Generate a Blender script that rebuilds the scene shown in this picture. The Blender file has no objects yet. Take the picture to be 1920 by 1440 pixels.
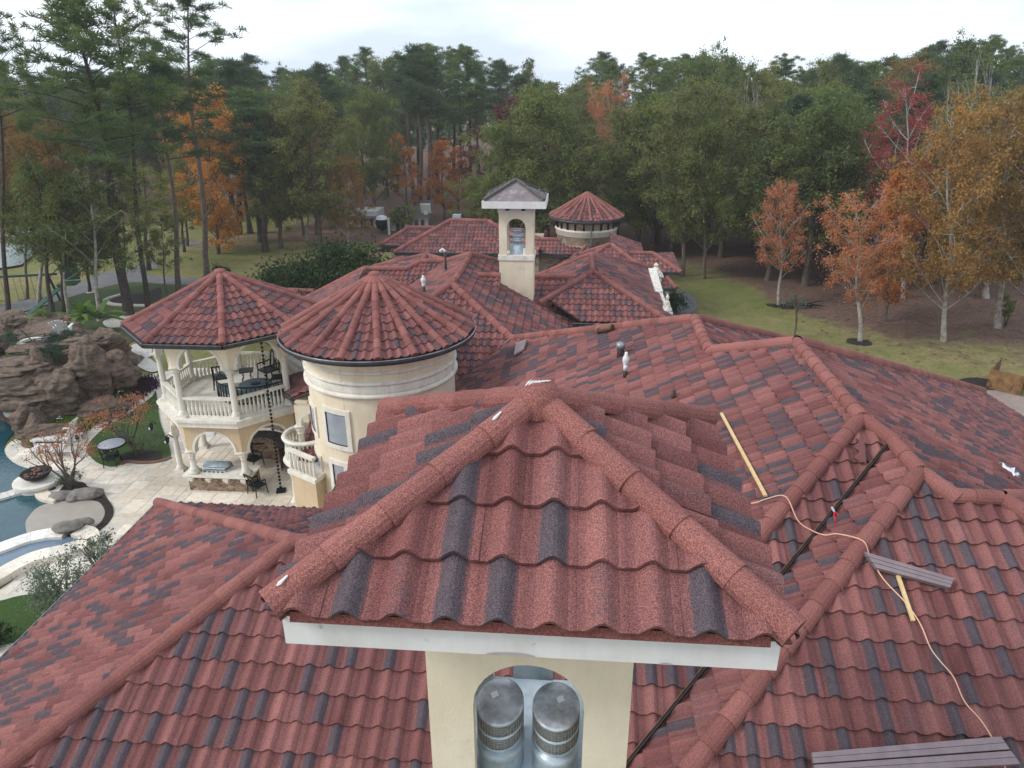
import bpy, bmesh, math, random
import numpy as np
from mathutils import Vector, Matrix, noise as mnoise
from mathutils.geometry import tessellate_polygon
PI = math.pi
rnd = random.Random(7)
C = bpy.context.scene.collection

# ------------------------------------------------------------------ camera
CZ = 14.2                                   # camera height above the patio
F, PITCH, ROLL, TH = 1360.0, math.radians(22.3), math.radians(-.35), -.085
fw = np.array([0, math.cos(PITCH), -math.sin(PITCH)]); up = np.array([0, math.sin(PITCH), math.cos(PITCH)])
rt = np.array([1., 0, 0])
rt, up = rt*math.cos(ROLL)+up*math.sin(ROLL), up*math.cos(ROLL)-rt*math.sin(ROLL)
HM = np.array([[math.cos(TH), math.sin(TH), 0], [-math.sin(TH), math.cos(TH), 0], [0, 0, 1]])
FW, UPV, RT = HM@fw, HM@up, HM@rt           # camera axes in the house frame (x east, y north, z up)
cam_d = bpy.data.cameras.new('camera'); cam = bpy.data.objects.new('camera', cam_d); C.objects.link(cam)
cam_d.sensor_width = 36; cam_d.lens = 36*F/1920; cam_d.clip_start = .1; cam_d.clip_end = 3000
cam.matrix_world = Matrix(((RT[0], UPV[0], -FW[0], 0), (RT[1], UPV[1], -FW[1], 0), (RT[2], UPV[2], -FW[2], CZ), (0, 0, 0, 1)))
bpy.context.scene.camera = cam

# ------------------------------------------------------------------ light: overcast late autumn afternoon
world = bpy.data.worlds.new('World'); bpy.context.scene.world = world; world.use_nodes = True
SUN_EL, SUN_AZ = math.radians(38), math.radians(248)       # soft light from the west-south-west (left, behind)
def build_world():
    nt = world.node_tree; N = nt.nodes; L = nt.links
    N.clear()
    out = N.new('ShaderNodeOutputWorld'); bg = N.new('ShaderNodeBackground')
    sky = N.new('ShaderNodeTexSky'); sky.sky_type = 'NISHITA'; sky.sun_disc = False
    sky.sun_elevation = SUN_EL; sky.sun_rotation = SUN_AZ; sky.dust_density = 3; sky.ozone_density = 1.5
    tc = N.new('ShaderNodeTexCoord'); mp = N.new('ShaderNodeMapping'); mp.inputs['Scale'].default_value = (1.0, 1.0, 4.2)
    mp.inputs['Location'].default_value = (.35, .2, .1)
    L.new(tc.outputs['Generated'], mp.inputs[0])
    n1 = N.new('ShaderNodeTexNoise'); n1.inputs['Scale'].default_value = 1.7; n1.inputs['Detail'].default_value = 6; n1.inputs['Roughness'].default_value = .5
    L.new(mp.outputs[0], n1.inputs['Vector'])
    cr = N.new('ShaderNodeValToRGB')                       # cloud deck: grey-blue thin parts to white
    cr.color_ramp.elements[0].position = .43; cr.color_ramp.elements[0].color = (6.0, 6.9, 8.0, 1)
    cr.color_ramp.elements[1].position = .60; cr.color_ramp.elements[1].color = (9.9, 10.5, 11.3, 1)
    L.new(n1.outputs['Fac'], cr.inputs[0])
    mx = N.new('ShaderNodeMix'); mx.data_type = 'RGBA'; mx.inputs[0].default_value = .93
    L.new(sky.outputs[0], mx.inputs[6]); L.new(cr.outputs[0], mx.inputs[7])
    L.new(mx.outputs[2], bg.inputs['Color']); bg.inputs['Strength'].default_value = .1
    L.new(bg.outputs[0], out.inputs[0])
build_world()
sun_d = bpy.data.lights.new('sun', 'SUN'); sun = bpy.data.objects.new('sun', sun_d); C.objects.link(sun)
sun_d.energy = 1.5; sun_d.angle = math.radians(14); sun_d.color = (1, .96, .9)
sdir = Vector((math.sin(SUN_AZ)*math.cos(SUN_EL), math.cos(SUN_AZ)*math.cos(SUN_EL), math.sin(SUN_EL)))
sun.rotation_euler = sdir.to_track_quat('Z', 'Y').to_euler()
vs = bpy.context.scene.view_settings
vs.view_transform = 'Standard'; vs.look = 'None'; vs.exposure = .5; vs.gamma = 1; vs.use_curve_mapping = False
sc = bpy.context.scene
sc.cycles.max_bounces = 8; sc.cycles.diffuse_bounces = 4; sc.cycles.transmission_bounces = 3; sc.cycles.volume_bounces = 1; sc.cycles.volume_step_rate = 4; sc.cycles.transparent_max_bounces = 6
sc.cycles.use_denoising = True

# ------------------------------------------------------------------ pixel -> place helpers (survey of the site)
def ray(px, py): return FW+(px-960)/F*RT-(py-720)/F*UPV
def U(px, py, z=0.):                        # point at height z seen at that pixel
    r = ray(px, py); t = (z-CZ)/r[2]; return (r[0]*t, r[1]*t, z)
def UY(px, py, y):                          # point on the wall plane y = const
    r = ray(px, py); t = y/r[1]; return (r[0]*t, y, CZ+r[2]*t)
def UPL(px, py, n, c):                      # on the plane n.P = c
    r = ray(px, py); n = np.array(n, float); t = (c-CZ*n[2])/(n@r); return (r[0]*t, r[1]*t, CZ+r[2]*t)
def pix(P):
    P = np.array(P, float)-[0, 0, CZ]; d = P@FW
    return (960+F*(P@RT)/d, 720-F*(P@UPV)/d, d)

# ------------------------------------------------------------------ materials
def nodes_of(name):
    m = bpy.data.materials.new(name); m.use_nodes = True; nt = m.node_tree
    return m, nt, nt.nodes['Principled BSDF'], nt.nodes, nt.links
def tex(N, L, scale, detail=4, rough=.6, vec=None, kind='NOISE', dist=0):
    if kind == 'NOISE':
        n = N.new('ShaderNodeTexNoise'); n.inputs['Detail'].default_value = detail; n.inputs['Roughness'].default_value = rough; n.inputs['Distortion'].default_value = dist
    else:
        n = N.new('ShaderNodeTexVoronoi'); n.feature = kind
    n.inputs['Scale'].default_value = scale
    if vec is not None: L.new(vec, n.inputs['Vector'])
    return n
def ramp(N, L, fac, stops):
    r = N.new('ShaderNodeValToRGB'); e = r.color_ramp.elements
    while len(e) < len(stops): e.new(.5)
    for i, (p, c) in enumerate(stops):
        e[i].position = p; e[i].color = (*c, 1) if len(c) == 3 else c
    L.new(fac, r.inputs[0]); return r.outputs[0]
def mixc(N, L, f, a, b, mode='MIX'):
    m = N.new('ShaderNodeMix'); m.data_type = 'RGBA'; m.blend_type = mode
    for s, v in ((0, f), (6, a), (7, b)):
        if isinstance(v, (int, float)): m.inputs[s].default_value = v
        elif isinstance(v, tuple): m.inputs[s].default_value = (*v, 1)
        else: L.new(v, m.inputs[s])
    return m.outputs[2]
def math_(N, L, op, a, b=0., clamp=False):
    m = N.new('ShaderNodeMath'); m.operation = op; m.use_clamp = clamp
    for i, v in enumerate((a, b)):
        if isinstance(v, (int, float)): m.inputs[i].default_value = v
        else: L.new(v, m.inputs[i])
    return m.outputs[0]
def bump(N, L, h, strength, dist, b):
    n = N.new('ShaderNodeBump'); n.inputs['Strength'].default_value = strength; n.inputs['Distance'].default_value = dist
    L.new(h, n.inputs['Height']); L.new(n.outputs[0], b.inputs['Normal']); return n
def wpos(N):                                # world position: shared grain over separate pieces
    g = N.new('ShaderNodeNewGeometry'); return g.outputs['Position']
def mat(name, c1, c2=None, scale=3., rough=.8, metal=0., bmp=0., bscale=60., detail=5, spots=None, spec=.3, lo=.35, hi=.65, streak=0.):
    m, nt, b, N, L = nodes_of(name)
    b.inputs['Roughness'].default_value = rough; b.inputs['Metallic'].default_value = metal
    b.inputs['Specular IOR Level'].default_value = spec
    c2 = c2 or tuple(x*.85 for x in c1)
    n = tex(N, L, scale, detail, .65, wpos(N))
    col = ramp(N, L, n.outputs['Fac'], [(lo, c2), (hi, c1)])
    if spots:
        s = tex(N, L, spots[1], 3, .5, wpos(N))
        f = ramp(N, L, s.outputs['Fac'], [(spots[2], (0, 0, 0)), (spots[2]+.08, (1, 1, 1))])
        col = mixc(N, L, math_(N, L, 'MULTIPLY', f, spots[3]), col, spots[0])
    if streak:
        mp = N.new('ShaderNodeMapping'); mp.inputs['Scale'].default_value = (3.2, 3.2, .5); L.new(wpos(N), mp.inputs[0])
        sv = ramp(N, L, tex(N, L, 1, 5, .7, mp.outputs[0]).outputs['Fac'], [(.42, (1, 1, 1)), (.72, (1-streak, 1-streak*1.1, 1-streak*1.2))])
        col = mixc(N, L, 1, col, sv, 'MULTIPLY')
    L.new(col, b.inputs['Base Color'])
    if bmp: bump(N, L, tex(N, L, bscale, 4, .7, wpos(N)).outputs['Fac'], bmp, .02, b)
    return m
M = {}
def tile_mat(name, hip=False):
    m, nt, b, N, L = nodes_of(name)
    b.inputs['Roughness'].default_value = .92; b.inputs['Specular IOR Level'].default_value = .15
    a = N.new('ShaderNodeAttribute'); a.attribute_name = 'tc'
    sp = N.new('ShaderNodeSeparateColor'); L.new(a.outputs['Color'], sp.inputs[0])
    P = wpos(N)
    big = tex(N, L, 1.1, 4, .6, P).outputs['Fac']; mid = tex(N, L, 9, 4, .7, P).outputs['Fac']
    red = mixc(N, L, sp.outputs[1], (.130, .051, .052), (.258, .116, .112))
    red = mixc(N, L, ramp(N, L, big, [(.35, (0, 0, 0)), (.7, (.45, .45, .45))]), red, (.19, .094, .094))
    dark = mixc(N, L, mid, (.056, .049, .062), (.104, .084, .100))
    gq = tex(N, L, 110, 2, .9, P).outputs['Fac']
    f = math_(N, L, 'ADD', sp.outputs[0], math_(N, L, 'MULTIPLY', math_(N, L, 'SUBTRACT', mid, .5), .9))
    f = math_(N, L, 'ADD', f, math_(N, L, 'MULTIPLY', math_(N, L, 'SUBTRACT', gq, .5), 1.3))
    f = ramp(N, L, f, [(.3, (0, 0, 0)), (.75, (1, 1, 1))])
    if hip: red = mixc(N, L, sp.outputs[1], (.150, .058, .054), (.268, .118, .108))
    if hip: f = math_(N, L, 'MULTIPLY', f, 0.)
    col = mixc(N, L, f, red, dark)
    wz = tex(N, L, .45, 5, .7, P).outputs['Fac']; col = mixc(N, L, .8, col, ramp(N, L, wz, [(.34, (.80, .79, .82)), (.5, (1, 1, 1)), (.66, (1.13, 1.09, 1.05))]), 'MULTIPLY')
    # wave shading painted into the colour: darker troughs, lighter humps
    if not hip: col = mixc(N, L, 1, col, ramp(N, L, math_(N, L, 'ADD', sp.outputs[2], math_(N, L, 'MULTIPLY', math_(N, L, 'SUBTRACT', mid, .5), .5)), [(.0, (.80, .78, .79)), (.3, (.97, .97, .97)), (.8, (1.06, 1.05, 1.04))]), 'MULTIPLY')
    # dust and wear: lighter pinkish granules
    g1 = tex(N, L, 125, 2, .95, P).outputs['Fac']; g2 = tex(N, L, 60, 3, .8, P).outputs['Fac']
    gr = ramp(N, L, g1, [(.36, (.38, .34, .36)), (.5, (.98, .98, .98)), (.62, (1.9, 1.72, 1.5))])
    col = mixc(N, L, .85, col, gr, 'MULTIPLY')
    col = mixc(N, L, .5, col, ramp(N, L, g2, [(.3, (.72, .7, .7)), (.7, (1.25, 1.22, 1.2))]), 'MULTIPLY')
    L.new(col, b.inputs['Base Color'])
    bump(N, L, g1, .5, .008, b)
    return m
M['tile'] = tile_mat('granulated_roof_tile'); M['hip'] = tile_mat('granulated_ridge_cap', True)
M['deck'] = mat('roof_underlay', (.10, .05, .045), (.07, .04, .04), 5)
M['cream'] = mat('cream_stucco', (.78, .69, .54), (.71, .61, .46), 1.3, .9, bmp=.35, bscale=70, streak=.09, spots=((.52, .43, .33), 2.3, .63, .3))
M['beige'] = mat('beige_stucco', (.62, .48, .32), (.55, .42, .275), 1.6, .9, bmp=.35, bscale=70, streak=.09)
M['white'] = mat('white_cast_stone', (.80, .77, .70), (.70, .66, .58), 2.5, .7, bmp=.1, bscale=40, streak=.2, spots=((.42, .37, .31), 5, .60, .35))
M['whitew'] = mat('weathered_white_stone', (.80, .78, .72), (.5, .45, .38), 6, .8, bmp=.3, spots=((.16, .11, .09), 8, .60, .7))
M['fascia'] = mat('fascia_board', (.72, .70, .69), (.64, .62, .61), 3, .6, streak=.12, spots=((.33, .29, .27), 9, .68, .6))
M['gutter'] = mat('dark_gutter', (.055, .06, .068), (.035, .036, .04), 4, .45, .4)
M['guttere'] = mat('gutter_edge', (.30, .32, .34), (.16, .17, .18), 8, .4, .5)
M['black'] = mat('black_iron', (.018, .018, .02), (.01, .01, .012), 9, .5, .4)
M['teal'] = mat('dark_teal_iron', (.012, .030, .033), (.008, .02, .022), 9, .5, .3)
M['cush'] = mat('grey_blue_cushion', (.16, .22, .25), (.12, .17, .2), 9, .9)
M['galv'] = mat('galvanised_steel', (.50, .59, .65), (.34, .41, .46), 7, .4, .2, spots=((.55, .50, .38), 11, .66, .7))
M['galvc'] = mat('tarnished_steel_cap', (.66, .71, .77), (.30, .31, .33), 7, .42, .2, detail=9, spots=((.62, .53, .40), 8, .66, .8))
M['meshw'] = mat('wire_mesh', (.46, .44, .42), (.3, .28, .27), 30, .5, .6)
M['sticker'] = mat('white_sticker', (.9, .9, .9), (.88, .88, .88), 3, .5)
M['wood'] = mat('pine_lath', (.66, .50, .26), (.55, .39, .18), 12, .7)
M['strip'] = mat('brown_metal_strip', (.27, .21, .22), (.22, .17, .18), 6, .45, .3)
M['valley'] = mat('valley_metal', (.035, .026, .024), (.02, .016, .016), 9, .5, .4)
M['cord'] = mat('orange_cord', (.74, .44, .30), (.66, .38, .26), 9, .6)
M['redh'] = mat('red_handle', (.60, .02, .03), None, 9, .4)
M['brown'] = mat('brown_pipe', (.055, .035, .03), (.035, .022, .02), 9, .5)
M['bronze'] = mat('bronze_metal', (.24, .13, .08), (.10, .06, .045), 9, .35, .7)
M['pvc'] = mat('white_pipe', (.70, .70, .68), (.6, .6, .58), 9, .5)
M['paper'] = mat('white_rag', (.72, .76, .82), (.6, .64, .7), 9, .8)
M['glass'] = mat('window_glass', (.34, .37, .42), (.26, .29, .34), 1.2, .12, 0, spec=.8)
M['concap'] = mat('bare_cap_boards', (.23, .195, .20), (.15, .125, .13), 3, .8, bmp=.3, spots=((.36, .33, .32), 4, .6, .6))
M['batten'] = mat('weathered_batten', (.13, .12, .115), (.06, .055, .055), 9, .9, bmp=.4)
def stone_mat(name, cols, scale=5., mortar=(.42, .38, .33)):
    m, nt, b, N, L = nodes_of(name); b.inputs['Roughness'].default_value = .9
    P = wpos(N)
    mp = N.new('ShaderNodeMapping'); mp.inputs['Scale'].default_value = (1, 1, 1.5); L.new(P, mp.inputs[0])
    w = tex(N, L, 3, 2, .5, mp.outputs[0]); va = mixc(N, L, .12, mp.outputs[0], w.outputs['Color'])
    v1 = tex(N, L, scale, vec=va, kind='F1'); v2 = tex(N, L, scale, vec=va, kind='DISTANCE_TO_EDGE')
    s = N.new('ShaderNodeSeparateColor'); L.new(v1.outputs['Color'], s.inputs[0])
    col = ramp(N, L, s.outputs[0], [(i/(len(cols)-1), c) for i, c in enumerate(cols)])
    col = mixc(N, L, .5, col, ramp(N, L, tex(N, L, 25, 4, .7, P).outputs['Fac'], [(.3, (.7, .7, .7)), (.7, (1.3, 1.3, 1.3))]), 'MULTIPLY')
    e = ramp(N, L, v2.outputs['Distance'], [(.02, (1, 1, 1)), (.07, (0, 0, 0))])
    L.new(mixc(N, L, e, col, mortar), b.inputs['Base Color'])
    bump(N, L, math_(N, L, 'MINIMUM', v2.outputs['Distance'], .12), .8, .1, b)
    return m
M['stone'] = stone_mat('mixed_field_stone', [(.30, .19, .13), (.46, .37, .29), (.22, .16, .13), (.55, .44, .32), (.36, .27, .22), (.46, .31, .2)], 2.6)
M['kstone'] = stone_mat('rubble_stone_counter', [(.16, .09, .06), (.34, .24, .15), (.11, .07, .05), (.28, .17, .10), (.40, .31, .2)], 6.5, (.30, .25, .2))

# ------------------------------------------------------------------ mesh helpers
class MB:
    def __init__(s): s.v = []; s.f = []; s.col = []
    def add(s, vs, fs):
        o = len(s.v); s.v += [tuple(p) for p in vs]; s.f += [tuple(i+o for i in f) for f in fs]; return s
    def box(s, c, d, rz=0, rx=0, ry=0, taper=1.):
        x, y, z = d[0]/2, d[1]/2, d[2]/2
        R = Matrix.Rotation(rz, 3, 'Z')@Matrix.Rotation(ry, 3, 'Y')@Matrix.Rotation(rx, 3, 'X')
        vs = [Vector(c)+R@Vector((a*x*(taper if k > 0 else 1), b*y*(taper if k > 0 else 1), k*z)) for k in (-1, 1) for a, b in ((-1, -1), (1, -1), (1, 1), (-1, 1))]
        return s.add(vs, [(3, 2, 1, 0), (4, 5, 6, 7), (0, 1, 5, 4), (1, 2, 6, 5), (2, 3, 7, 6), (3, 0, 4, 7)])
    def bar(s, a, b, w, h=None, upd=(0, 0, 1)):
        a, b = Vector(a), Vector(b); d = (b-a).normalized(); h = h or w
        u = d.cross(Vector(upd))
        if u.length < 1e-4: u = d.cross(Vector((1, 0, 0)))
        u.normalize(); n = u.cross(d)
        vs = [p+u*i*w/2+n*j*h/2 for p in (a, b) for i, j in ((-1, -1), (1, -1), (1, 1), (-1, 1))]
        return s.add(vs, [(0, 1, 2, 3), (7, 6, 5, 4), (0, 4, 5, 1), (1, 5, 6, 2), (2, 6, 7, 3), (3, 7, 4, 0)])
    def tube(s, pts, r, n=8, cap=True):
        pts = [Vector(p) for p in pts]; rs = r if isinstance(r, (list, tuple)) else [r]*len(pts); rings = []; pu = None
        for i, p in enumerate(pts):
            d = (pts[min(i+1, len(pts)-1)]-pts[max(i-1, 0)]).normalized()
            u = d.cross(Vector((0, 0, 1))) if pu is None else pu-d*pu.dot(d)
            if u.length < 1e-3: u = d.cross(Vector((1, 0, 0)))
            u.normalize(); pu = u; w = d.cross(u)
            rings += [p+(u*math.cos(2*PI*k/n)+w*math.sin(2*PI*k/n))*rs[i] for k in range(n)]
        fs = [(i*n+k, (i)*n+(k+1) % n, (i+1)*n+(k+1) % n, (i+1)*n+k) for i in range(len(pts)-1) for k in range(n)]
        if cap: fs += [tuple(reversed(range(n))), tuple((len(pts)-1)*n+k for k in range(n))]
        return s.add(rings, fs)
    def lathe(s, c, prof, n=16, a0=0., a1=2*PI):
        full = abs(a1-a0-2*PI) < 1e-6; m = n if full else n+1
        vs = [(c[0]+r*math.cos(a0+(a1-a0)*k/n), c[1]+r*math.sin(a0+(a1-a0)*k/n), c[2]+z) for r, z in prof for k in range(m)]
        fs = [(i*m+k, i*m+(k+1) % m, (i+1)*m+(k+1) % m, (i+1)*m+k) for i in range(len(prof)-1) for k in range(n)]
        return s.add(vs, fs)
    def prism(s, poly, z0, z1):
        n = len(poly)
        ar = sum(poly[i][0]*poly[(i+1) % n][1]-poly[(i+1) % n][0]*poly[i][1] for i in range(n))
        if ar < 0: poly = list(reversed(poly))
        vs = [(p[0], p[1], z0) for p in poly]+[(p[0], p[1], z1) for p in poly]
        tris = tessellate_polygon([[Vector((p[0], p[1], 0)) for p in poly]])
        fs = [(i, (i+1) % n, n+(i+1) % n, n+i) for i in range(n)]
        for t in tris:
            a, b, c = t
            cr = (poly[b][0]-poly[a][0])*(poly[c][1]-poly[a][1])-(poly[b][1]-poly[a][1])*(poly[c][0]-poly[a][0])
            if cr < 0: b, c = c, b
            fs += [(n+a, n+b, n+c), (c, b, a)]
        return s.add(vs, fs)
    def mesh(s, name, m, smooth=False):
        me = bpy.data.meshes.new(name); me.from_pydata(s.v, [], s.f)
        for x in (m if isinstance(m, (list, tuple)) else [m]): me.materials.append(x)
        if smooth: me.polygons.foreach_set('use_smooth', [True]*len(me.polygons))
        me.update(); return me
    def obj(s, name, m, parent=None, smooth=False, loc=None, **tags):
        return link(name, s.mesh(name, m, smooth), parent, loc, **tags)
def link(name, me, parent=None, loc=None, **tags):
    o = bpy.data.objects.new(name, me); C.objects.link(o)
    if parent is not None: o.parent = parent
    if loc is not None: o.location = loc
    for k, v in tags.items():
        if v is not None: o[k] = v
    return o
def thing(name, label, cat, loc=(0, 0, 0), rz=0, group=None):
    o = bpy.data.objects.new(name, None); C.objects.link(o); o.location = loc; o.rotation_euler = (0, 0, rz)
    o['label'] = label; o['category'] = cat
    if group: o['group'] = group
    return o
KIDS = {}
def copy_thing(root, loc, rz=0, scale=1, label=None, group=None):
    r = root.copy(); C.objects.link(r); r.location = loc; r.rotation_euler = (0, 0, rz); r.scale = (scale,)*3 if isinstance(scale, (int, float)) else scale
    if label: r['label'] = label
    if group: r['group'] = group
    for ch in root.children:
        c = ch.copy(); C.objects.link(c); c.parent = r
        for g in ch.children:
            d = g.copy(); C.objects.link(d); d.parent = c
    return r

# ------------------------------------------------------------------ roof tiling
TW, TE, TA = .27, .36, .058                 # width of a wave, exposure of a course, height of the hump
def hump(s):                                # rounded barrel with a flat pan on either side
    q = abs(s-.5)/.34
    return TA*((.5+.5*math.cos(PI*q))**.72 if q < 1 else 0)
class Roof:
    """Collects the tiles of all slopes of one thing; the largest-looking ones become objects."""
    def __init__(s, root, nseg=8, seed=1): s.root = root; s.t = []; s.nseg = nseg; s.r = random.Random(seed); s.caps = []
    def slope(s, poly, down=None, tiles=True, name='roof_slope', lift=0.):
        P = [Vector(p) for p in poly]; n = Vector((0, 0, 0))
        for i in range(len(P)): n += P[i].cross(P[(i+1) % len(P)])
        n.normalize()
        if n.z < 0: n = -n; P.reverse()
        dn = Vector((n.x, n.y, 0)) if down is None else Vector((*down, 0))
        dn = (dn-n*dn.dot(n)).normalized(); vup = -dn; u = vup.cross(n).normalized()   # u to the right when looking up the slope
        o = min(P, key=lambda p: p.dot(vup)).copy()
        q = [((p-o).dot(u), (p-o).dot(vup)) for p in P]
        tris = [tuple(t) for t in tessellate_polygon([[Vector((a, b, 0)) for a, b in q]])]
        m = MB(); k = len(P); c0 = sum(P, Vector())/k
        dv = [o+u*a+vup*b+n*(lift-.02) for a, b in q]
        m.add(dv+[p-n*.05 for p in dv], [t for t in tris]+[(i, (i+1) % k, k+(i+1) % k, k+i) for i in range(k)])
        sl = m.obj(name, M['deck'], s.root)
        s.last = (o, u, vup, n)
        if not tiles: return sl
        u0, u1 = min(a for a, b in q), max(a for a, b in q); v1 = max(b for a, b in q)
        def ccw(t):
            a, b, c = (q[i] for i in t)
            return (a, b, c) if (b[0]-a[0])*(c[1]-a[1])-(b[1]-a[1])*(c[0]-a[0]) > 0 else (a, c, b)
        T = [ccw(t) for t in tris]
        T = [t for t in T if abs((t[1][0]-t[0][0])*(t[2][1]-t[0][1])-(t[1][1]-t[0][1])*(t[2][0]-t[0][0])) > 1e-6]
        def inside(x, y):
            return any(all((b[0]-a[0])*(y-a[1])-(b[1]-a[1])*(x-a[0]) >= -1e-9 for a, b in ((t[0], t[1]), (t[1], t[2]), (t[2], t[0]))) for t in T)
        edges = [(q[i], q[(i+1) % k]) for i in range(k)]
        dark_prev = False
        for j in range(-1, int(v1/TE)+1):
            row_shift = 0
            for i in range(math.floor(u0/TW)-1, math.ceil(u1/TW)+1):
                x0, y0 = i*TW, j*TE
                dk = s.r.random(); dark = .93+.15*s.r.random() if dk < (.45 if dark_prev else .27) else (.42 if dk > .955 else 0.)
                dark_prev = dark > .5
                tint = min(1, max(0, s.r.gauss(.5, .26)))
                cs = [inside(x0+a*TW, y0+b*TE) for a in (0, .5, 1) for b in (0, .5, 1)]
                if not any(cs): continue
                full = all(cs)
                if full and len(T) > 2: pass
                cen = o+u*(x0+TW/2)+vup*(y0+TE/2)
                px, py, d = pix(cen)
                vis = -40 < px < 1960 and -40 < py < 1480 and d > .5
                face = max(.05, n.dot((Vector((0, 0, CZ))-cen).normalized()))
                quads = []; lips = []
                jt = s.r.uniform(-.004, .004); ju = s.r.uniform(-.004, .004)
                for g in range(s.nseg):
                    xa, xb = x0+TW*g/s.nseg, x0+TW*(g+1)/s.nseg
                    pl = [(xa, y0), (xb, y0), (xb, y0+TE), (xa, y0+TE)]
                    if full: quads.append(pl)
                    else:
                        for t in T:
                            c = pl
                            for a, b in ((t[0], t[1]), (t[1], t[2]), (t[2], t[0])):
                                out = []; ex, ey = b[0]-a[0], b[1]-a[1]
                                for w in range(len(c)):
                                    p_, q_ = c[w], c[(w+1) % len(c)]
                                    sa = ex*(p_[1]-a[1])-ey*(p_[0]-a[0]); sb = ex*(q_[1]-a[1])-ey*(q_[0]-a[0])
                                    if sa >= 0: out.append(p_)
                                    if (sa >= 0) != (sb >= 0):
                                        f_ = sa/(sa-sb); out.append((p_[0]+(q_[0]-p_[0])*f_, p_[1]+(q_[1]-p_[1])*f_))
                                c = out
                                if len(c) < 3: break
                            if len(c) >= 3: quads.append(c)
                    if full or inside((xa+xb)/2, y0+.001): lips.append((xa, xb))
                V = []; Fs = []; K = {}
                def vid(x, y, down=0.):
                    key = (round(x, 4), round(y, 4), down)
                    if key not in K:
                        sg = (x-x0)/TW; fy = (y-y0)/TE
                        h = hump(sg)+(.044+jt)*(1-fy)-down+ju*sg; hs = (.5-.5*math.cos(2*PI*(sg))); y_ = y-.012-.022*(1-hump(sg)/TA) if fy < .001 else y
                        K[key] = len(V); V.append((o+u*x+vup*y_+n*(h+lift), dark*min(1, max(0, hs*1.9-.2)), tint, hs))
                    return K[key]
                for c in quads: Fs.append([vid(*p_) for p_ in c])
                for xa, xb in lips: Fs.append([vid(xa, y0, .032), vid(xb, y0, .032), vid(xb, y0), vid(xa, y0)])
                if Fs: s.t.append((d/face**.5 if vis else 1e9, sl, V, Fs))
        return sl
    def cap(s, lo, hi, R=.115, seg=.40, name='ridge_cap', off=.045, endcap=True):
        lo, hi = Vector(lo), Vector(hi)
        d = hi-lo; Ln = d.length; d.normalize(); nn = max(1, round(Ln/seg)); st = Ln/nn
        side = d.cross(Vector((0, 0, 1))).normalized(); upn = side.cross(d)
        for i in range(nn):
            a = lo+d*(i*st-.05 if i or endcap else 0); b = lo+d*((i+1)*st)
            r0, r1 = R*1.055, R*.945; V = []; Fs = []; K = 9
            lat = s.r.uniform(-.008, .008); tint = s.r.uniform(.35, .95)
            for p, r in ((a, r0), (b, r1)):
                for k in range(K+1):
                    an = math.radians(-22+224*k/K)
                    V.append((p+side*(math.cos(an)*r+lat)+upn*(math.sin(an)*r+off), 0., tint))
            for k in range(K): Fs.append([k+1, k, K+1+k, K+2+k])
            # raised bead at the low end and closed face
            for k in range(K+1):
                an = math.radians(-22+224*k/K); V.append((a+side*(math.cos(an)*r0*.8+lat)+upn*(math.sin(an)*r0*.8+off), 0., .1))
            o2 = 2*(K+1)
            for k in range(K): Fs.append([k, k+1, o2+k+1, o2+k])
            if i == 0: Fs.append([o2+k for k in range(K+1)])
            px, py, dd = pix((a+b)/2)
            vis = -60 < px < 1980 and -60 < py < 1500
            s.caps.append((dd if vis else 1e9, None, V, Fs))
    def finish(s, n_tiles=300, n_caps=300, tname='roof_tile', cname='ridge_cap'):
        for items, lim, nm, mt in ((s.t, n_tiles, tname, M['tile']), (s.caps, n_caps, cname, M['hip'])):
            items.sort(key=lambda t: t[0])
            single = [t for t in items[:lim] if t[0] < 1e8]; rest = items[len(single):]
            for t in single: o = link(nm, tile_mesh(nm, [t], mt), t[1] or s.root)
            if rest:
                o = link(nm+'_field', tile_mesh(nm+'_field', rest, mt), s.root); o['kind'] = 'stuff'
def tile_mesh(name, items, mt):
    V = []; Fs = []; T = []
    for _, _, v, f in items:
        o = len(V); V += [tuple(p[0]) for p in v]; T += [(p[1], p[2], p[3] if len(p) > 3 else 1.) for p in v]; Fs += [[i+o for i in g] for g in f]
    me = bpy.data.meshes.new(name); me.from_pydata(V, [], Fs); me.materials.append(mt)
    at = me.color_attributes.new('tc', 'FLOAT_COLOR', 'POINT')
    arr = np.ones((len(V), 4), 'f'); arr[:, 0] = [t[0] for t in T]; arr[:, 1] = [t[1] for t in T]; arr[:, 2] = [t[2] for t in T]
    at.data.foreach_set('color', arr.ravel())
    me.polygons.foreach_set('use_smooth', [False]*len(me.polygons)); me.update(); return me

# ================================================================== MAIN HOUSE
house = thing('tiled_house', 'sprawling stucco house under red and charcoal tiled hip roofs with many ridges', 'house')
R = Roof(house, 9, 3)
S_ = .55
ax = (-4.13, 9.01, 7.76); rj = (2.5, 9.01, 7.76); P1 = (4.836, 11.35, 9.04); VT = (5.227, 10.95, 8.825); P3 = (5.227, 9.955, 8.825)
P4 = (5.58, 9.6, 8.63); P5 = (6.25, 9.6, 8.63); R1n = (4.836, 15.2, 9.04)
sA = R.slope([ax, rj, P1, VT, (-3.0, 2.73, 4.3), (-10.42, 2.73, 4.3)])
R.slope([P3, P4, P5, (14.1, 1.73, 4.3), (-3.0, 1.73, 4.3)])
R.slope([VT, P3, (-3.0, 1.73, 4.3), (-3.02, 2.72, 4.29)])
R.slope([ax, (-10.42, 2.73, 4.3), (-10.42, 15.3, 4.3)])
R.slope([ax, (-10.42, 15.3, 4.3), (-3.79, 15.3, 4.3), rj])
nw = (-2.25, 26.49, 5.14); e1 = (3.36, 16.81, 8.23); e2 = (3.38, 19.44, 8.23)
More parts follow.
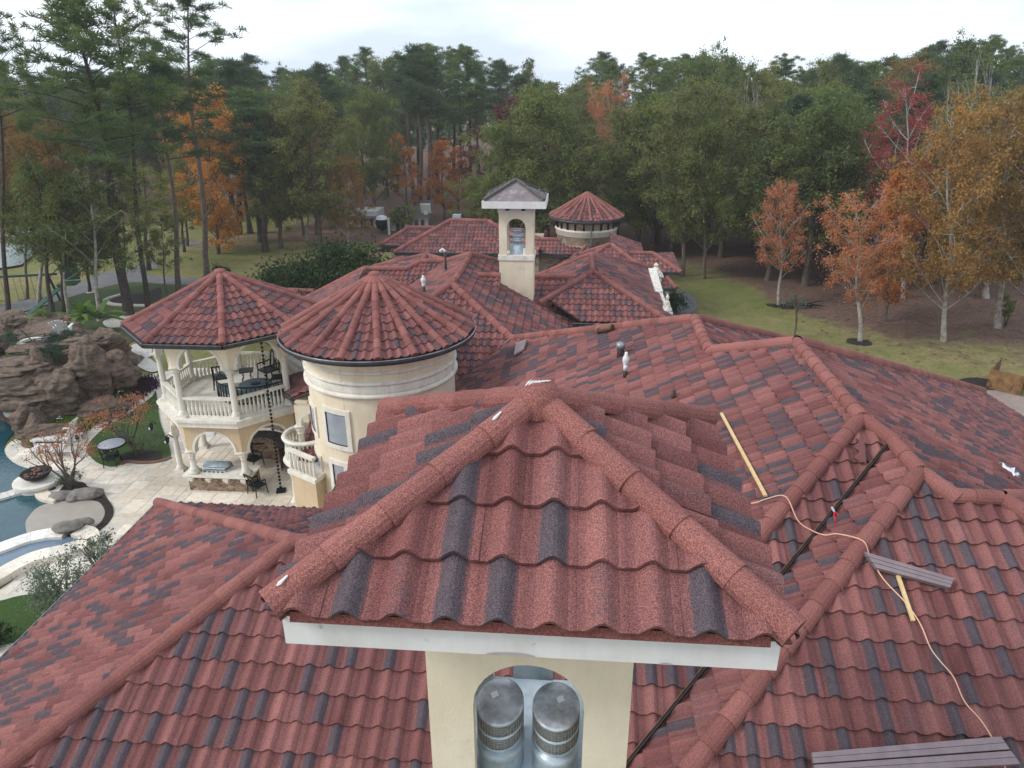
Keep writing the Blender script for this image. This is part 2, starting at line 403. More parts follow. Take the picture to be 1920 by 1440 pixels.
R.slope([P1, rj, (-3.79, 15.3, 4.3), (-7.31, 19.0, 2.36), (-7.3, 21.4, 2.36), nw, e2, e1, R1n])
R.slope([P1, VT, P3, P4, (19.3, 23.3, 1.1), (19.3, 28.6, 1.1), (17.34, 29.72, 2.16), R1n])
R.slope([e2, e1, (8.9, 21.5, 5.15), (8.98, 26.49, 5.15)])
R.slope([P5, (20, 23.35, 1.07), (20, -4, 1.07), (14.1, 1.73, 4.3)])
R.slope([P4, P5, (20, 23.35, 1.07), (19.3, 23.32, 1.08)], tiles=False)
R.slope([R1n, (17.34, 29.72, 2.16), (8.9, 29.7, 2.16), e1], tiles=False)
R.slope([e2, (8.98, 26.49, 5.15), (3.4, 29.5, 2.6), nw], tiles=False)
SS = (0, -S_, 1)
Qe = ((S_, 0, 1), 6.59-S_*4.94)
Qw = ((-S_, 0, 1), 6.59+S_*4.94)
# rear ranges of the same house
qa = (-4.94, 29.07, 6.59); qn = (-4.95, 34.9, 6.59)
R.slope([qa, nw, (-7.3, 21.4, 2.37), (-9.2, 21.4, 2.37), (-9.2, 24.8, 4.24)])
R.slope([qn, qa, nw, (1.0, 29.2, 3.32), (1.4, 34.5, 3.1), (-2.2, 37.5, 5.08)])
R.slope([qn, qa, (-8.6, 25.41, 4.58), (-9.4, 30, 4.15), UPL(742, 535, *Qw), UPL(837, 491, *Qw)])
for a, b, r_ in (((2.86, 9.37, 7.95), P1, .125), (rj, (2.86, 9.37, 7.95), .125), (ax, rj, .12), ((-10.5, 2.65, 4.25), ax, .12), ((-10.5, 15.38, 4.25), ax, .12),
                 (P1, R1n, .13), (VT, P1, .125), (P3, VT, .125), (P4, P3, .125), (P4, P5, .12), ((-3.0, 1.73, 4.3), P3, .125),
                 (P5, (14.1, 1.73, 4.3), .125), ((20, 23.35, 1.07), P5, .12), (e1, R1n, .14), (e1, e2, .15), (nw, e2, .15), ((8.98, 26.49, 5.15), e2, .15),
                 ((17.4, 29.8, 2.14), R1n, .16), (nw, qa, .15), (qa, qn, .15), ((-8.4, 25.6, 4.68), qa, .15)):
    R.cap(*((a, b) if a[2] <= b[2] else (b, a)), R=r_)
# small rise in the far hip, as the ridge steps
R.cap((.9, 22.6, 6.9), (.95, 21.9, 7.0), R=.15)

# wing behind the round tower (ridges seen left of the tower roof)
SS = (0, -S_, 1)
def plane(kind, P):                         # tiled plane facing s/w/e/n through P
    n = {'s': (0, -S_, 1), 'n': (0, S_, 1), 'w': (-S_, 0, 1), 'e': (S_, 0, 1)}[kind]
    return n, n[0]*P[0]+n[1]*P[1]+P[2]
def face(RR, kind, P, pxs, **k):
    n, c = plane(kind, P); pts = [UPL(x, y, n, c) for x, y in pxs]; RR.slope(pts, **k); return pts
Qe = ((S_, 0, 1), 6.59-S_*4.94)
Qw = ((-S_, 0, 1), 6.59+S_*4.94)
k0 = UPL(837, 491, *Qw)
ws = face(R, 's', k0, [(837, 491), (789, 492), (762, 506), (684, 505), (655, 560), (690, 600), (742, 548)])
k1, k2, k3 = ws[1:4]
w1 = face(R, 'w', k3, [(684, 505), (503, 597), (490, 632), (528, 652), (560, 600), (655, 560)])
print('w1', [tuple(round(c, 1) for c in p_) for p_ in w1], 'k', k3)
k4 = w1[1]
g1 = UPL(588, 547, *plane('w', k3))
gc = face(R, 's', g1, [(420, 541), (588, 547), (503, 597), (490, 630), (400, 560)])
for a, b in ((k1, k0), (k2, k1), (k3, k2), (k4, k3), (ws[4], k3), (g1, gc[0])): R.cap(*((a, b) if a[2] <= b[2] else (b, a)), R=.15)
b1 = UY(799, 480, k1[1]+3); b2 = UY(702, 502, k1[1]+2)
R.slope([b1, b2, k2]); R.slope([b1, k2, k1]); R.slope([b1, k1, k0])
for a, b in ((k1, b1), (b2, b1), (k0, b1)): R.cap(a, b, R=.16)
b3 = UY(757, 486, k1[1]+6); R.cap(UY(712, 501, k1[1]+4), b3, R=.2); R.slope([b3, UY(690, 504, k1[1]+4), UY(790, 500, k1[1]+4)])
R.cap(k0, qn, R=.15)
R.cap(UPL(942, 494, *Qe), qn, R=.15)

# small cross range east of the rear chimney and the parapet wing
E0 = U(1090, 603, 4.3); E1_ = (4.45, E0[1], 4.3); cS = 4.3-S_*E0[1]
ea = UPL(1112, 510, (0, -S_, 1), cS); en = (ea[0]+.02, 38.5, ea[2]); ewl = UPL(1027, 560, (0, -S_, 1), cS)
R.slope([ea, ewl, (E0[0], E0[1], 4.3), E1_])
R.slope([ea, E1_, (4.77, 33.75, ea[2]-S_*(4.77-ea[0])), (4.95, 44.5, ea[2]-S_*(4.95-ea[0])), en])
R.slope([ea, en, UPL(1000, 522, (-S_, 0, 1), ea[2]-S_*ea[0]), UPL(1060, 520, (-S_, 0, 1), ea[2]-S_*ea[0]), ewl])
for a, b in (((ewl[0]-.3, ewl[1]-.3, ewl[2]-.15), ea), ((E1_[0]+.1, E1_[1]-.1, 4.25), ea), (ea, en), (UPL(1006, 519, (-S_, 0, 1), ea[2]-S_*ea[0]), en), ((5.1, 44.6, 3.7), en)):
    R.cap(a, b, R=.14)
rz_ = 5.35; rA, rB = U(896, 518, 6.0), U(1092, 520, rz_+.1); rA = (rA[0], rB[1], rz_); 
R.slope([(-4.2, rB[1], 5.4), (rB[0], rB[1], 5.4), (ewl[0]+.2, ewl[1], 5.4-S_*(rB[1]-ewl[1])), (-1.6, ewl[1]-.3, 5.4-S_*(rB[1]-ewl[1]+.3)), (-4.1, rB[1]-.3, 5.24)])
R.cap((-4.2, rB[1], 5.4), (rB[0], rB[1], 5.41), R=.14)
R.cap(U(898, 520, 6.1), U(935, 521, 5.8), R=.14)

# walls of the house below the eaves
w = MB()
for poly, zt in (([(-9.9, 3.3), (13, 3.3), (13, 11), (2, 11), (-4.2, 14.8), (-9.9, 14.8)], 4.15), ([(-6.7, 18.9), (-3.6, 15.1), (4, 11), (12, 14), (16.3, 28.5), (2.8, 28.5), (-2.5, 26.5), (-6.7, 22.9)], 2.1),
                 ([(-6.7, 23.2), (-2.4, 26.8), (1., 29.3), (1., 34), (-3, 37), (-10, 39.5), (-10.2, 31.5), (-8.6, 24.6), (-7.8, 23.2)], 2.35), ([(-1, 33), (4.3, 32.3), (4.6, 44), (-2, 44)], 3.4)):
    w.prism(poly, -.3, zt)
w.obj('wall', M['cream'], house)
# gutters and eave boards
def gutter(root, pts, zoff=-.06, wd=.13, hh=.12, name='gutter', nrm=None):
    g = MB()
    for a, b in zip(pts, pts[1:]):
        a, b = Vector(a)+Vector((0, 0, zoff)), Vector(b)+Vector((0, 0, zoff))
        g.bar(a, b, wd, hh); 
    o = g.obj(name, M['gutter'], root)
    e = MB()
    for a, b in zip(pts, pts[1:]):
        a, b = Vector(a), Vector(b); d = (b-a).normalized(); s_ = d.cross(Vector((0, 0, 1)))
        if nrm: s_ = s_*nrm
        e.bar(a+s_*wd*.5+Vector((0, 0, zoff+hh*.5+.004)), b+s_*wd*.5+Vector((0, 0, zoff+hh*.5+.004)), .018, .018)
    e.obj('gutter_lip', M['guttere'], o)
gutter(house, [(-10.5, 2.7, 4.28), (-10.5, 15.36, 4.28), (-3.7, 15.36, 4.28)], nrm=-1)
gutter(house, [(-3.75, 15.35, 4.2), (-7.38, 19.0, 2.3), (-7.38, 22.6, 2.3)], nrm=-1)
gutter(house, [U(490, 632, 4.95), U(556, 670, 3.3)], zoff=.0, wd=.2, hh=.2)
gutter(house, [(E0[0]-.4, E0[1]-.1, 4.22), (E1_[0]-.1, E1_[1]-.1, 4.22)], wd=.22, hh=.2)
# open valley in the front roof: dark metal channel between cut tiles
v = MB(); a, b = Vector((5.1, 10.83, 8.80)), Vector((-3.0, 2.73, 4.33))
v.bar(a+Vector((0, 0, .06)), b+Vector((0, 0, .06)), .04, .04); v.obj('valley_channel', M['valley'], house)
v = MB(); v.bar(a+Vector((-.014, .014, .075)), b+Vector((-.014, .014, .075)), .012, .04); v.obj('valley_flange', M['bronze'], house)
v = MB(); v.bar((-2.35, 26.35, 5.17), (-7.2, 23.2, 2.5), .06, .05); v.obj('valley_flashing', M['guttere'], house)
R.finish(300, 300)

# ================================================================== FRONT CHIMNEY with tiled cap
CX, CY, CZE = -.2, 4.30, 11.60; HA, HB, HH = 1.35, 1.28, .69
ch = thing('tiled_chimney', 'big cream chimney in the foreground with a tiled pyramid cap and arched opening', 'chimney')
RC = Roof(ch, 12, 11)
ap = (CX, CY, CZE+HH); c4 = [(CX+i*HA, CY+j*HB, CZE) for i, j in ((-1, -1), (1, -1), (1, 1), (-1, 1))]
for i in range(4): RC.slope([ap, c4[i], c4[(i+1) % 4]])
for i in range(4): 
    c_ = Vector(c4[i]); RC.cap(c_-(c_-Vector(ap)).normalized()*.05, ap, R=.090, seg=.39)
RC.finish(300, 100)
def apex_cap(root, P, r, n=12):
    mm = MB(); mm.lathe(P, [(r, -.05), (r*1.03, .08), (r*.8, .14), (r*.33, .17), (0, .175)], n); o = mm.obj('apex_cap', M['hip'], root, True)
    a_ = o.data.color_attributes.new('tc', 'FLOAT_COLOR', 'POINT'); a_.data.foreach_set('color', np.tile(np.array([0, .7, 0, 1], 'f'), len(o.data.vertices)))
apex_cap(ch, (CX, CY, CZE+HH), .15)
for sgn, nm in ((-1, 0), (1, 0)):
    m = MB(); m.box((CX, CY+sgn*(HB-.05), CZE-.14), (2*HA-.06, .05, .19)); m.obj('fascia', M['fascia'], ch)
    m = MB(); m.box((CX+sgn*(HA-.055), CY, CZE-.14), (.05, 2*HB-.156, .188)); m.obj('fascia', M['fascia'], ch)
m = MB(); m.box((CX, CY-HB+.01, CZE-.012), (2*HA-.2, .08, .06), rx=-.2); o = m.obj('eave_flashing', M['hip'], ch)
m = MB(); m.box((CX, CY, CZE-.21), (2*HA-.2, 2*HB-.2, .02)); m.obj('soffit', M['fascia'], ch)
M['stain'] = mat('grey_fascia_patch', (.40, .36, .34), None, 9, .8)
def half_disc(px0, px1, py, hgt, yy, nm, m_, root):
    a_, b_ = UY(px0, py, yy), UY(px1, py, yy); w_ = (b_[0]-a_[0])/2; cx_ = (a_[0]+b_[0])/2; q = MB()
    V = [(cx_-w_*math.cos(PI*k/14), yy-.003, CZE-.232+hgt*math.sin(PI*k/14)) for k in range(15)]
    q.add(V, [tuple(range(15))[::-1]]); return q.obj(nm, M[m_], root)
half_disc(910, 1005, 1228, .022, CY-HB+.022, 'bare_patch', 'stain', ch); half_disc(1236, 1262, 1245, .012, CY-HB+.022, 'bare_patch', 'stain', ch)
M['drop'] = mat('bird_dropping_white', (.78, .77, .75), None, 9, .8)
def dropping(corner, px, py, ln, label):
    a_, b_ = Vector(c4[corner]), Vector(ap); best = None
    for k in range(200):
        p_ = a_.lerp(b_, k/199)+Vector((0, 0, .15)); q_ = pix(p_); d_ = math.hypot(q_[0]-px, q_[1]-py)
        if best is None or d_ < best[0]: best = (d_, p_)
    p_ = best[1]; dd = (b_-a_).normalized(); q = MB(); q.tube([p_-dd*ln*.2+Vector((0, -.02, -.006)), p_+Vector((0, -.025, -.004)), p_+dd*ln*.5+Vector((0, -.01, .002))], [.004, .011, .005], 6)
    q.obj('bird_dropping', M['drop'], None, label=label, category='bird dropping')
dropping(0, 955, 812, .10, 'white bird dropping near the upper end of the front left ridge cap'); dropping(0, 553, 1120, .09, 'white bird dropping near the low end of the front left ridge cap')
q = MB()
for k in range(7): x_ = CX-.075+.02*k; q.tube([(x_, CY-.06+.006*k, CZE+HH+.155+.004*k), (x_+.02, CY-.03, CZE+HH+.168+.002*k), (x_+.035, CY+.01, CZE+HH+.168)], [.003, .008-.0006*k, .003], 5)
q.obj('bird_dropping', M['drop'], None, label='white streaks of bird droppings on the very top of the chimney cap', category='bird dropping')
# shaft: four walls, front and back with an arched opening
def arch_wall(cx, y, wdt, z0, z1, ow, oz0, ospr, th, axis='x', ocx=0., n=14):
    """wall slab with an arched opening; axis x: wall runs along x at depth y."""
    mb = MB(); r = ow/2; hw = wdt/2
    pts = [(-r+ocx, oz0), (-r+ocx, ospr)]+[(ocx-r*math.cos(PI*k/n), ospr+r*math.sin(PI*k/n)) for k in range(1, n)]+[(r+ocx, ospr), (r+ocx, oz0)]
    strips = []
    def quad(a, b, c, d): strips.append((a, b, c, d))
    quad((-hw, z0), (-r+ocx, z0), (-r+ocx, z1), (-hw, z1)); quad((r+ocx, z0), (hw, z0), (hw, z1), (r+ocx, z1))
    if oz0 > z0: quad((-r+ocx, z0), (r+ocx, z0), (r+ocx, oz0), (-r+ocx, oz0))
    for a, b in zip(pts[1:-2], pts[2:-1]): quad(a, b, (b[0], z1), (a[0], z1))
    def W(p, d): return (cx+p[0], y+d, p[1]) if axis == 'x' else (cx+d, y+p[0], p[1])
    for q_ in strips:
        mb.add([W(p, -th/2) for p in q_]+[W(p, th/2) for p in q_], [(0, 1, 2, 3), (7, 6, 5, 4)])
    for a, b in zip(pts, pts[1:]): mb.add([W(a, -th/2), W(b, -th/2), W(b, th/2), W(a, th/2)], [(0, 1, 2, 3)])
    mb.add([W((-hw, z0), -th/2), W((-hw, z0), th/2), W((-hw, z1), th/2), W((-hw, z1), -th/2)], [(0, 1, 2, 3)])
    mb.add([W((hw, z0), -th/2), W((hw, z0), th/2), W((hw, z1), th/2), W((hw, z1), -th/2)], [(3, 2, 1, 0)])
    return mb
SW = 1.34; SY0 = CY-.62; YF = SY0-.045
za, zs = UY(988, 1247, YF)[2], UY(888, 1352, YF)[2]; OW = UY(1095, 1352, YF)[0]-UY(888, 1352, YF)[0]; OX = (UY(1095, 1352, YF)[0]+UY(888, 1352, YF)[0])/2
CXS = (UY(799, 1222, YF)[0]+UY(1186, 1248, YF)[0])/2
arch_wall(CXS, SY0, SW, 5.0, CZE-.225, OW, 9.2, za-OW/2, .09, ocx=OX-CXS).obj('shaft_front', M['cream'], ch)
arch_wall(CXS, SY0+1.15, SW, 5.0, CZE-.225, OW, 9.2, za-OW/2, .09, ocx=OX-CXS).obj('shaft_back', M['cream'], ch)
for sg in (-1, 1):
    arch_wall(CXS+sg*(SW/2-.045), SY0+.575, 1.054, 5.0, CZE-.227, .5, 9.6, za-.3, .088, axis='y').obj('shaft_side', M['cream'], ch)
m = MB(); m.box((CX, SY0+.575, 9.5), (1.1, 1.04, .04)); m.obj('chimney_pan', M['galv'], ch)
# two round flue terminals inside the chimney
for i, qx in enumerate((938, 1043)):
    fy = SY0+.3; fx, _, zt = UY(qx, 1314+8*i, fy); r = .172
    t = thing('flue_terminal', ('left' if i == 0 else 'right')+' galvanised round flue terminal with white sticker inside the front chimney', 'flue', (fx, fy, 0)); t.scale = (1, 1.3, 1)
    m = MB(); m.lathe((0, 0, zt), [(0, .012), (r*.6, .014), (r*.93, .006), (r, -.002), (r, -.02), (r*.97, -.02)], 28); m.obj('top_plate', M['galvc'], t, True)
    m = MB()
    for zz, hh in ((zt-.115, .095), (zt-.235, .10)):
        for k in range(44):
            a_ = 2*PI*k/44; m.bar((r*.985*math.cos(a_), r*.985*math.sin(a_), zz), (r*.985*math.cos(a_), r*.985*math.sin(a_), zz+hh), .0045, .0045)
        for k in range(7): m.lathe((0, 0, zz+hh*k/6), [(r*.99, -.002), (r*.99, .002), (r*.965, .002)], 28)
    m.obj('mesh_screen', M['meshw'], t)
    m = MB(); m.lathe((0, 0, zt-.14), [(r*1.0, .0), (r*1.0, .025), (r*.97, .025)], 28); m.lathe((0, 0, zt-.255), [(r, 0), (r, .02)], 28); m.obj('steel_band', M['galv'], t, True)
    m = MB(); m.lathe((0, 0, zt-.3), [(r*.88, .28), (r*.88, .0), (r*1.02, -.0), (r*1.03, -.06), (r*.99, -.07), (r*.99, -1.)], 28); m.obj('flue_pipe', M['galv'], t, True)
    m = MB(); m.lathe((0, 0, zt-.29), [(r*.80, 0), (r*.8, .27)], 20); m.obj('inner_liner', M['black'], t, True)
    m = MB(); m.box((.03 if i else -.045, .03, zt+.0195), (.05, .04, .005), rz=.5); m.obj('sticker', M['sticker'], t)
m = MB(); m.box((OX, SY0+.56, 10.35), (.3, .01, .62)); o = m.obj('flue_bracket', M['galv'], ch)

# ================================================================== ROUND TOWER
def cone_tower(root, RR, c, r_e, z_e, nside, slope=S_, a_off=0., capR=.115):
    A = [(c[0]+r_e*math.cos(a_off+2*PI*k/nside), c[1]+r_e*math.sin(a_off+2*PI*k/nside), z_e) for k in range(nside)]
    apx = (c[0], c[1], z_e+r_e*slope)
    for k in range(nside): RR.slope([apx, A[k], A[(k+1) % nside]])
    for k in range(nside): RR.cap(A[k], apx, R=capR, seg=.38, off=.06)
    return apx
TC = (-6.35, 22.53); TZ = 6.82; TRE, TRW = 3.12, 2.45
tw = thing('round_tower', 'round cream stair tower with a conical tiled roof and pale window panes', 'tower')
RT2 = Roof(tw, 8, 21)
apx = cone_tower(tw, RT2, TC, TRE, TZ, 18, a_off=math.radians(4))
RT2.finish(300, 200)
apex_cap(tw, (*TC, TZ+TRE*S_+.02), .2)
m = MB(); m.lathe((*TC, TZ), [(TRE-.12, -.20), (TRE+.02, -.20), (TRE+.10, -.15), (TRE+.11, -.03), (TRE+.09, -.03), (TRE-.04, -.05)], 64); m.obj('gutter', M['gutter'], tw, True)
m = MB(); m.lathe((*TC, TZ), [(TRE+.085, -.03), (TRE+.12, -.03), (TRE+.12, -.005), (TRE+.085, -.005)], 64); m.obj('gutter_lip', M['guttere'], tw, True)
m = MB(); m.lathe((*TC, TZ), [(TRW-.05, -.21), (TRE-.1, -.21)], 64); m.obj('soffit', M['white'], tw)
m = MB(); m.lathe((*TC, 0), [(TRW, -.3), (TRW, TZ-.2)], 72); m.obj('wall', M['cream'], tw, True)
yw = TC[1]-TRW
def ztw(py): return UY(690, py, yw)[2]
def ring(z0, z1, pr, nm, m_='white'):
    h = z1-z0; b = MB(); b.lathe((*TC, z0), [(TRW-.01, 0), (TRW+pr*.6, 0), (TRW+pr, h*.25), (TRW+pr, h*.75), (TRW+pr*.5, h), (TRW-.01, h)], 72); b.obj(nm, M[m_], tw, True)
ring(ztw(704), ztw(698), .07, 'string_course'); ring(ztw(724), ztw(717), .10, 'string_course'); ring(ztw(748), ztw(740), .12, 'string_course')
ring(ztw(741), ztw(723), .035, 'frieze_band')
ring(0, .35, .06, 'base_moulding')
def cyl(px, py):
    r = ray(px, py); a = r[0]**2+r[1]**2; b = -2*(r[0]*TC[0]+r[1]*TC[1]); c = TC[0]**2+TC[1]**2-TRW**2
    t = (-b-math.sqrt(max(0, b*b-4*a*c)))/2/a; P = (r[0]*t, r[1]*t, CZ+r[2]*t)
    return math.atan2(P[1]-TC[1], P[0]-TC[0]), P[2]
def cyl_patch(a0, a1, z0, z1, r0, r1, n=8):
    b = MB(); vs = []
    for r in (r0, r1):
        for z in (z0, z1):
            vs += [(TC[0]+r*math.cos(a0+(a1-a0)*k/n), TC[1]+r*math.sin(a0+(a1-a0)*k/n), z) for k in range(n+1)]
    m_ = n+1; fs = []
    for k in range(n): fs += [(2*m_+k, 2*m_+k+1, 3*m_+k+1, 3*m_+k), (k, 2*m_+k, 2*m_+k+1, k+1), (m_+k, m_+k+1, 3*m_+k+1, 3*m_+k)]
    fs += [(0, 2*m_, 3*m_, m_), (n, m_+n, 3*m_+n, 2*m_+n)]
    return b.add(vs, fs)
def tower_window(x0, y0, x1, y1, fr=.16):
    a0, zt = cyl(x0, y0); a1, zb = cyl(x1, y1)
    if a1 < a0: a0, a1 = a1, a0
    fa = fr/TRW
    rt_ = thing_part = None
    b = MB()
    for q in ((a0-fa, a0, zb-fr, zt+fr), (a1, a1+fa, zb-fr, zt+fr), (a0, a1, zt, zt+fr), (a0, a1, zb-fr, zb)):
        pm = cyl_patch(q[0], q[1], q[2], q[3], TRW-.01, TRW+.055); b.add(pm.v, pm.f)
    w_ = b.obj('window', M['white'], tw)
    cyl_patch(a0, a1, zb, zt, TRW-.01, TRW+.012).obj('pane', M['glass'], w_)
    b = MB(); k = .022/TRW
    for q in ((a0, a0+k, zb, zt), (a1-k, a1, zb, zt), (a0, a1, zt-.03, zt), (a0, a1, zb, zb+.03)):
        pm = cyl_patch(q[0], q[1], q[2], q[3], TRW-.01, TRW+.03); b.add(pm.v, pm.f)
    b.obj('sash', M['black'], w_)
tower_window(611, 770, 654, 838); tower_window(625, 868, 655, 960)
tower_window(577, 752, 596, 812, .12); tower_window(589, 842, 610, 930, .12)
for px in (645, 767):
    a_, z_ = cyl(px, 760); cyl_patch(a_-.002, a_+.002, 2, TZ-.22, TRW-.01, TRW+.004, 1).obj('control_joint', M['beige'], tw)

# ================================================================== OCTAGONAL PAVILION (open two-storey gazebo)
GC = (-13.04, 25.5); GZ = 6.2
pv = thing('pavilion', 'two-storey octagonal open pavilion with white columns, balustrade and tiled roof', 'pavilion')
RG = Roof(pv, 8, 31)
def octv(a, z, ph=22.5): r = a/math.cos(PI/8); return [(GC[0]+r*math.cos(math.radians(ph+45*k)), GC[1]+r*math.sin(math.radians(ph+45*k)), z) for k in range(8)]
ev = octv(3.26, GZ); gapx = (*GC, GZ+3.26*.50)
for k in range(8): RG.slope([gapx, ev[k], ev[(k+1) % 8]])
for k in range(8): RG.cap(ev[k], gapx, R=.12)
RG.finish(300, 120)
apex_cap(pv, (*GC, gapx[2]+.02), .22)
gv = octv(3.33, GZ-.02); gutter(pv, [gv[k] for k in (3, 4, 5, 6, 7)], wd=.16, hh=.14, nrm=1)
AC = 2.42
yf = GC[1]-AC
def zf(py, px=430): return UY(px, py, yf)[2]
Z_slab, Z_slabb, Z_cap = zf(783), zf(797), zf(690)
Z_rail = zf(746); Z_lowcap = zf(846); Z_wt = GZ-.12
m = MB(); so = octv(3.2, 0); m.prism([(p[0], p[1]) for p in so], GZ-.16, GZ-.13); m.obj('soffit', M['white'], pv)
m = MB(); so = octv(AC+.30, 0); m.prism([(p[0], p[1]) for p in so], Z_slabb, Z_slab-.06); so = octv(AC+.36, 0); m.prism([(p[0], p[1]) for p in so], Z_slab-.1, Z_slab); m.obj('upper_floor', M['white'], pv)
side = 2*AC*math.tan(PI/8)
def arch_trim(w_, spr, rr, th, zl=None, band=.09, n=16):
    b = MB(); V = []
    pts = [(-math.cos(PI*k/n), math.sin(PI*k/n)) for k in range(n+1)]
    for d in (-th/2, th/2):
        for r in (rr, rr+band): V += [(x*r, d, spr+z*r) for x, z in pts]
    m_ = n+1; fs = []
    for k in range(n): fs += [(k, k+1, m_+k+1, m_+k), (2*m_+k, 3*m_+k, 3*m_+k+1, 2*m_+k+1), (k, 2*m_+k, 2*m_+k+1, k+1), (m_+k, m_+k+1, 3*m_+k+1, 3*m_+k)]
    b.add(V, fs)
    for sg in (-1, 1):
        x0, x1 = rr*.98, w_/2
        if x1-x0 > .02: b.box((sg*(x0+x1)/2, 0, spr-.05), (x1-x0, th, .10))
    return b
def col_mesh(h, r=.115):
    b = MB()
    b.box((0, 0, .05), (r*3.2, r*3.2, .10))
    b.lathe((0, 0, 0), [(r*1.5, .10), (r*1.55, .14), (r*1.35, .17), (r*1.4, .20), (r*1.12, .23), (r, .28), (r*.98, h*.5), (r*.88, h-.32), (r*1.05, h-.31), (r*1.05, h-.28), (r*.95, h-.27), (r*1.15, h-.2), (r*1.5, h-.12), (r*1.35, h-.08), (r*1.5, h-.06)], 16)
    for k in range(8):
        a_ = 2*PI*k/8; b.box((math.cos(a_)*r*1.15, math.sin(a_)*r*1.15, h-.18), (.035, .035, .1), rz=a_)
    for k in range(4):
        a_ = PI/4+PI/2*k; b.box((math.cos(a_)*r*1.45, math.sin(a_)*r*1.45, h-.09), (.05, .05, .05), rz=a_)
    b.box((0, 0, h-.03), (r*2.7, r*2.7, .06)); return b
cu = col_mesh(Z_cap-Z_slab).mesh('column', M['white'], True); cl = col_mesh(Z_lowcap).mesh('column', M['white'], True)
for me_ in (cu, cl): me_.polygons.foreach_set('use_smooth', [len(p.vertices) == 4 and p.area < .02 for p in me_.polygons])
cv = octv(AC, 0)
Z_ct = UY(400, 893, GC[1]-AC-.18)[2]+.035; clf = col_mesh(Z_lowcap-Z_ct).mesh('column', M['white'], True)
for k, p in enumerate(cv):
    link('column', cu, pv, (p[0], p[1], Z_slab))
    link('column', cl if k not in (5, 6) else clf, pv, (p[0], p[1], 0 if k not in (5, 6) else Z_ct))
bal_h = Z_rail-Z_slab-.10
b = MB(); b.box((0, 0, .025), (.12, .12, .05)); b.lathe((0, 0, 0), [(.035, .05), (.05, .08), (.062, bal_h*.32), (.055, bal_h*.42), (.028, bal_h*.62), (.032, bal_h*.7), (.024, bal_h*.78), (.04, bal_h*.9), (.04, bal_h-.04)], 8); b.box((0, 0, bal_h-.02), (.11, .11, .04))
bal = b.mesh('baluster', M['white'], False)
for k in range(8):
    a_ = math.radians(45*k); mx_, my_ = GC[0]+AC*math.cos(a_), GC[1]+AC*math.sin(a_)
    rz_k = a_+PI/2
    for lvl, (zs, zt, mt) in enumerate(((Z_cap, Z_wt, 'cream'), (Z_lowcap, Z_slabb+.0, 'beige'))):
        rr = side/2-.22
        spring = zs+.03; rise = min(rr, zt-zs-.2)
        aw = arch_wall(0, 0, side+.11, zs, zt, 2*rr, zs, spring, .22)
        # flatten the arch to its rise
        aw.v = [(x, y, spring+(z-spring)*rise/rr if (z > spring and z < zt-1e-4) else z) for x, y, z in aw.v]
        o = aw.obj('arch_wall', M[mt], pv, loc=(mx_, my_, 0)); o.rotation_euler = (0, 0, rz_k)
        at_ = arch_trim(side+.1, spring, rr-.02, .27); at_.v = [(x, y, spring+(z-spring)*rise/rr if z > spring else z) for x, y, z in at_.v]
        o = at_.obj('arch_trim', M['white'], pv, loc=(mx_, my_, 0)); o.rotation_euler = (0, 0, rz_k)
    if k in (0,): continue
    nb = 11; u_ = Vector((math.cos(rz_k), math.sin(rz_k), 0)); mid = Vector((mx_, my_, 0))
    for i in range(nb):
        t = (i+.5)/nb*2-1; p = mid+u_*t*(side/2-.16); link('baluster', bal, pv, (p.x, p.y, Z_slab+.04))
    m = MB(); m.bar(mid-u_*(side/2-.1)+Vector((0, 0, Z_rail-.05)), mid+u_*(side/2-.1)+Vector((0, 0, Z_rail-.05)), .17, .09); m.obj('handrail', M['white'], pv)
    m = MB(); m.bar(mid-u_*(side/2-.1)+Vector((0, 0, Z_slab+.03)), mid+u_*(side/2-.1)+Vector((0, 0, Z_slab+.03)), .15, .06); m.obj('bottom_rail', M['white'], pv)
# speakers under the slab
for px, py, sd, lb in ((380, 803, 6, 'white box speaker on the beige band of the pavilion front'), (306, 783, 5, 'white box speaker on the pavilion corner face over the lawn')):
    a_ = math.radians(45*sd); d_ = AC+.17
    t_ = 0 if sd == 6 else .1
    p = Vector((GC[0]+d_*math.cos(a_), GC[1]+d_*math.sin(a_), Z_slabb-.28))
    m = MB(); m.box((0, 0, 0), (.34, .16, .15)); m.box((0, -.081, 0), (.30, .01, .11)); o = m.obj('wall_speaker', M['pvc'], None, loc=p, label=lb, category='speaker'); o.rotation_euler = (0, 0, a_+PI/2)

def iron_chair(name, label, loc, rz, group='iron patio chairs', s=1.):
    t = thing(name, label, 'chair', loc, rz, group)
    m = MB(); m.box((0, 0, .42), (.56, .54, .05)); m.obj('seat', M['teal'], t)
    m = MB()
    for x in (-.27, .27):
        for y in (-.25, .25): m.bar((x, y, .42), (x*1.12, y*1.15, 0), .035)
        m.bar((x, .25, .42), (x, .36, 1.0), .04); m.bar((x, -.25, .64), (x, .29, .66), .04); m.bar((x, -.25, .42), (x, -.25, .64), .03)
    m.obj('frame', M['black'], t)
    m = MB(); m.bar((-.27, .36, 1.0), (.27, .36, 1.0), .045)
    for i in range(7):
        x = -.24+.08*i; m.bar((x, .26, .45), (-x if i % 2 else x, .35, .98), .02)
    m.obj('backrest', M['black'], t); return t
fz = Z_slab+.005
ic = iron_chair('iron_armchair', 'black iron armchair with crossed back at the left on the pavilion upper floor', (-13.9, 25.9, fz), math.radians(205))
copy_thing(ic, (-12.25, 26.7, fz), math.radians(-35), 1.15, 'tall dark green iron armchair at the rear right of the pavilion upper floor')
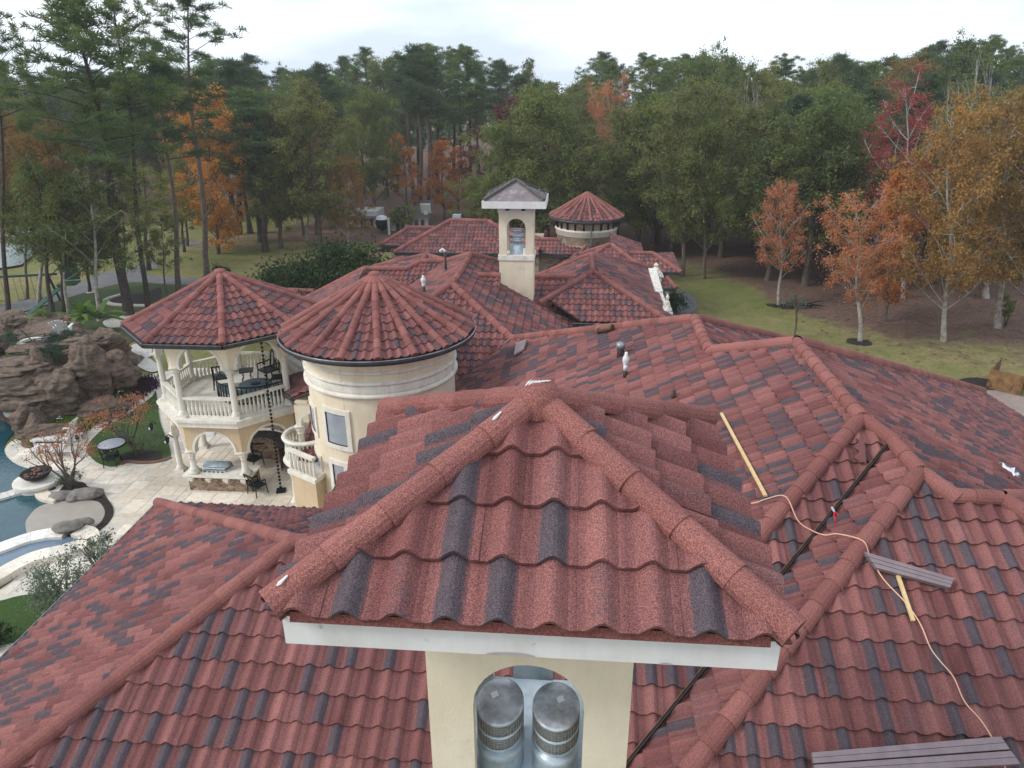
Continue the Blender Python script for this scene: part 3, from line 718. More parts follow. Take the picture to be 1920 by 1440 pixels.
def side_table(label, loc):
    t = thing('side_table', label, 'table', loc, .4, 'small iron side tables')
    m = MB(); m.box((0, 0, .5), (.55, .55, .03)); m.obj('table_top', M['black'], t)
    for x in (-1, 1):
        for y in (-1, 1): m = MB(); m.tube([(x*.2, y*.2, .5), (x*.12, y*.12, .25), (x*.24, y*.24, 0)], .018, 5); m.obj('leg', M['black'], t)
    return t
st = side_table('square iron side table between the crossed-back armchair and the fire table', (-13.1, 26.5, fz))
copy_thing(st, (-11.5, 25.9, fz), .2, 1, 'square iron side table near the right rear column of the pavilion')
t = thing('fire_table', 'round grey stone fire table in the middle of the pavilion upper floor', 'fire table', (-12.2, 25.3, fz))
m = MB(); m.lathe((0, 0, 0), [(.42, 0), (.42, .35), (.62, .37), (.63, .43), (.2, .44), (0, .44)], 28); m.obj('table_base', M['cush'], t, True)
m = MB(); m.lathe((0, 0, .445), [(.2, 0), (.17, .02), (0, .01)], 20); m.obj('burner_bowl', M['black'], t, True)
t = thing('curved_bench', 'long curved teal iron bench with grey blue cushion behind the front balustrade', 'bench', (-12.2, 25.45, fz)); t.scale = (1.08, 1.08, 1.15)
seg = [math.radians(a_) for a_ in range(200, 351, 15)]
for a0, a1 in zip(seg, seg[1:]):
    m = MB(); m.lathe((0, 0, .36), [(.98, 0), (1.30, 0), (1.32, .1), (.98, .1)], 3, a0, a1); m.obj('cushion', M['cush'], t)
m = MB(); m.lathe((0, 0, 0), [(1.38, .10), (1.40, .14), (1.38, .18)], 30, seg[0], seg[-1]); m.lathe((0, 0, 0), [(1.36, .66), (1.40, .70), (1.36, .72), (1.33, .68)], 30, seg[0], seg[-1])
for k in range(46):
    a_ = seg[0]+(seg[-1]-seg[0])*k/45; m.bar((1.38*math.cos(a_), 1.38*math.sin(a_), .1), (1.37*math.cos(a_+(.03 if k % 2 else -.03)), 1.37*math.sin(a_+(.03 if k % 2 else -.03)), .70), .022)
m.obj('iron_back', M['teal'], t)
# rain chain hanging from the gutter corner
rc = U(490, 640, 6.0); base = U(527, 920, 0.02)
rcx, rcy = UY(490, 640, 23.4)[0], 23.4
t = thing('rain_chain', 'black rain chain of small cups hanging from the pavilion gutter corner to the paving', 'rain chain')
top = Vector(UY(489, 636, base[1])); b_ = Vector(base)
m = MB(); nb_ = 40
for i in range(nb_):
    p = top.lerp(b_, i/nb_); m.lathe((p.x, p.y, p.z), [(.012, -.05), (.05, .0), (.055, .03), (0.01, .03)], 7)
m.tube([top, b_], .008, 4); m.obj('cup_chain', M['black'], t)
m = MB(); m.box((b_.x, b_.y, .03), (.34, .34, .06), rz=.3); m.obj('chain_basin', M['teal'], t)

# outdoor kitchen beneath the pavilion
zc = UY(400, 893, GC[1]-AC-.18)[2]; yk = GC[1]-AC-.22
xl, xr = UY(343, 895, yk)[0], UY(471, 900, yk)[0]
t = thing('grill_counter', 'stone grill counter with white top and small corbels under the pavilion', 'counter')
m = MB(); m.box(((xl+xr)/2, yk+.55, zc/2-.03), (xr-xl-.22, .82, zc-.06)); m.obj('stone_base', M['kstone'], t)
m = MB(); m.box(((xl+xr)/2, yk+.45, zc), (xr-xl, 1.0, .07)); m.obj('counter_top', M['white'], t)
for i in range(4):
    x = xl+.3+(xr-xl-.6)*i/3; m = MB(); m.box((x, yk+.05, zc-.13), (.16, .2, .12), taper=1.3); m.box((x, yk+.08, zc-.22), (.12, .12, .1)); m.obj('corbel', M['white'], t)
gx, gz_ = UY(408, 880, yk+.55)[0], zc+.035
t = thing('gas_grill', 'stainless steel built-in grill with a rounded hood on the counter', 'grill', (gx, yk+.62, gz_))
m = MB(); m.lathe((0, 0, 0), [(.0, 0)], 3) if 0 else None
b = MB(); V = []; n_ = 10
for x in (-.47, .47): V += [(x, -.26+.52*k/n_, .30*math.sin(PI*min(1, .12+.88*k/n_))**.6 if k < n_ else 0) for k in range(n_+1)]
b.add(V, [(k, k+1, n_+1+k+1, n_+1+k) for k in range(n_)]+[tuple(range(n_, -1, -1)), tuple(range(n_+1, 2*n_+2))]); b.obj('hood', M['galv'], t, True)
m = MB(); m.bar((-.42, -.31, .14), (.42, -.31, .14), .03); m.bar((-.4, -.31, .14), (-.4, -.25, .14), .02); m.bar((.4, -.31, .14), (.4, -.25, .14), .02); m.obj('handle', M['fascia'], t)
m = MB(); m.box((0, -.30, .03), (.9, .10, .06)); m.obj('control_panel', M['galv'], t)
for i in range(5): m = MB(); m.tube([(-.35+.17*i, -.355, .03), (-.35+.17*i, -.39, .03)], .025, 8); m.obj('knob', M['black'], t)
# curved bar behind
bc = (GC[0]+.6, GC[1]-.9)
t = thing('curved_bar', 'curved stone bar with raised brown tops behind the grill under the pavilion', 'bar counter', (*bc, 0))
m = MB(); m.lathe((0, 0, 0), [(1.05, 0), (1.05, 1.02), (1.5, 1.02), (1.5, 0)], 20, .1, 2.2); m.obj('stone_base', M['kstone'], t)
m = MB(); m.lathe((0, 0, 1.02), [(.95, 0), (.95, .05), (1.55, .05), (1.55, 0)], 20, .05, 2.25); m.obj('bar_top', M['batten'], t)
m = MB(); m.lathe((0, 0, 1.25), [(1.4, 0), (1.4, .05), (1.9, .05), (1.9, 0)], 20, .05, 2.25); m.obj('raised_top', M['whitew'], t)
for loc_, r_, lb in ((U(484, 925, .0), 2.6, 'dark mesh chair beside the stone grill counter'), (U(478, 875, .0), 1.2, 'dark chair at the right end of the grill counter')):
    copy_thing(ic, loc_, r_, .9, lb, 'chairs under the pavilion')
t = thing('dining_table', 'black round table in shade under the rear right arch of the pavilion', 'table', U(494, 850, 0))
m = MB(); m.lathe((0, 0, .7), [(.6, 0), (.6, .04), (0, .04)], 20); m.obj('table_top', M['black'], t)
for k in range(4): a_ = PI/4+PI/2*k; m = MB(); m.bar((.1*math.cos(a_), .1*math.sin(a_), .7), (.4*math.cos(a_), .4*math.sin(a_), 0), .04); m.obj('leg', M['black'], t)
# wall lantern clusters on the left lower column
def lantern(label, P):
    t = thing('wall_lantern', label, 'lantern', P, 0, 'wall lanterns of the pavilion')
    m = MB(); m.tube([(.25, 0, .05), (.1, -.02, .18), (0, -.05, .1)], .02, 6); m.obj('bracket', M['black'], t)
    m = MB(); m.lathe((0, -.05, -.2), [(.03, 0), (.09, .06), (.11, .2), (.13, .22), (.02, .32)], 8); m.obj('lantern_body', M['black'], t)
    m = MB(); m.box((0, -.15, -.08), (.05, .02, .1)); m.obj('pane', M['pvc'], t)
lantern('black wall lantern on the left lower column of the pavilion', UY(313, 822, GC[1]-1.9)); lantern('black wall lantern hanging above the lawn left of the pavilion arch', UY(283, 797, GC[1]-1.0))

# ================================================================== link between pavilion and tower: low roof, balcony
lk = thing('balcony_wing', 'small cream balcony bay with curved white balustrade left of the round tower', 'balcony')
RL = Roof(lk, 8, 41)
ec = UY(550, 746, 22.7)
f = face(RL, 'w', ec, [(548, 746), (505, 720), (512, 706), (578, 662), (592, 700), (592, 728)])
RL.cap(f[1], f[3], R=.12); RL.finish(100, 40)
gutter(lk, [f[1], f[0]], wd=.12, hh=.14)
yb = 22.0
def wbox(x0, y0, x1, y1, ya, yb2, m_, nm):
    a, b = UY(x0, y0, ya), UY(x1, y1, ya); mm = MB(); mm.box(((a[0]+b[0])/2, (ya+yb2)/2, (a[2]+b[2])/2), (abs(b[0]-a[0]), abs(yb2-ya), abs(a[2]-b[2]))); return mm.obj(nm, M[m_], lk)
wbox(552, 753, 580, 792, 22.6, 24.0, 'cream', 'wall')
# arch between column and tower
zA = UY(560, 795, 22.0)[2]; zB = UY(560, 757, 22.0)[2]; xa = UY(556, 790, 22.)[0]
aw = arch_wall(-8.75, 21.95, 1.15, zA, zB, .8, zA, zA+.08, .16); aw.obj('arch_wall', M['cream'], lk)
o = arch_trim(1.1, 0, .39, .2).obj('arch_trim', M['white'], lk, loc=(-8.75, 21.95, zA+.08))
bf = UY(560, 872, 21.6)[2]                 # balcony floor height
cmesh = col_mesh(zA-bf).mesh('column', M['white'], True)
link('column', cmesh, lk, (UY(563, 800, 21.95)[0], 21.95, bf))
bcx, bcy, br = UY(578, 860, 22.3)[0], 22.5, .82
m = MB(); m.lathe((bcx, bcy, bf-.2), [(br-.3, -.5), (br-.1, -.1), (br+.08, 0), (br+.12, .08), (br+.05, .12), (br+.05, .2), (0, .2)], 24, PI*.75, PI*1.75); m.obj('balcony_floor', M['white'], lk, True)
m = MB(); m.lathe((bcx, bcy, bf-.75), [(0, 0), (br-.32, 0), (br-.12, .5)], 24, PI*.75, PI*1.75); m.obj('balcony_apron', M['beige'], lk)
m = MB(); m.lathe((bcx, bcy, bf+bal_h+.03), [(br-.12, 0), (br+.06, 0), (br+.08, .05), (br+.04, .1), (br-.1, .1), (br-.12, 0)], 24, PI*.75, PI*1.75); m.obj('handrail', M['white'], lk, True)
for k in range(17):
    a_ = PI*.78+PI*.94*k/16; link('baluster', bal, lk, (bcx+(br-.04)*math.cos(a_), bcy+(br-.04)*math.sin(a_), bf+.02))
for px, yy in ((553, 22.5), (566, 23.0)):
    p = UY(px, 905, yy); c2 = col_mesh(bf-.7).mesh('column', M['white'], True); link('column', c2, lk, (p[0], yy, 0))
# straight stair balustrade and its plinth against the tower
p0, p1 = Vector(UY(586, 900, 20.9)), Vector(UY(600, 925, 20.4))
zt_ = UY(588, 880, 21.0)[2]
m = MB(); m.prism([(p.x if hasattr(p, 'x') else p[0], p.y if hasattr(p, 'y') else p[1]) for p in (Vector((-9.35, 21.0, 0)), Vector((-8.3, 20.4, 0)), Vector((-8.0, 21.2, 0)), Vector((-8.8, 22.0, 0)))], 0, zt_-.15); m.obj('plinth', M['beige'], lk)
m = MB(); m.prism([(-9.45, 20.95), (-8.25, 20.25), (-7.95, 21.2), (-8.8, 22.05)], zt_-.15, zt_); m.obj('plinth_cap', M['white'], lk)
for k in range(7):
    t_ = k/6; link('baluster', bal, lk, (-9.3+1.0*t_, 21.0-.58*t_, zt_))
m = MB(); m.bar((-9.4, 21.06, zt_+bal_h+.04), (-8.25, 20.38, zt_+bal_h+.04), .16, .09); m.obj('handrail', M['white'], lk)

# ================================================================== REAR CHIMNEY with bare cap
yr = 32.8
rcn = thing('bare_capped_chimney', 'tall cream chimney with an arched opening and a grey untiled pyramid cap', 'chimney')
def zr(py): return UY(968, py, yr)[2]
xL, xR = UY(936, 480, yr)[0], UY(1000, 480, yr)[0]; cxr = (xL+xR)/2; wr = xR-xL; dp = 1.25
zt_ = zr(399); zsil = zr(484); r0 = UY(983, 450, yr)[0]-UY(948, 450, yr)[0]; za_ = zr(410)
m = MB(); m.prism([(xL, yr), (xR, yr), (xR, yr+dp), (xL, yr+dp)], 3.2, zsil-.1); m.obj('shaft', M['cream'], rcn)
m = MB(); m.prism([(xL-.05, yr-.05), (xR+.05, yr-.05), (xR+.05, yr+dp+.05), (xL-.05, yr+dp+.05)], zsil-.1, zsil+.12); m.obj('sill_band', M['white'], rcn)
for yy in (yr+.06, yr+dp-.06): arch_wall(cxr, yy, wr, zsil+.12, zt_, r0, zsil+.12, za_-r0/2, .12).obj('arched_wall', M['cream'], rcn)
for sg in (-1, 1): arch_wall(cxr+sg*(wr/2-.06), yr+dp/2, dp-.244, zsil+.12, zt_-.002, .6, zsil+.12, za_-.45, .118, axis='y').obj('side_wall', M['cream'], rcn)
m = MB(); m.prism([(xL-.04, yr-.04), (xR+.04, yr-.04), (xR+.04, yr+dp+.04), (xL-.04, yr+dp+.04)], zt_, zt_+.22); m.obj('top_band', M['fascia'], rcn)
ycf = yr-.62; zc0, zc1 = UY(903, 391, ycf)[2], UY(903, 378, ycf)[2]
xa_, xb_ = UY(903, 385, ycf)[0], UY(1024, 385, ycf)[0]; hw = (xb_-xa_)/2; cxc = (xa_+xb_)/2; ycc = ycf+hw
m = MB(); m.prism([(xa_, ycf), (xb_, ycf), (xb_, ycf+2*hw), (xa_, ycf+2*hw)], zc0, zc1); m.obj('fascia', M['fascia'], rcn)
apz = UY(964, 338, ycc)[2]
co = [(xa_+.05, ycf+.05, zc1+.002), (xb_-.05, ycf+.05, zc1+.002), (xb_-.05, ycf+2*hw-.05, zc1+.002), (xa_+.05, ycf+2*hw-.05, zc1+.002)]
for i in range(4): m = MB(); m.add([co[i], co[(i+1) % 4], (cxc, ycc, apz)], [(0, 1, 2)]); m.obj('cap_board', M['concap'], rcn)
for i in range(4):
    a_, b_ = Vector(co[i]), Vector((cxc, ycc, apz)); m = MB(); m.bar(a_.lerp(b_, .03)+Vector((0, 0, .06)), b_+Vector((0, 0, .05)), .16, .1); m.obj('hip_batten', M['batten'], rcn)
    m = MB(); c_ = Vector(co[(i+1) % 4]); pp = (a_-b_).cross(c_-b_).normalized(); pp = pp if pp.z > 0 else -pp
    for q in (.94, .72): 
        if i: m.bar(b_.lerp(a_, q).lerp(b_.lerp(c_, q), .12)+pp*.05, b_.lerp(c_, q).lerp(b_.lerp(a_, q), .12)+pp*.05, .09, .05)
    if m.v: m.obj('cross_batten', M['batten'], rcn)
for sx in (-.35, .35): m = MB(); m.box((cxr+sx, yr-.3, zc0-.05), (.16, .5, .1)); m.obj('bracket', M['black'], rcn)
t = thing('rear_flue', 'tiered steel flue cap inside the arch of the grey capped chimney', 'flue', (cxr+.02, yr+.5, zsil+.12))
m = MB(); m.lathe((0, 0, 0), [(.36, 0), (.36, .42), (.2, .45), (.2, .9)], 18); m.obj('flue_pipe', M['galv'], t, True)
for zz in (.62, .85, 1.08): m = MB(); m.lathe((0, 0, zz), [(.22, -.06), (.34, 0), (.34, .03), (0, .07)], 18); m.obj('flue_collar', M['galvc'], t, True)
m = MB(); m.box((.42, -.2, .14), (.3, .3, .28)); m.obj('foil_wrap', M['paper'], t)
t = thing('chimney_saddle', 'short tiled saddle roof on the west side of the grey capped chimney', 'saddle')
RK = Roof(t, 6, 5)
sr = UPL(898, 518, *Qe); sr2 = (sr[0]+1.0, sr[1]-.1, sr[2]-.02)
RK.slope([sr, (sr[0]+1.0, sr[1], sr[2]), (sr[0]+1.0, sr[1]-.9, sr[2]-.5), (sr[0]+.5, sr[1]-.5, sr[2]-.27)]); RK.cap(sr, (sr[0]+1.0, sr[1], sr[2]+.01), R=.13); RK.finish(20, 10)

# ================================================================== REAR RANGE, STONE TOWER
rr_ = thing('rear_range', 'low rear house range with small-looking tiled hip roofs beyond the chimneys', 'house')
RB = Roof(rr_, 6, 51)
e0 = U(740, 475, 3.6)
f1 = face(RB, 's', e0, [(740, 474), (845, 414), (916, 416), (1010, 470), (1010, 478), (935, 476)])
RB.cap(f1[0], f1[1], R=.16); RB.cap(f1[1], f1[2], R=.16); RB.cap(f1[3], f1[2], R=.16)
e_ = U(714, 461, 3.6); f0 = face(RB, 's', e_, [(714, 460), (766, 428), (815, 428), (775, 462)])
RB.cap(f0[0], f0[1], R=.15); RB.cap(f0[1], f0[2], R=.15)
RB.slope([f1[1], f1[2], (f1[2][0]+8, f1[2][1]+8, f1[1][2]-4), (f1[1][0]-8, f1[1][1]+8, f1[1][2]-4)], tiles=False)
RB.slope([f1[2], f1[3], (f1[2][0]+8, f1[2][1]+8, f1[1][2]-4)])
f2 = face(RB, 's', U(1040, 476, 3.5), [(985, 474), (985, 449), (1047, 450), (1085, 478), (1060, 478)])
RB.cap(f2[1], f2[2], R=.13)
f3 = face(RB, 'w', U(1040, 480, 3.5), [(1042, 452), (1060, 440), (1110, 480), (1075, 482)]) if 0 else None
face(RB, 's', U(1040, 476, 3.5), [(1047, 452), (1062, 461), (1100, 467), (1140, 462), (1165, 460), (1185, 480), (1085, 478)])
f4 = face(RB, 's', U(1090, 480, 3.5), [(1085, 478), (1098, 462), (1112, 472), (1128, 482)]); RB.cap(f4[0], f4[1], R=.13)
kp = U(1214, 510, 3.4)
f5 = face(RB, 's', kp, [(1145, 459), (1112, 479), (1110, 512), (1214, 511)])
RB.cap(f5[1], f5[0], R=.15); RB.cap(f5[3], f5[0], R=.15)
f6 = face(RB, 'w', f5[0], [(1145, 459), (1050, 482), (1000, 506), (1085, 500), (1112, 479)])
RB.cap(f6[2], f6[0], R=.14)
RB.slope([f5[0], f5[3], (f5[3][0]+.3, f5[3][1]+9, f5[3][2]), (f5[0][0]+.1, f5[0][1]+4, f5[0][2])])
f7 = face(RB, 's', U(1240, 511, 3.2), [(1181, 476), (1224, 476), (1276, 511), (1205, 511)])
RB.cap(f7[0], f7[1], R=.14); RB.cap(f7[2], f7[1], R=.15)
RB.slope([f7[1], f7[2], (f7[2][0]+.2, f7[2][1]+6, f7[2][2])])
f8 = face(RB, 's', U(1262, 541, 2.4), [(1222, 541), (1222, 512), (1245, 514), (1267, 541)])
RB.cap(f8[3], f8[2], R=.14)
RB.finish(0, 0)
gutter(rr_, [f1[0], f1[5], f1[4]], wd=.2, hh=.22); gutter(rr_, [f0[0], f0[3]], wd=.2, hh=.22); gutter(rr_, [f2[0], f2[4]], wd=.2, hh=.22); gutter(rr_, [f7[3], f7[2]], wd=.2, hh=.22); gutter(rr_, [f8[0], f8[3]], wd=.2, hh=.22)
def wall_under(a, b, dpt, z1, m_):
    mm = MB(); mm.prism([(a[0], a[1]), (b[0], b[1]), (b[0], b[1]+dpt), (a[0], a[1]+dpt)], -.3, z1); mm.obj('wall', M[m_], rr_)
wall_under((f1[0][0]+.6, f1[0][1]+.5), (f1[3][0], f1[0][1]+.5), 9, 3.3, 'stone'); wall_under((f0[0][0]+.6, f0[0][1]+.5), (f0[3][0]+1, f0[0][1]+.5), 6, 3.3, 'stone')
wall_under((f2[0][0], f2[0][1]+.5), (f2[3][0]+.5, f2[0][1]+.5), 6, 3.2, 'stone'); wall_under((f5[1][0], f5[3][1]+.5), (f5[3][0]-.5, f5[3][1]+.5), 7, 3.1, 'stone')
wall_under((f7[3][0]+.5, f7[2][1]+.5), (f7[2][0]-.6, f7[2][1]+.5), 5, 2.9, 'cream'); wall_under((f8[0][0]+.3, f8[3][1]+.4), (f8[3][0]-.5, f8[3][1]+.4), 3, 2.1, 'cream')
for px in (1275, 1262):
    pass
st_ = thing('stone_tower', 'round field-stone tower with white band and conical tiled roof beyond the chimney', 'tower')
RS = Roof(st_, 6, 61)
sy = 56.; sc_ = UY(1100, 404, sy); sze = sc_[2]; sre = 68*sy/F*.985; srw = 54.5*sy/F*.985
SC = (sc_[0], sy)
hgt = UY(1101, 362, sy)[2]-sze
sap = cone_tower(st_, RS, SC, sre, sze, 20, slope=hgt/sre, a_off=.1, capR=.1); RS.finish(0, 80)
m = MB(); m.lathe((*SC, sze), [(sre-.1, -.2), (sre+.1, -.2), (sre+.12, 0), (sre-.05, 0)], 48); m.obj('gutter', M['gutter'], st_, True)
m = MB(); m.lathe((*SC, 0), [(srw, -.3), (srw, sze-.12), (sre-.1, sze-.12)], 48); m.obj('wall', M['stone'], st_, True)
def zst(py): return UY(1100, py, sy-srw)[2]
m = MB(); m.lathe((*SC, 0), [(srw, zst(447)), (srw+.1, zst(446)), (srw+.1, zst(438)), (srw+.17, zst(437)), (srw+.17, zst(434)), (srw, zst(433))], 48); m.obj('white_band', M['white'], st_, True)
m = MB(); m.lathe((*SC, 0), [(srw+.01, sze-.26), (srw+.06, sze-.26), (srw+.06, sze-.13)], 48); m.obj('eave_band', M['white'], st_, True)
for k in range(22):
    a_ = 2*PI*k/22+.05; m = MB(); m.bar((SC[0]+(srw+.08)*math.cos(a_), SC[1]+(srw+.08)*math.sin(a_), zst(433)), (SC[0]+(srw+.1)*math.cos(a_), SC[1]+(srw+.1)*math.sin(a_), sze-.15), .12); m.obj('bracket_post', M['black'], st_)
m = MB(); m.tube([(SC[0]+.35, SC[1]-srw-.22, zst(462)), (SC[0]+.35, SC[1]-srw-.22, sze-.1)], .05, 8); m.obj('downpipe', M['guttere'], st_)

# ================================================================== parapet with finials on the east wing
pp_ = thing('finial_parapet', 'weathered white stepped gable parapet with two urn finials', 'parapet')
xP = 4.92
ya_, yb_ = 44.5, 33.6
pa, pb = UY(1228, 520, 44.)[2], 0
def zP(y): return ea[2]-S_*(xP-ea[0])
m = MB(); prof = [(1236, 590), (1228, 540), (1224, 510)]
m.prism([(xP, 33.7), (xP+.12, 33.7), (xP+.12, 44.4), (xP, 44.4)], -.3, zP(0)+.02); m.obj('parapet_wall', M['cream'], pp_)
m = MB(); m.prism([(xP-.01, 33.6), (xP+.14, 33.6), (xP+.14, 44.5), (xP-.01, 44.5)], zP(0)+.02, zP(0)+.06); m.obj('coping', M['black'], pp_)
def finial(px, pyb, pyt, y, wpx):
    b = UY(px, pyb, y); tt = UY(px, pyt, y); h = tt[2]-b[2]; r = wpx/F*np.dot(np.array(b)-[0, 0, CZ], FW)/2
    m = MB(); m.box((b[0], y, b[2]+h*.16), (r*1.5, r*1.5, h*.32)); m.box((b[0], y, b[2]+h*.34), (r*2, r*2, h*.05))
    m.lathe((b[0], y, b[2]+h*.36), [(r*1.0, 0), (r*.95, h*.08), (r*.62, h*.2), (r*.5, h*.3), (r*.42, h*.36), (r*.2, h*.4), (r*.3, h*.46), (r*.32, h*.52), (r*.12, h*.6), (0, h*.64)], 12)
    m.obj('urn_finial', M['whitew'], pp_)
finial(1228, 528, 492, 43.6, 28); finial(1248, 603, 550, 34.2, 21)
m = MB(); 
a1, a2, a3 = UY(1222, 515, 43.2), UY(1234, 560, 37.5), UY(1246, 590, 34.4)
m.bar(a1, a2, .45, .8); m.bar(a2, a3, .42, .6); m.obj('scroll_coping', M['whitew'], pp_)

# ================================================================== GROUND
def poly_px(pts, z=0.): return [U(x, y, z)[:2] for x, y in pts]
def pip(x, y, poly):
    c = False; n = len(poly); j = n-1
    for i in range(n):
        if (poly[i][1] > y) != (poly[j][1] > y) and x < (poly[j][0]-poly[i][0])*(y-poly[i][1])/(poly[j][1]-poly[i][1])+poly[i][0]: c = not c
        j = i
    return c
def smooth_closed(pts, n=6):
    P = [np.array(p[:2], float) for p in pts]; out = []; m_ = len(P)
    for i in range(m_):
        p0, p1, p2, p3 = P[i-1], P[i], P[(i+1) % m_], P[(i+2) % m_]
        for k in range(n):
            t = k/n; out.append(tuple(.5*((2*p1)+(p2-p0)*t+(2*p0-5*p1+4*p2-p3)*t*t+(3*p1-p0-3*p2+p3)*t**3)))
    return out
def smooth_open(pts, n=6):
    P = [np.array(p, float) for p in pts]; P = [2*P[0]-P[1]]+P+[2*P[-1]-P[-2]]; out = []
    for i in range(1, len(P)-2):
        p0, p1, p2, p3 = P[i-1:i+3]
        for k in range(n):
            t = k/n; out.append(tuple(.5*((2*p1)+(p2-p0)*t+(2*p0-5*p1+4*p2-p3)*t*t+(3*p1-p0-3*p2+p3)*t**3)))
    out.append(tuple(P[-2])); return out
litter_edge_R = [(1240, 500), (1300, 505), (1420, 545), (1480, 590), (1600, 625), (1700, 655), (1920, 690), (2300, 760)]
LR = [U(x, y)[:2] for x, y in litter_edge_R]
litter_L = [U(x, y)[:2] for x, y in ((400, 470), (520, 468), (620, 470), (720, 470), (840, 480))]
def litter(x, y):
    """1 = leaf covered forest floor, 0 = lawn"""
    if x > 2:
        e = np.interp(x, [p[0] for p in LR], [p[1] for p in LR]) if x < LR[-1][0] else LR[-1][1]
        w_ = 9+4*math.sin(x*.3); return min(1, max(0, (y-e)/w_+.25))
    e = np.interp(x, [p[0] for p in litter_L], [p[1] for p in litter_L])
    v = min(1, max(0, (y-e)/6+.1))
    gp = U(445, 400)
    d = math.hypot((x-gp[0])/16, (y-gp[1])/26)            # green clearing between the trunks
    return v*min(1, max(0, d-.5)*2) if x < litter_L[2][0] else v
def ground():
    xs = np.concatenate([np.linspace(-530, -110, 12)[:-1], np.arange(-110, 110.1, 1.6), np.linspace(110, 530, 12)[1:]])
    ys = np.concatenate([[-75, -50], np.arange(-20, 130.1, 1.6), np.linspace(130, 560, 12)[1:]])
    V = []; col = []
    for y in ys:
        for x in xs:
            n = mnoise.noise(Vector((x*.05, y*.05, 0)))
            z = -.05 if abs(x) < 25 and y < 45 else -.05+.5*n*min(1, max(0, (y-45)/30))
            V.append((x, y, z)); l_ = litter(x, y) if y < 110 else 1.; col.append((l_, l_, l_, 1))
    nx = len(xs); F_ = [(j*nx+i, j*nx+i+1, (j+1)*nx+i+1, (j+1)*nx+i) for j in range(len(ys)-1) for i in range(nx-1)]
    me = bpy.data.meshes.new('ground'); me.from_pydata(V, [], F_)
    at = me.color_attributes.new('litter', 'FLOAT_COLOR', 'POINT'); at.data.foreach_set('color', np.array(col, 'f').ravel())
    m, nt, b, N, L = nodes_of('lawn_and_leaf_litter'); b.inputs['Roughness'].default_value = .95; b.inputs['Specular IOR Level'].default_value = .1
    P = wpos(N); a = N.new('ShaderNodeAttribute'); a.attribute_name = 'litter'
    n1 = tex(N, L, .12, 5, .6, P).outputs['Fac']; n2 = tex(N, L, 1.1, 6, .7, P).outputs['Fac']; n3 = tex(N, L, 7, 5, .8, P).outputs['Fac']; n4 = tex(N, L, .35, 4, .6, P).outputs['Fac']
    grass = mixc(N, L, ramp(N, L, n1, [(.38, (0, 0, 0)), (.6, (1, 1, 1))]), (.155, .165, .055), (.25, .205, .10))
    grass = mixc(N, L, ramp(N, L, n2, [(.4, (0, 0, 0)), (.7, (.6, .6, .6))]), grass, (.085, .125, .036))
    grass = mixc(N, L, .7, grass, ramp(N, L, n3, [(.3, (.6, .6, .6)), (.7, (1.4, 1.4, 1.35))]), 'MULTIPLY')
    lit = mixc(N, L, n4, (.105, .068, .058), (.19, .125, .10))
    lit = mixc(N, L, .75, lit, ramp(N, L, n3, [(.32, (.4, .4, .4)), (.5, (1, 1, 1)), (.68, (1.9, 1.6, 1.4))]), 'MULTIPLY')
    f = math_(N, L, 'ADD', a.outputs['Fac'], math_(N, L, 'MULTIPLY', math_(N, L, 'SUBTRACT', n2, .5), 1.6))
    f = math_(N, L, 'ADD', f, math_(N, L, 'MULTIPLY', math_(N, L, 'SUBTRACT', n4, .5), 1.1))
    f = ramp(N, L, f, [(.3, (0, 0, 0)), (.75, (1, 1, 1))])
    L.new(mixc(N, L, f, grass, lit), b.inputs['Base Color']); bump(N, L, n3, .6, .1, b)
    me.materials.append(m); link('ground', me, kind='structure')
ground()
def grass_mat(name, a_, b_):
    return mat(name, a_, b_, 9, .95, bmp=.6, bscale=50, spots=(tuple(x*1.8 for x in a_), 22, .6, .4))
M['turf'] = grass_mat('green_turf', (.045, .085, .016), (.025, .055, .010)); M['lawn'] = grass_mat('dull_green_lawn', (.058, .085, .025), (.03, .05, .014))  # lawn: dull dark green grass colour
M['asph'] = mat('grey_drive', (.17, .17, .18), (.12, .12, .125), 1.2, .95, bmp=.3, spots=((.22, .18, .13), 3, .62, .5))
M['gravel'] = mat('white_gravel', (.62, .60, .56), (.30, .28, .26), 14, .9, bmp=.8, bscale=20)
M['mulch'] = mat('dark_mulch', (.035, .026, .024), (.015, .012, .012), 12, .95, bmp=.8, bscale=25)
M['concrete'] = mat('driveway_concrete', (.30, .235, .20), (.24, .19, .165), 1.5, .9, spots=((.18, .13, .1), 4, .62, .5))
M['redpath'] = mat('pine_straw_path', (.22, .115, .085), (.15, .08, .06), 2.5, .95, bmp=.4)
M['greengrass'] = grass_mat('bright_far_lawn', (.075, .14, .03), (.05, .10, .02))
def sheet(name, pts, z, m_, sm=True, th=.0, kind='structure', root=None):
    p = smooth_closed(pts) if sm else pts
    mm = MB(); mm.prism(p, z-max(th, .03), z); return mm.obj(name, M[m_], root, kind=None if root else kind)
sheet('side_lawn', poly_px([(90, 590), (110, 560), (240, 528), (330, 532), (420, 535), (450, 560), (420, 590), (300, 600), (250, 640), (180, 625)]), -.0, 'lawn')
sheet('drive', poly_px([(0, 574), (60, 560), (120, 545), (190, 514), (300, 488), (380, 468), (440, 470), (380, 482), (300, 500), (262, 512), (330, 520), (420, 524), (440, 530), (330, 534), (240, 530), (150, 552), (60, 580), (0, 592)]), .02, 'asph')
sheet('far_drive', poly_px([(320, 450), (345, 452), (420, 462), (430, 470), (360, 464), (320, 458)]), .03, 'asph')
sheet('gravel_strip', poly_px([(193, 604), (215, 596), (262, 585), (285, 580), (250, 600), (232, 612), (205, 614)]), .03, 'gravel')
sheet('round_path', poly_px([(246, 650), (258, 645), (282, 648), (284, 668), (262, 668), (248, 660)]), .03, 'gravel')
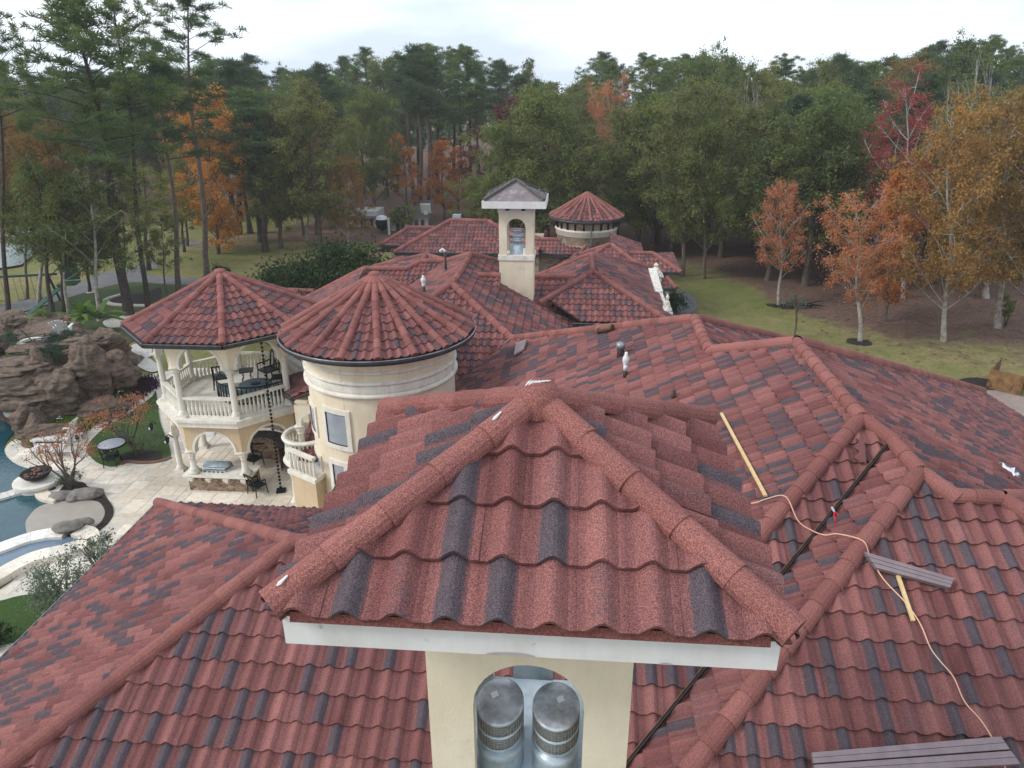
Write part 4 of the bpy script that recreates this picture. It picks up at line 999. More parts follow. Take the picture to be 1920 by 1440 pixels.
sheet('pebble_path', poly_px([(252, 672), (275, 670), (300, 690), (282, 698), (250, 682)]), .035, 'gravel')
def ring_sheet(name, cx, cy, rx, ry, m_, kind='structure'):
    c = U(cx, cy); ex = U(cx+rx, cy); r = ex[0]-c[0]; mm = MB()
    V = [(c[0], c[1], .06)]; nn_ = 40
    for k in range(nn_):
        a_ = 2*PI*k/nn_; q_ = r*(.86+.22*mnoise.noise(Vector((math.cos(a_)*2.2, math.sin(a_)*2.2, cx)))+.1*mnoise.noise(Vector((math.cos(a_)*7, math.sin(a_)*7, cx)))); V.append((c[0]+q_*math.cos(a_), c[1]+q_*math.sin(a_), -.03))
    mm.add(V, [(0, 1+k, 1+(k+1) % nn_) for k in range(nn_)]); return mm.obj(name, M[m_], None, kind=kind)
ring_sheet('white_tree_ring', 170, 547, 17, 5, 'gravel')
def band(name, pts, w_, z0, z1, m_, closed=False, kind='structure', root=None):
    P = [Vector((p[0], p[1])) for p in pts]; Lp, Rp = [], []
    for i, p in enumerate(P):
        a, b = (P[i-1] if (i or closed) else p), (P[(i+1) % len(P)] if (i < len(P)-1 or closed) else p)
        d = (b-a).normalized(); n = Vector((-d.y, d.x)); Lp.append(p+n*w_/2); Rp.append(p-n*w_/2)
    mm = MB(); n = len(P); V = [(q.x, q.y, z) for z in (z0, z1) for side_ in (Lp, Rp) for q in side_]
    fs = []
    rng = range(n if closed else n-1)
    for i in rng:
        j = (i+1) % n
        fs += [(2*n+i, 2*n+j, 3*n+j, 3*n+i)[::-1], (i, j, 2*n+j, 2*n+i)[::-1], (n+i, n+j, 3*n+j, 3*n+i)]
    if not closed: fs += [(0, n, 3*n, 2*n)[::-1], (n-1, 2*n-1, 4*n-1, 3*n-1)]
    mm.add(V, fs); return mm.obj(name, M[m_], root, kind=kind if root is None else None)
band('white_kerb', smooth_open(poly_px([(232, 552), (205, 560), (198, 566), (215, 572), (260, 574), (300, 575)])), .35, 0, .1, 'gravel')
sheet('shrub_bed', poly_px([(205, 566), (235, 553), (270, 550), (300, 540), (300, 560), (270, 570), (215, 571)]), .03, 'mulch')
sheet('turn_drive', poly_px([(1262, 545), (1285, 548), (1306, 565), (1300, 585), (1250, 600), (1225, 580), (1230, 545)]), .03, 'asph')
sheet('driveway', poly_px([(1800, 722), (1845, 728), (1920, 745), (2000, 760), (2000, 860), (1900, 830), (1780, 760)]), .03, 'concrete', sm=False)
sheet('mulch_heap', poly_px([(1795, 716), (1815, 710), (1850, 712), (1882, 722), (1890, 732), (1850, 732), (1810, 726)]), .06, 'mulch')
sheet('straw_path', poly_px([(560, 475), (596, 458), (600, 440), (615, 432), (650, 436), (700, 440), (720, 470), (690, 490), (600, 490)]), .03, 'redpath')
for cx_, cy_, r_ in ((1611, 640, 27), (1450, 572, 16)): ring_sheet('mulch_ring', cx_, cy_, r_, 6, 'mulch')
# lake at the far left
m, nt, b, N, L = nodes_of('lake_water'); b.inputs['Base Color'].default_value = (.16, .20, .20, 1); b.inputs['Roughness'].default_value = .12
bump(N, L, tex(N, L, 1.5, 4, .6, wpos(N)).outputs['Fac'], .25, .1, b); M['lake'] = m
sheet('lake', poly_px([(-400, 400), (-300, 385), (60, 395), (90, 430), (60, 480), (40, 497), (0, 503), (-500, 560)]), .04, 'lake', sm=False)

# ================================================================== PATIO, POOL
m, nt, b, N, L = nodes_of('pool_water')
b.inputs['Base Color'].default_value = (.012, .085, .12, 1); b.inputs['Roughness'].default_value = .06
n_ = tex(N, L, 6, 4, .6, wpos(N)); bump(N, L, n_.outputs['Fac'], .3, .05, b)
L.new(mixc(N, L, tex(N, L, .8, 3, .5, wpos(N)).outputs['Fac'], (.005, .040, .058), (.018, .095, .120)), b.inputs['Base Color']); M['water'] = m
m, nt, b, N, L = nodes_of('spa_water'); b.inputs['Roughness'].default_value = .06
L.new(mixc(N, L, tex(N, L, .9, 3, .5, wpos(N)).outputs['Fac'], (.08, .125, .18), (.16, .22, .29)), b.inputs['Base Color']); bump(N, L, tex(N, L, 9, 3, .6, wpos(N)).outputs['Fac'], .25, .05, b); M['spa'] = m
M['shelf'] = mat('wet_beach_shelf', (.36, .32, .275), (.31, .275, .24), 2, .35, bmp=.05)
M['grout'] = mat('patio_bedding', (.58, .54, .48), (.48, .44, .38), 3, .9)
m, nt, b, N, L = nodes_of('travertine_paver'); b.inputs['Roughness'].default_value = .7
g_ = N.new('ShaderNodeNewGeometry')
cc = ramp(N, L, g_.outputs['Random Per Island'], [(0, (.68, .64, .57)), (.25, (.76, .73, .68)), (.5, (.66, .59, .49)), (.7, (.74, .70, .64)), (.85, (.58, .57, .56)), (1, (.80, .78, .73))])
cc = mixc(N, L, .8, cc, ramp(N, L, tex(N, L, 5, 6, .75, wpos(N)).outputs['Fac'], [(.3, (.68, .66, .62)), (.5, (1, 1, 1)), (.7, (1.15, 1.13, 1.1))]), 'MULTIPLY')
oi = N.new('ShaderNodeObjectInfo'); cc = mixc(N, L, .8, cc, ramp(N, L, oi.outputs['Random'], [(0, (.8, .8, .82)), (.5, (1, .98, .95)), (1, (1.12, 1.1, 1.08))]), 'MULTIPLY')
cc = mixc(N, L, 1, cc, ramp(N, L, tex(N, L, .35, 3, .5, wpos(N)).outputs['Fac'], [(.35, (.84, .80, .74)), (.6, (1.08, 1.08, 1.08))]), 'MULTIPLY')
L.new(cc, b.inputs['Base Color']); M['paver'] = m
patio_px = [(-60, 1320), (-60, 1130), (0, 1105), (60, 1060), (100, 1040), (150, 1020), (170, 1010), (195, 985), (207, 955), (195, 925), (150, 905), (115, 880), (80, 895), (30, 870), (8, 850), (20, 828), (60, 812), (110, 815), (150, 800), (200, 760), (245, 735), (262, 712), (290, 700), (345, 690), (640, 690), (700, 960), (600, 1130), (330, 1180)]
PZ = 0.0
pp = smooth_closed(poly_px(patio_px[:20]), 3)[:-3]+poly_px(patio_px[19:])
mm = MB(); mm.prism(pp, -.2, -.006); patio = mm.obj('patio', M['grout'], None, kind='structure')
# openings in the paving: turf island, planting wells, pool bodies
isl = smooth_closed(poly_px([(163, 845), (170, 828), (200, 800), (240, 778), (262, 762), (285, 745), (293, 735), (300, 790), (318, 838), (318, 858), (300, 862), (262, 866), (240, 864), (228, 870), (208, 875), (180, 866)]), 3)
pool1 = smooth_closed(poly_px([(-200, 700), (-60, 740), (30, 790), (10, 828), (8, 846), (18, 862), (38, 874), (62, 881), (84, 886), (96, 898), (97, 908), (88, 912), (60, 916), (0, 932), (-60, 940), (-300, 900)]), 3)
pool2 = smooth_closed(poly_px([(-300, 925), (-60, 950), (0, 937), (55, 924), (75, 930), (100, 938), (140, 935), (175, 938), (196, 945), (203, 960), (195, 978), (170, 1002), (150, 1008), (60, 1010), (0, 1025), (-200, 1050)]), 3)
spa = smooth_closed(poly_px([(-100, 1060), (0, 1042), (60, 1022), (110, 1013), (148, 1012), (150, 1022), (120, 1034), (70, 1044), (30, 1062), (0, 1080), (-100, 1130)]), 3)
well = smooth_closed(poly_px([(86, 915), (100, 908), (140, 904), (158, 906), (162, 914), (150, 922), (110, 930), (92, 925)]), 3)
turf2 = poly_px([(-80, 1140), (0, 1128), (40, 1118), (120, 1110), (160, 1125), (120, 1180), (0, 1210), (-80, 1220)])
turf2 = smooth_closed(turf2, 3)
holes = [isl, pool1, pool2, spa, well, turf2]
prnd = random.Random(4); cand = []
grid = set()
U0 = .33
xs0, ys0 = -32, 12
occ = {}
sizes = [(3, 2), (2, 2), (2, 1), (1, 1), (2, 3), (1, 2), (3, 2), (2, 2)]
for j in range(0, 62):
    for i in range(0, 82):
        if (i, j) in occ: continue
        for w_, h_ in prnd.sample(sizes, len(sizes))+[(1, 1)]:
            if all((i+a, j+b_) not in occ for a in range(w_) for b_ in range(h_)):
                for a in range(w_):
                    for b_ in range(h_): occ[(i+a, j+b_)] = 1
                x0, y0 = xs0+i*U0, ys0+j*U0; x1, y1 = x0+w_*U0, y0+h_*U0
                cs = [(x0, y0), (x1, y0), (x1, y1), (x0, y1), ((x0+x1)/2, (y0+y1)/2)]
                if all(pip(x, y, pp) for x, y in cs[:4]) and not any(pip(x, y, h__) for h__ in holes for x, y in cs):
                    cx, cy = (x0+x1)/2, (y0+y1)/2
                    px, py, d = pix((cx, cy, 0))
                    if -30 < px < 700 and 600 < py < 1300 and not (cx > -8.5 and cy > 19): cand.append((d, (x0, y0, x1, y1)))
                break
cand.sort(key=lambda c: -((c[1][2]-c[1][0])*(c[1][3]-c[1][1]))/c[0]**2)
pm = {}
for d, (x0, y0, x1, y1) in cand[:300]:
    key = (round(x1-x0, 2), round(y1-y0, 2)); cx, cy = (x0+x1)/2, (y0+y1)/2
    if key not in pm: q = MB(); q.box((0, 0, 0), (key[0]-.022, key[1]-.022, .04), taper=.985); pm[key] = q.mesh('paver', M['paver'])
    link('paver', pm[key], patio, (cx, cy, -.016+prnd.uniform(-.002, .003)))
q = MB()
for d, (x0, y0, x1, y1) in cand[300:]: q.box(((x0+x1)/2, (y0+y1)/2, -.016+prnd.uniform(-.002, .003)), (x1-x0-.022, y1-y0-.022, .04), taper=.985)
o = q.obj('paver_field', M['paver'], patio); o['kind'] = 'stuff'
# edge slabs fill between whole pavers and the curved edges
mm = MB(); mm.prism(isl, -.05, .035); mm.obj('turf_island', M['turf'], None, kind='structure')
mm = MB(); mm.prism(turf2, -.05, .035); mm.obj('turf_bed', M['turf'], None, kind='structure')
mm = MB(); mm.prism(pool1, -.05, .012); mm.obj('pool_water', M['water'], None, kind='structure')
mm = MB(); mm.prism(pool2, -.05, .012); mm.obj('lagoon_water', M['water'], None, kind='structure')
mm = MB(); mm.prism(spa, -.05, .10); mm.obj('spa_water', M['spa'], None, kind='structure')
shelf = smooth_closed(poly_px([(48, 985), (55, 968), (75, 950), (110, 942), (150, 938), (185, 942), (198, 955), (192, 975), (170, 998), (120, 1004), (60, 1007)]), 4)
mm = MB(); mm.prism(shelf, -.02, .022); mm.obj('beach_shelf', M['shelf'], None, kind='structure')
for k, (cx_, cy_, r_) in enumerate(((20, 975, 30), (15, 985, 20))):
    pass
mm = MB(); mm.prism(well, -.05, .03); mm.obj('planting_bed', M['mulch'], None, kind='structure')
def coping(name, label, pts, w_, z1, seg=10):
    t = thing(name, label, 'coping'); P = smooth_open(poly_px(pts), 8); 
    step = max(2, len(P)//seg)
    for i in range(0, len(P)-1, step):
        part = P[i:i+step+1]
        if len(part) > 1: o = band('coping_stone', part, w_, -.02, z1, 'paver', root=t)
    return t
coping('pool_divider', 'pale stone coping dividing the upper pool from the lagoon', [(-60, 938), (0, 934), (30, 926), (55, 921)], .5, .10, 6)
coping('spa_coping', 'broad pale stone coping along the far side of the spa channel', [(-60, 1052), (0, 1036), (50, 1018), (90, 1009), (125, 1006)], .62, .20, 5)
coping('curved_spa_coping', 'hooked pale stone coping curling round the near side of the spa channel', [(150, 1003), (166, 1008), (170, 1018), (160, 1027), (120, 1040), (70, 1052), (30, 1070), (0, 1088), (-60, 1120)], .62, .22, 7)
coping('lagoon_coping', 'short curved stone coping between the fire bowl and the dark boulders', [(76, 922), (82, 932), (95, 938), (110, 940)], .45, .14, 3)
band('pebble_edge', smooth_open(poly_px([(182, 932), (198, 944), (205, 960), (198, 978), (178, 996)]), 6), .28, -.01, .03, 'mulch')
band('turf_edging', smooth_open(poly_px([(228, 871), (240, 866), (262, 868), (290, 867), (312, 862), (320, 858)]), 6), .18, -.01, .05, 'redpath')
sheet('island_mulch', poly_px([(222, 862), (235, 850), (262, 845), (285, 846), (304, 852), (300, 862), (262, 866)]), .045, 'mulch')
# step stone in the bed with round lid
q = MB(); sx = U(99, 920); q.box((sx[0], sx[1], .06), (.62, .5, .05), rz=.3); q.obj('step_stone', M['white'], None, label='square white stone with a dark round lid beside the planting bed', category='stone')
q = MB(); q.lathe((sx[0], sx[1], .086), [(.13, 0), (.13, .01), (0, .01)], 14); o = q.obj('round_lid', M['mulch'], bpy.data.objects['step_stone'])

# boulders
M['boulder'] = mat('smooth_grey_boulder', (.25, .225, .20), (.15, .135, .125), 2.2, .85, bmp=.5, bscale=20, spots=((.08, .07, .065), 4, .6, .5))
def boulder(label, P, dims, rz, seed, m_='boulder', sub=4, amp=.18, name='boulder', root=None, cat='boulder', strat=0.):
    bm_ = bmesh.new(); bmesh.ops.create_icosphere(bm_, subdivisions=sub, radius=1.)
    for v_ in bm_.verts:
        c = v_.co.copy(); n1 = mnoise.noise(c*1.1+Vector((seed, 0, 0))); n2 = mnoise.noise(c*3.1+Vector((0, seed, 0))); n3 = mnoise.noise(Vector((c.x*1.2, c.y*1.2, c.z*7))+Vector((0, 0, seed)))
        n4 = mnoise.noise(c*9+Vector((seed, seed, 0)))
        k_ = 1+amp*1.5*n1+amp*.6*n2+strat*n3+amp*.25*n4
        v_.co = Vector((c.x*k_*dims[0], c.y*k_*dims[1], c.z*(1+amp*n1+amp*.4*n2)*dims[2]))
    me = bpy.data.meshes.new(name); bm_.to_mesh(me); bm_.free(); me.materials.append(M[m_])
    me.polygons.foreach_set('use_smooth', [True]*len(me.polygons))
    o = link(name, me, root, P); o.rotation_euler = (0, 0, rz)
    if root is None: o['label'] = label; o['category'] = cat
    return o
b_ = U(118, 935); boulder('long smooth grey boulder at the left end of the lagoon rocks', (b_[0], b_[1], .12), (.48, .26, .2), .2, 1)
b_ = U(160, 933); boulder('largest smooth grey boulder with a dark groove beside the planting bed', (b_[0], b_[1], .16), (.62, .30, .22), .25, 5)
b_ = U(140, 937); boulder('small grey boulder squeezed between the two lagoon boulders', (b_[0], b_[1], .1), (.28, .22, .16), .9, 9)
b_ = U(130, 1004); boulder('bent grey boulder lying over the spa coping', (b_[0], b_[1], .35), (.45, .24, .2), .3, 13)
b_ = U(155, 991); boulder('narrow grey boulder at the right corner of the beach shelf', (b_[0], b_[1], .25), (.40, .17, .17), .5, 17)

# ------------------------------------------------------------------ rock grotto
m, nt, b, N, L = nodes_of('grotto_rock'); b.inputs['Roughness'].default_value = .9
P = wpos(N); mp = N.new('ShaderNodeMapping'); mp.inputs['Scale'].default_value = (.55, .55, 2.6); L.new(P, mp.inputs[0])
n1 = tex(N, L, .9, 8, .68, mp.outputs[0], dist=.6).outputs['Fac']; n2 = tex(N, L, 5, 6, .75, P).outputs['Fac']; n3 = tex(N, L, .35, 3, .5, P).outputs['Fac']
c1 = ramp(N, L, n1, [(.30, (.03, .022, .018)), (.42, (.10, .070, .052)), (.52, (.23, .165, .118)), (.62, (.12, .088, .068)), (.72, (.33, .25, .19))])
c1 = mixc(N, L, ramp(N, L, n3, [(.45, (0, 0, 0)), (.6, (.6, .6, .6))]), c1, (.22, .145, .11))
c1 = mixc(N, L, .8, c1, ramp(N, L, n2, [(.3, (.3, .3, .3)), (.5, (.85, .85, .85)), (.7, (1.5, 1.4, 1.3))]), 'MULTIPLY')
L.new(c1, b.inputs['Base Color']); bump(N, L, math_(N, L, 'ADD', n1, math_(N, L, 'MULTIPLY', n2, .4)), 1., .35, b); M['rock'] = m
grotto = thing('rock_grotto', 'large brown artificial rock grotto with planted ledges above the pool', 'rock formation')
foot = smooth_closed(poly_px([(30, 822), (55, 838), (90, 836), (110, 815), (150, 795), (190, 775), (215, 745), (262, 700), (250, 660), (200, 640), (120, 640), (40, 640), (-60, 640), (-260, 660), (-260, 790), (-120, 800), (-20, 775)]), 4)
cen = np.mean(np.array(foot), axis=0)
def seg_dist(x, y, poly):
    d = 1e9
    for i in range(len(poly)):
        ax_, ay_ = poly[i-1]; bx_, by_ = poly[i]; vx, vy = bx_-ax_, by_-ay_
        t = max(0, min(1, ((x-ax_)*vx+(y-ay_)*vy)/(vx*vx+vy*vy+1e-9))); d = min(d, math.hypot(x-ax_-vx*t, y-ay_-vy*t))
    return d
fx0, fx1 = min(p[0] for p in foot)-.5, max(p[0] for p in foot)+.5; fy0, fy1 = min(p[1] for p in foot)-.5, max(p[1] for p in foot)+.5
print('grotto', fx0, fx1, fy0, fy1)
st = .16; nx_, ny_ = int((fx1-fx0)/st), int((fy1-fy0)/st)
V = []
for j in range(ny_+1):
    for i in range(nx_+1):
        x, y = fx0+i*st, fy0+j*st
        w_ = mnoise.noise(Vector((x*.35, y*.35, 3)))*1.1+mnoise.noise(Vector((x*1.1, y*1.1, 7)))*.45
        ins = pip(x, y, foot); d = seg_dist(x, y, foot)*(1 if ins else -1)+w_*.7
        h = 0
        for k, (dd, hh) in enumerate(((.15, .55), (.6, 1.0), (1.1, .75), (2.3, .55), (3.4, .35))):
            q_ = (d-dd-.35*mnoise.noise(Vector((x*.6, y*.6, 11+k*5))))/.28; h += hh/(1+math.exp(-max(-20, min(20, q_*2.2))))
        bowl = mnoise.noise(Vector((x*.22+5, y*.22, 1))); h *= (.80+.34*bowl)
        h += .28*mnoise.noise(Vector((x*.9, y*.9, 0)))*min(1, max(0, d))+.12*mnoise.noise(Vector((x*2.5, y*2.5, 0)))
        hs_ = h/.42; fr_ = hs_-math.floor(hs_); h = .42*(math.floor(hs_)+min(1, max(0, (fr_-.5)*3+.5)))*.6+h*.4
        if not ins and d < -.4: h = -.4
        jx = .26*mnoise.noise(Vector((x*1.3, h*2.6, y*1.3))); jy = -.30*mnoise.noise(Vector((y*1.3+9, h*2.6, x*1.3)))
        V.append((x+jx, y+jy, h-.15))
F_ = [(j*(nx_+1)+i, j*(nx_+1)+i+1, (j+1)*(nx_+1)+i+1, (j+1)*(nx_+1)+i) for j in range(ny_) for i in range(nx_)]
F_ = [f_ for f_ in F_ if max(V[a][2] for a in f_) > -.2]
me = bpy.data.meshes.new('rock_mass'); me.from_pydata(V, [], F_); me.materials.append(M['rock']); me.polygons.foreach_set('use_smooth', [False]*len(me.polygons)); link('rock_mass', me, grotto)
def rock(px, py, z, dims, seed, rz=0, strat=.1):
    p_ = U(px, py, z); return boulder(None, p_, dims, rz, seed, 'rock', 5, .36, 'rock_slab', grotto, strat=strat*2)
rock(10, 700, 2.0, (1.9, 1.1, .65), 22, .1); rock(60, 655, 2.5, (1.0, .5, .25), 25, .2); rock(115, 745, 1.1, (.8, .7, 1.25), 31); rock(165, 700, 1.8, (.85, .9, 1.5), 37, .4)
rock(85, 700, 1.7, (.6, .6, 1.25), 41); rock(190, 770, .35, (1.2, .6, .55), 43, .5); rock(215, 700, 1.2, (.9, 1.0, 1.0), 47); rock(45, 735, 1.2, (1.1, .7, .9), 51)
rock(155, 642, 2.7, (1.3, .45, .28), 55, .35); rock(90, 605, 2.5, (1.6, .35, .45), 58, .05); rock(20, 612, 2.5, (.8, .5, .6), 61); rock(95, 812, .35, (1.25, .35, .35), 64, .35); rock(205, 650, 2.2, (.8, .6, .9), 66)
rock(40, 680, 2.15, (.75, .35, .22), 70, .6); rock(130, 662, 2.4, (.6, .25, .22), 73, .5); rock(-20, 640, 2.4, (1.4, .9, .5), 76); rock(60, 790, .5, (.5, .7, .8), 79)
rock(10, 745, 1.3, (2.1, .8, .7), 83)
q = MB(); c_ = U(15, 772, .3); q.box((c_[0], c_[1]+.9, .45), (3.0, .2, 1.2)); q.obj('cave_dark_panel', M['black'], grotto)  # black panel put in for the darkness inside the cave
q = MB(); c_ = U(30, 767, .85); q.box((c_[0], c_[1]-.35, .75), (.6, .1, .28), rx=.3); q.obj('water_chute', M['pvc'], grotto)
# tall rim platform with turf
pf = smooth_closed(poly_px([(10, 660), (20, 640), (60, 622), (110, 620), (120, 632), (100, 650), (50, 668)], 2.45), 3)
q = MB(); q.prism(pf, 1.2, 2.42); q.obj('ledge_turf', M['lawn'], grotto)

# ------------------------------------------------------------------ garden things
def adirondack(label, P, rz, s=1., m_='pvc'):
    t = thing('adirondack_chair', label, 'chair', P, rz); t.scale = (s,)*3
    for i in range(6):
        x = -.27+.108*i; m = MB(); m.bar((x, .22, .30), (x*1.35, .62, 1.1-.05*abs(i-2.5)), .095, .025); m.obj('back_slat', M[m_], t)
    for i in range(5): m = MB(); m.box((0, -.28+.12*i, .38-.025*i), (.56, .10, .025)); m.obj('seat_slat', M[m_], t)
    for sx in (-1, 1):
        m = MB(); m.box((sx*.36, -.05, .58), (.13, .72, .03)); m.obj('armrest', M[m_], t)
        m = MB(); m.bar((sx*.31, -.33, 0), (sx*.31, -.33, .56), .09, .03); m.obj('leg', M[m_], t)
        m = MB(); m.bar((sx*.29, -.38, .36), (sx*.29, .6, .02), .03, .12); m.obj('leg', M[m_], t)
    return t
adirondack('white slatted garden chair up on the grotto turf', U(122, 632, 2.5), math.radians(200))
adirondack('dark slatted garden chair beside the ring of stones on the grotto', U(78, 652, 2.45), math.radians(140), 1.0, 'batten')
t = thing('fire_ring', 'round white stone fire ring up on the grotto turf', 'fire pit', U(60, 648, 2.42))
for k in range(12): a_ = 2*PI*k/12; m = MB(); m.box((.48*math.cos(a_), .48*math.sin(a_), .13), (.2, .26, .26), rz=a_); m.obj('ring_stone', M['whitew'], t)
m = MB(); m.lathe((0, 0, .15), [(.4, 0), (0, .01)], 14); m.obj('ash_bed', M['mulch'], t)
def lounger(label, P, rz):
    t = thing('sun_lounger', label, 'sun lounger', P, rz, 'white slatted loungers by the pool')
    for i in range(13): m = MB(); m.box((-.9+.105*i, 0, .36), (.075, .62, .025)); m.obj('seat_slat', M['pvc'], t)
    for i in range(8): m = MB(); m.box((.50+.05*i, 0, .42+.095*i), (.03, .6, .075), ry=-.45); m.obj('back_slat', M['pvc'], t)
    for y in (-.3, .3):
        m = MB(); m.bar((-1., y, .32), (.9, y, .32), .04, .09); m.obj('side_rail', M['pvc'], t)
        for x in (-.85, .75): m = MB(); m.bar((x, y, 0), (x, y, .32), .07); m.obj('leg', M['pvc'], t)
        m = MB(); m.bar((.1, y*1.1, .58), (.62, y*1.1, .6), .09, .03); m.bar((.1, y*1.1, .3), (.1, y*1.1, .58), .06); m.obj('armrest', M['pvc'], t)
    return t
lounger('white slatted sun lounger nearest the grass border', (*U(112, 832)[:2], 0), .12)
lounger('white slatted sun lounger half hidden behind the red-leaved shrub', (*U(110, 852)[:2], 0), .1)
# fire bowl on its pedestal
fbp = U(75, 912); t = thing('fire_bowl', 'dark bowl of brown stones on a round pale pedestal at the pool edge', 'fire bowl', (*fbp[:2], 0))
m = MB(); m.lathe((0, 0, 0), [(.72, -.1), (.72, .22), (.85, .24), (.85, .34), (0, .34)], 24); m.obj('pedestal', M['white'], t)
m = MB(); m.lathe((0, 0, .34), [(.2, 0), (.42, .12), (.55, .3), (.50, .31), (.40, .22), (0, .2)], 22); m.obj('bowl', M['black'], t, True)
for k in range(26): a_ = prnd.uniform(0, 2*PI); r_ = .42*math.sqrt(prnd.random()); m = MB(); m.lathe((r_*math.cos(a_), r_*math.sin(a_), .55), [(.02, 0), (.06, .03), (.05, .08), (0, .1)], 6); m.obj('lava_rock', M['redpath'], t)
gp = U(216, 862); t = thing('glass_table', 'small round glass topped iron table on the turf beside the patio', 'table', (*gp[:2], 0))
m = MB(); m.lathe((0, 0, .72), [(0, .0), (.52, 0), (.52, .03), (0, .03)], 24); m.obj('glass_top', M['glass'], t)
m = MB(); m.lathe((0, 0, .72), [(.5, -.01), (.58, -.01), (.58, .04), (.52, .045)], 24); m.obj('rim', M['black'], t)
for k in range(3): a_ = 2*PI*k/3; m = MB(); m.tube([(.3*math.cos(a_), .3*math.sin(a_), .72), (.12*math.cos(a_), .12*math.sin(a_), .4), (.35*math.cos(a_), .35*math.sin(a_), 0)], .02, 5); m.obj('leg', M['black'], t)
copy_thing(ic, (U(212, 872)[0], U(212, 872)[1], 0), 3.3, .85, 'black iron chair pushed under the glass table on the turf')
# play set far left
pl = U(45, 575); t = thing('play_set', 'green timber play set with a slide among the trunks at the far left', 'play set', (*pl[:2], 0), .3)
M['pgreen'] = mat('green_play_paint', (.02, .09, .06), (.015, .06, .045), 5, .6)
for x in (-2, 2):
    for y in (-.8, .8): m = MB(); m.bar((x, y*1.4, 0), (x, 0, 2.2), .12); m.obj('leg', M['pgreen'], t)
m = MB(); m.bar((-2.2, 0, 2.2), (2.6, 0, 2.2), .14); m.obj('top_beam', M['pgreen'], t)
m = MB(); m.box((3.2, 0, 1.5), (1.2, 1.2, .1)); m.box((3.2, .6, 2.2), (1.2, .06, 1.2)); m.obj('platform', M['pgreen'], t)
m = MB(); m.bar((3.0, -.5, 1.5), (1.2, -2.6, .1), .5, .06); m.obj('slide', M['pgreen'], t)
for x in (-1.2, 0, 1.1): m = MB(); m.bar((x-.2, 0, 2.2), (x-.2, 0, .5), .02); m.bar((x+.2, 0, 2.2), (x+.2, 0, .5), .02); m.box((x, 0, .5), (.5, .2, .03)); m.obj('swing', M['batten'], t)
# lamp posts
for lb, px, pyb, pyt in (('thin black lamp post between the pine trunks left of the pavilion', 233, 575, 482), ('thin dark lamp post with two heads beside the orange tree', 424, 458, 398)):
    bpt = U(px, pyb); h_ = UY(px-4, pyt, bpt[1])[2]; t = thing('lamp_post', lb, 'lamp post', (*bpt[:2], 0))
    m = MB(); m.tube([(0, 0, 0), (0, 0, h_)], .06, 8); m.obj('pole', M['black'], t)
    for s_ in (-1, 1): m = MB(); m.box((s_*.35, 0, h_), (.5, .2, .08)); m.obj('lamp_head', M['black'], t)

# ------------------------------------------------------------------ sheds beyond the rear range
def shed_pt(px, py): return U(px, py)
a_ = shed_pt(660, 426); b2_ = shed_pt(712, 424)
t = thing('white_shed', 'white flat-fronted shed with dark doors standing among the trunks', 'shed', (a_[0], a_[1], 0)); Wd = b2_[0]-a_[0]; Hs = UY(660, 396, a_[1])[2]
m = MB(); m.box((Wd/2, 1.6, Hs/2), (Wd, 3.2, Hs)); m.obj('wall', M['pvc'], t)
m = MB(); m.box((Wd/2, -.3, Hs*.62), (Wd*.95, .7, .12), rx=.25); m.obj('awning', M['batten'], t)
for x in (.40, .55, .78): m = MB(); m.box((Wd*x, -.02, Hs*.27), (Wd*.10, .05, Hs*.5)); m.obj('door', M['black'], t)
m = MB(); m.box((Wd*.15, -.02, Hs*.38), (.35, .04, .3)); m.obj('window', M['black'], t)
for x in (-.2, .1): m = MB(); m.box((x, -.4, .5), (.4, .4, .9)); m.obj('box_unit', M['pvc'], t)
a_ = shed_pt(734, 433); Wd = shed_pt(760, 433)[0]-a_[0]; Hs = UY(734, 416, a_[1])[2]; Hp = UY(746, 407, a_[1])[2]
t = thing('gable_shed', 'small white gabled shed with a cupola and green door', 'shed', (a_[0], a_[1], 0))
m = MB(); m.add([(0, 0, 0), (Wd, 0, 0), (Wd, 0, Hs), (Wd/2, 0, Hp), (0, 0, Hs), (0, 3, 0), (Wd, 3, 0), (Wd, 3, Hs), (Wd/2, 3, Hp), (0, 3, Hs)], [(0, 1, 2, 3, 4), (9, 8, 7, 6, 5), (1, 6, 7, 2), (0, 4, 9, 5)]); m.obj('wall', M['pvc'], t)
m = MB(); m.bar((-.15, 1.5, Hs-.02), (Wd/2, 1.5, Hp+.08), 3.3, .08, (0, 1, 0)) if 0 else m.add([(-.15, -.2, Hs-.12), (Wd/2, -.2, Hp+.06), (Wd/2, 3.2, Hp+.06), (-.15, 3.2, Hs-.12), (Wd+.15, -.2, Hs-.12), (Wd+.15, 3.2, Hs-.12)], [(0, 1, 2, 3), (1, 4, 5, 2)]); m.obj('roof', M['batten'], t)
m = MB(); m.box((Wd*.5, -.03, Hs*.42), (Wd*.28, .05, Hs*.84)); m.obj('door', M['turf'], t)
m = MB(); m.box((Wd*.5, 1.0, Hp+.35), (.5, .5, .7)); m.obj('cupola', M['pvc'], t)
a_ = shed_pt(775, 425); Wd = shed_pt(800, 425)[0]-a_[0]; Hs = UY(775, 409, a_[1])[2]
t = thing('open_shelter', 'open shelter with dark roof and white posts right of the gabled shed', 'shelter', (a_[0], a_[1], 0))
for x in (0, .5, 1): m = MB(); m.bar((Wd*x, 0, 0), (Wd*x, 0, Hs), .2); m.obj('post', M['pvc'], t)
m = MB(); m.bar((-.2, -.1, Hs), (Wd+.2, -.1, Hs), .2); m.obj('fascia', M['pvc'], t)
m = MB(); m.add([(-.4, -.4, Hs+.1), (Wd+.4, -.4, Hs+.1), (Wd+.2, 3, Hs+1.5), (-.2, 3, Hs+1.5)], [(0, 1, 2, 3)]); m.obj('roof', M['batten'], t)
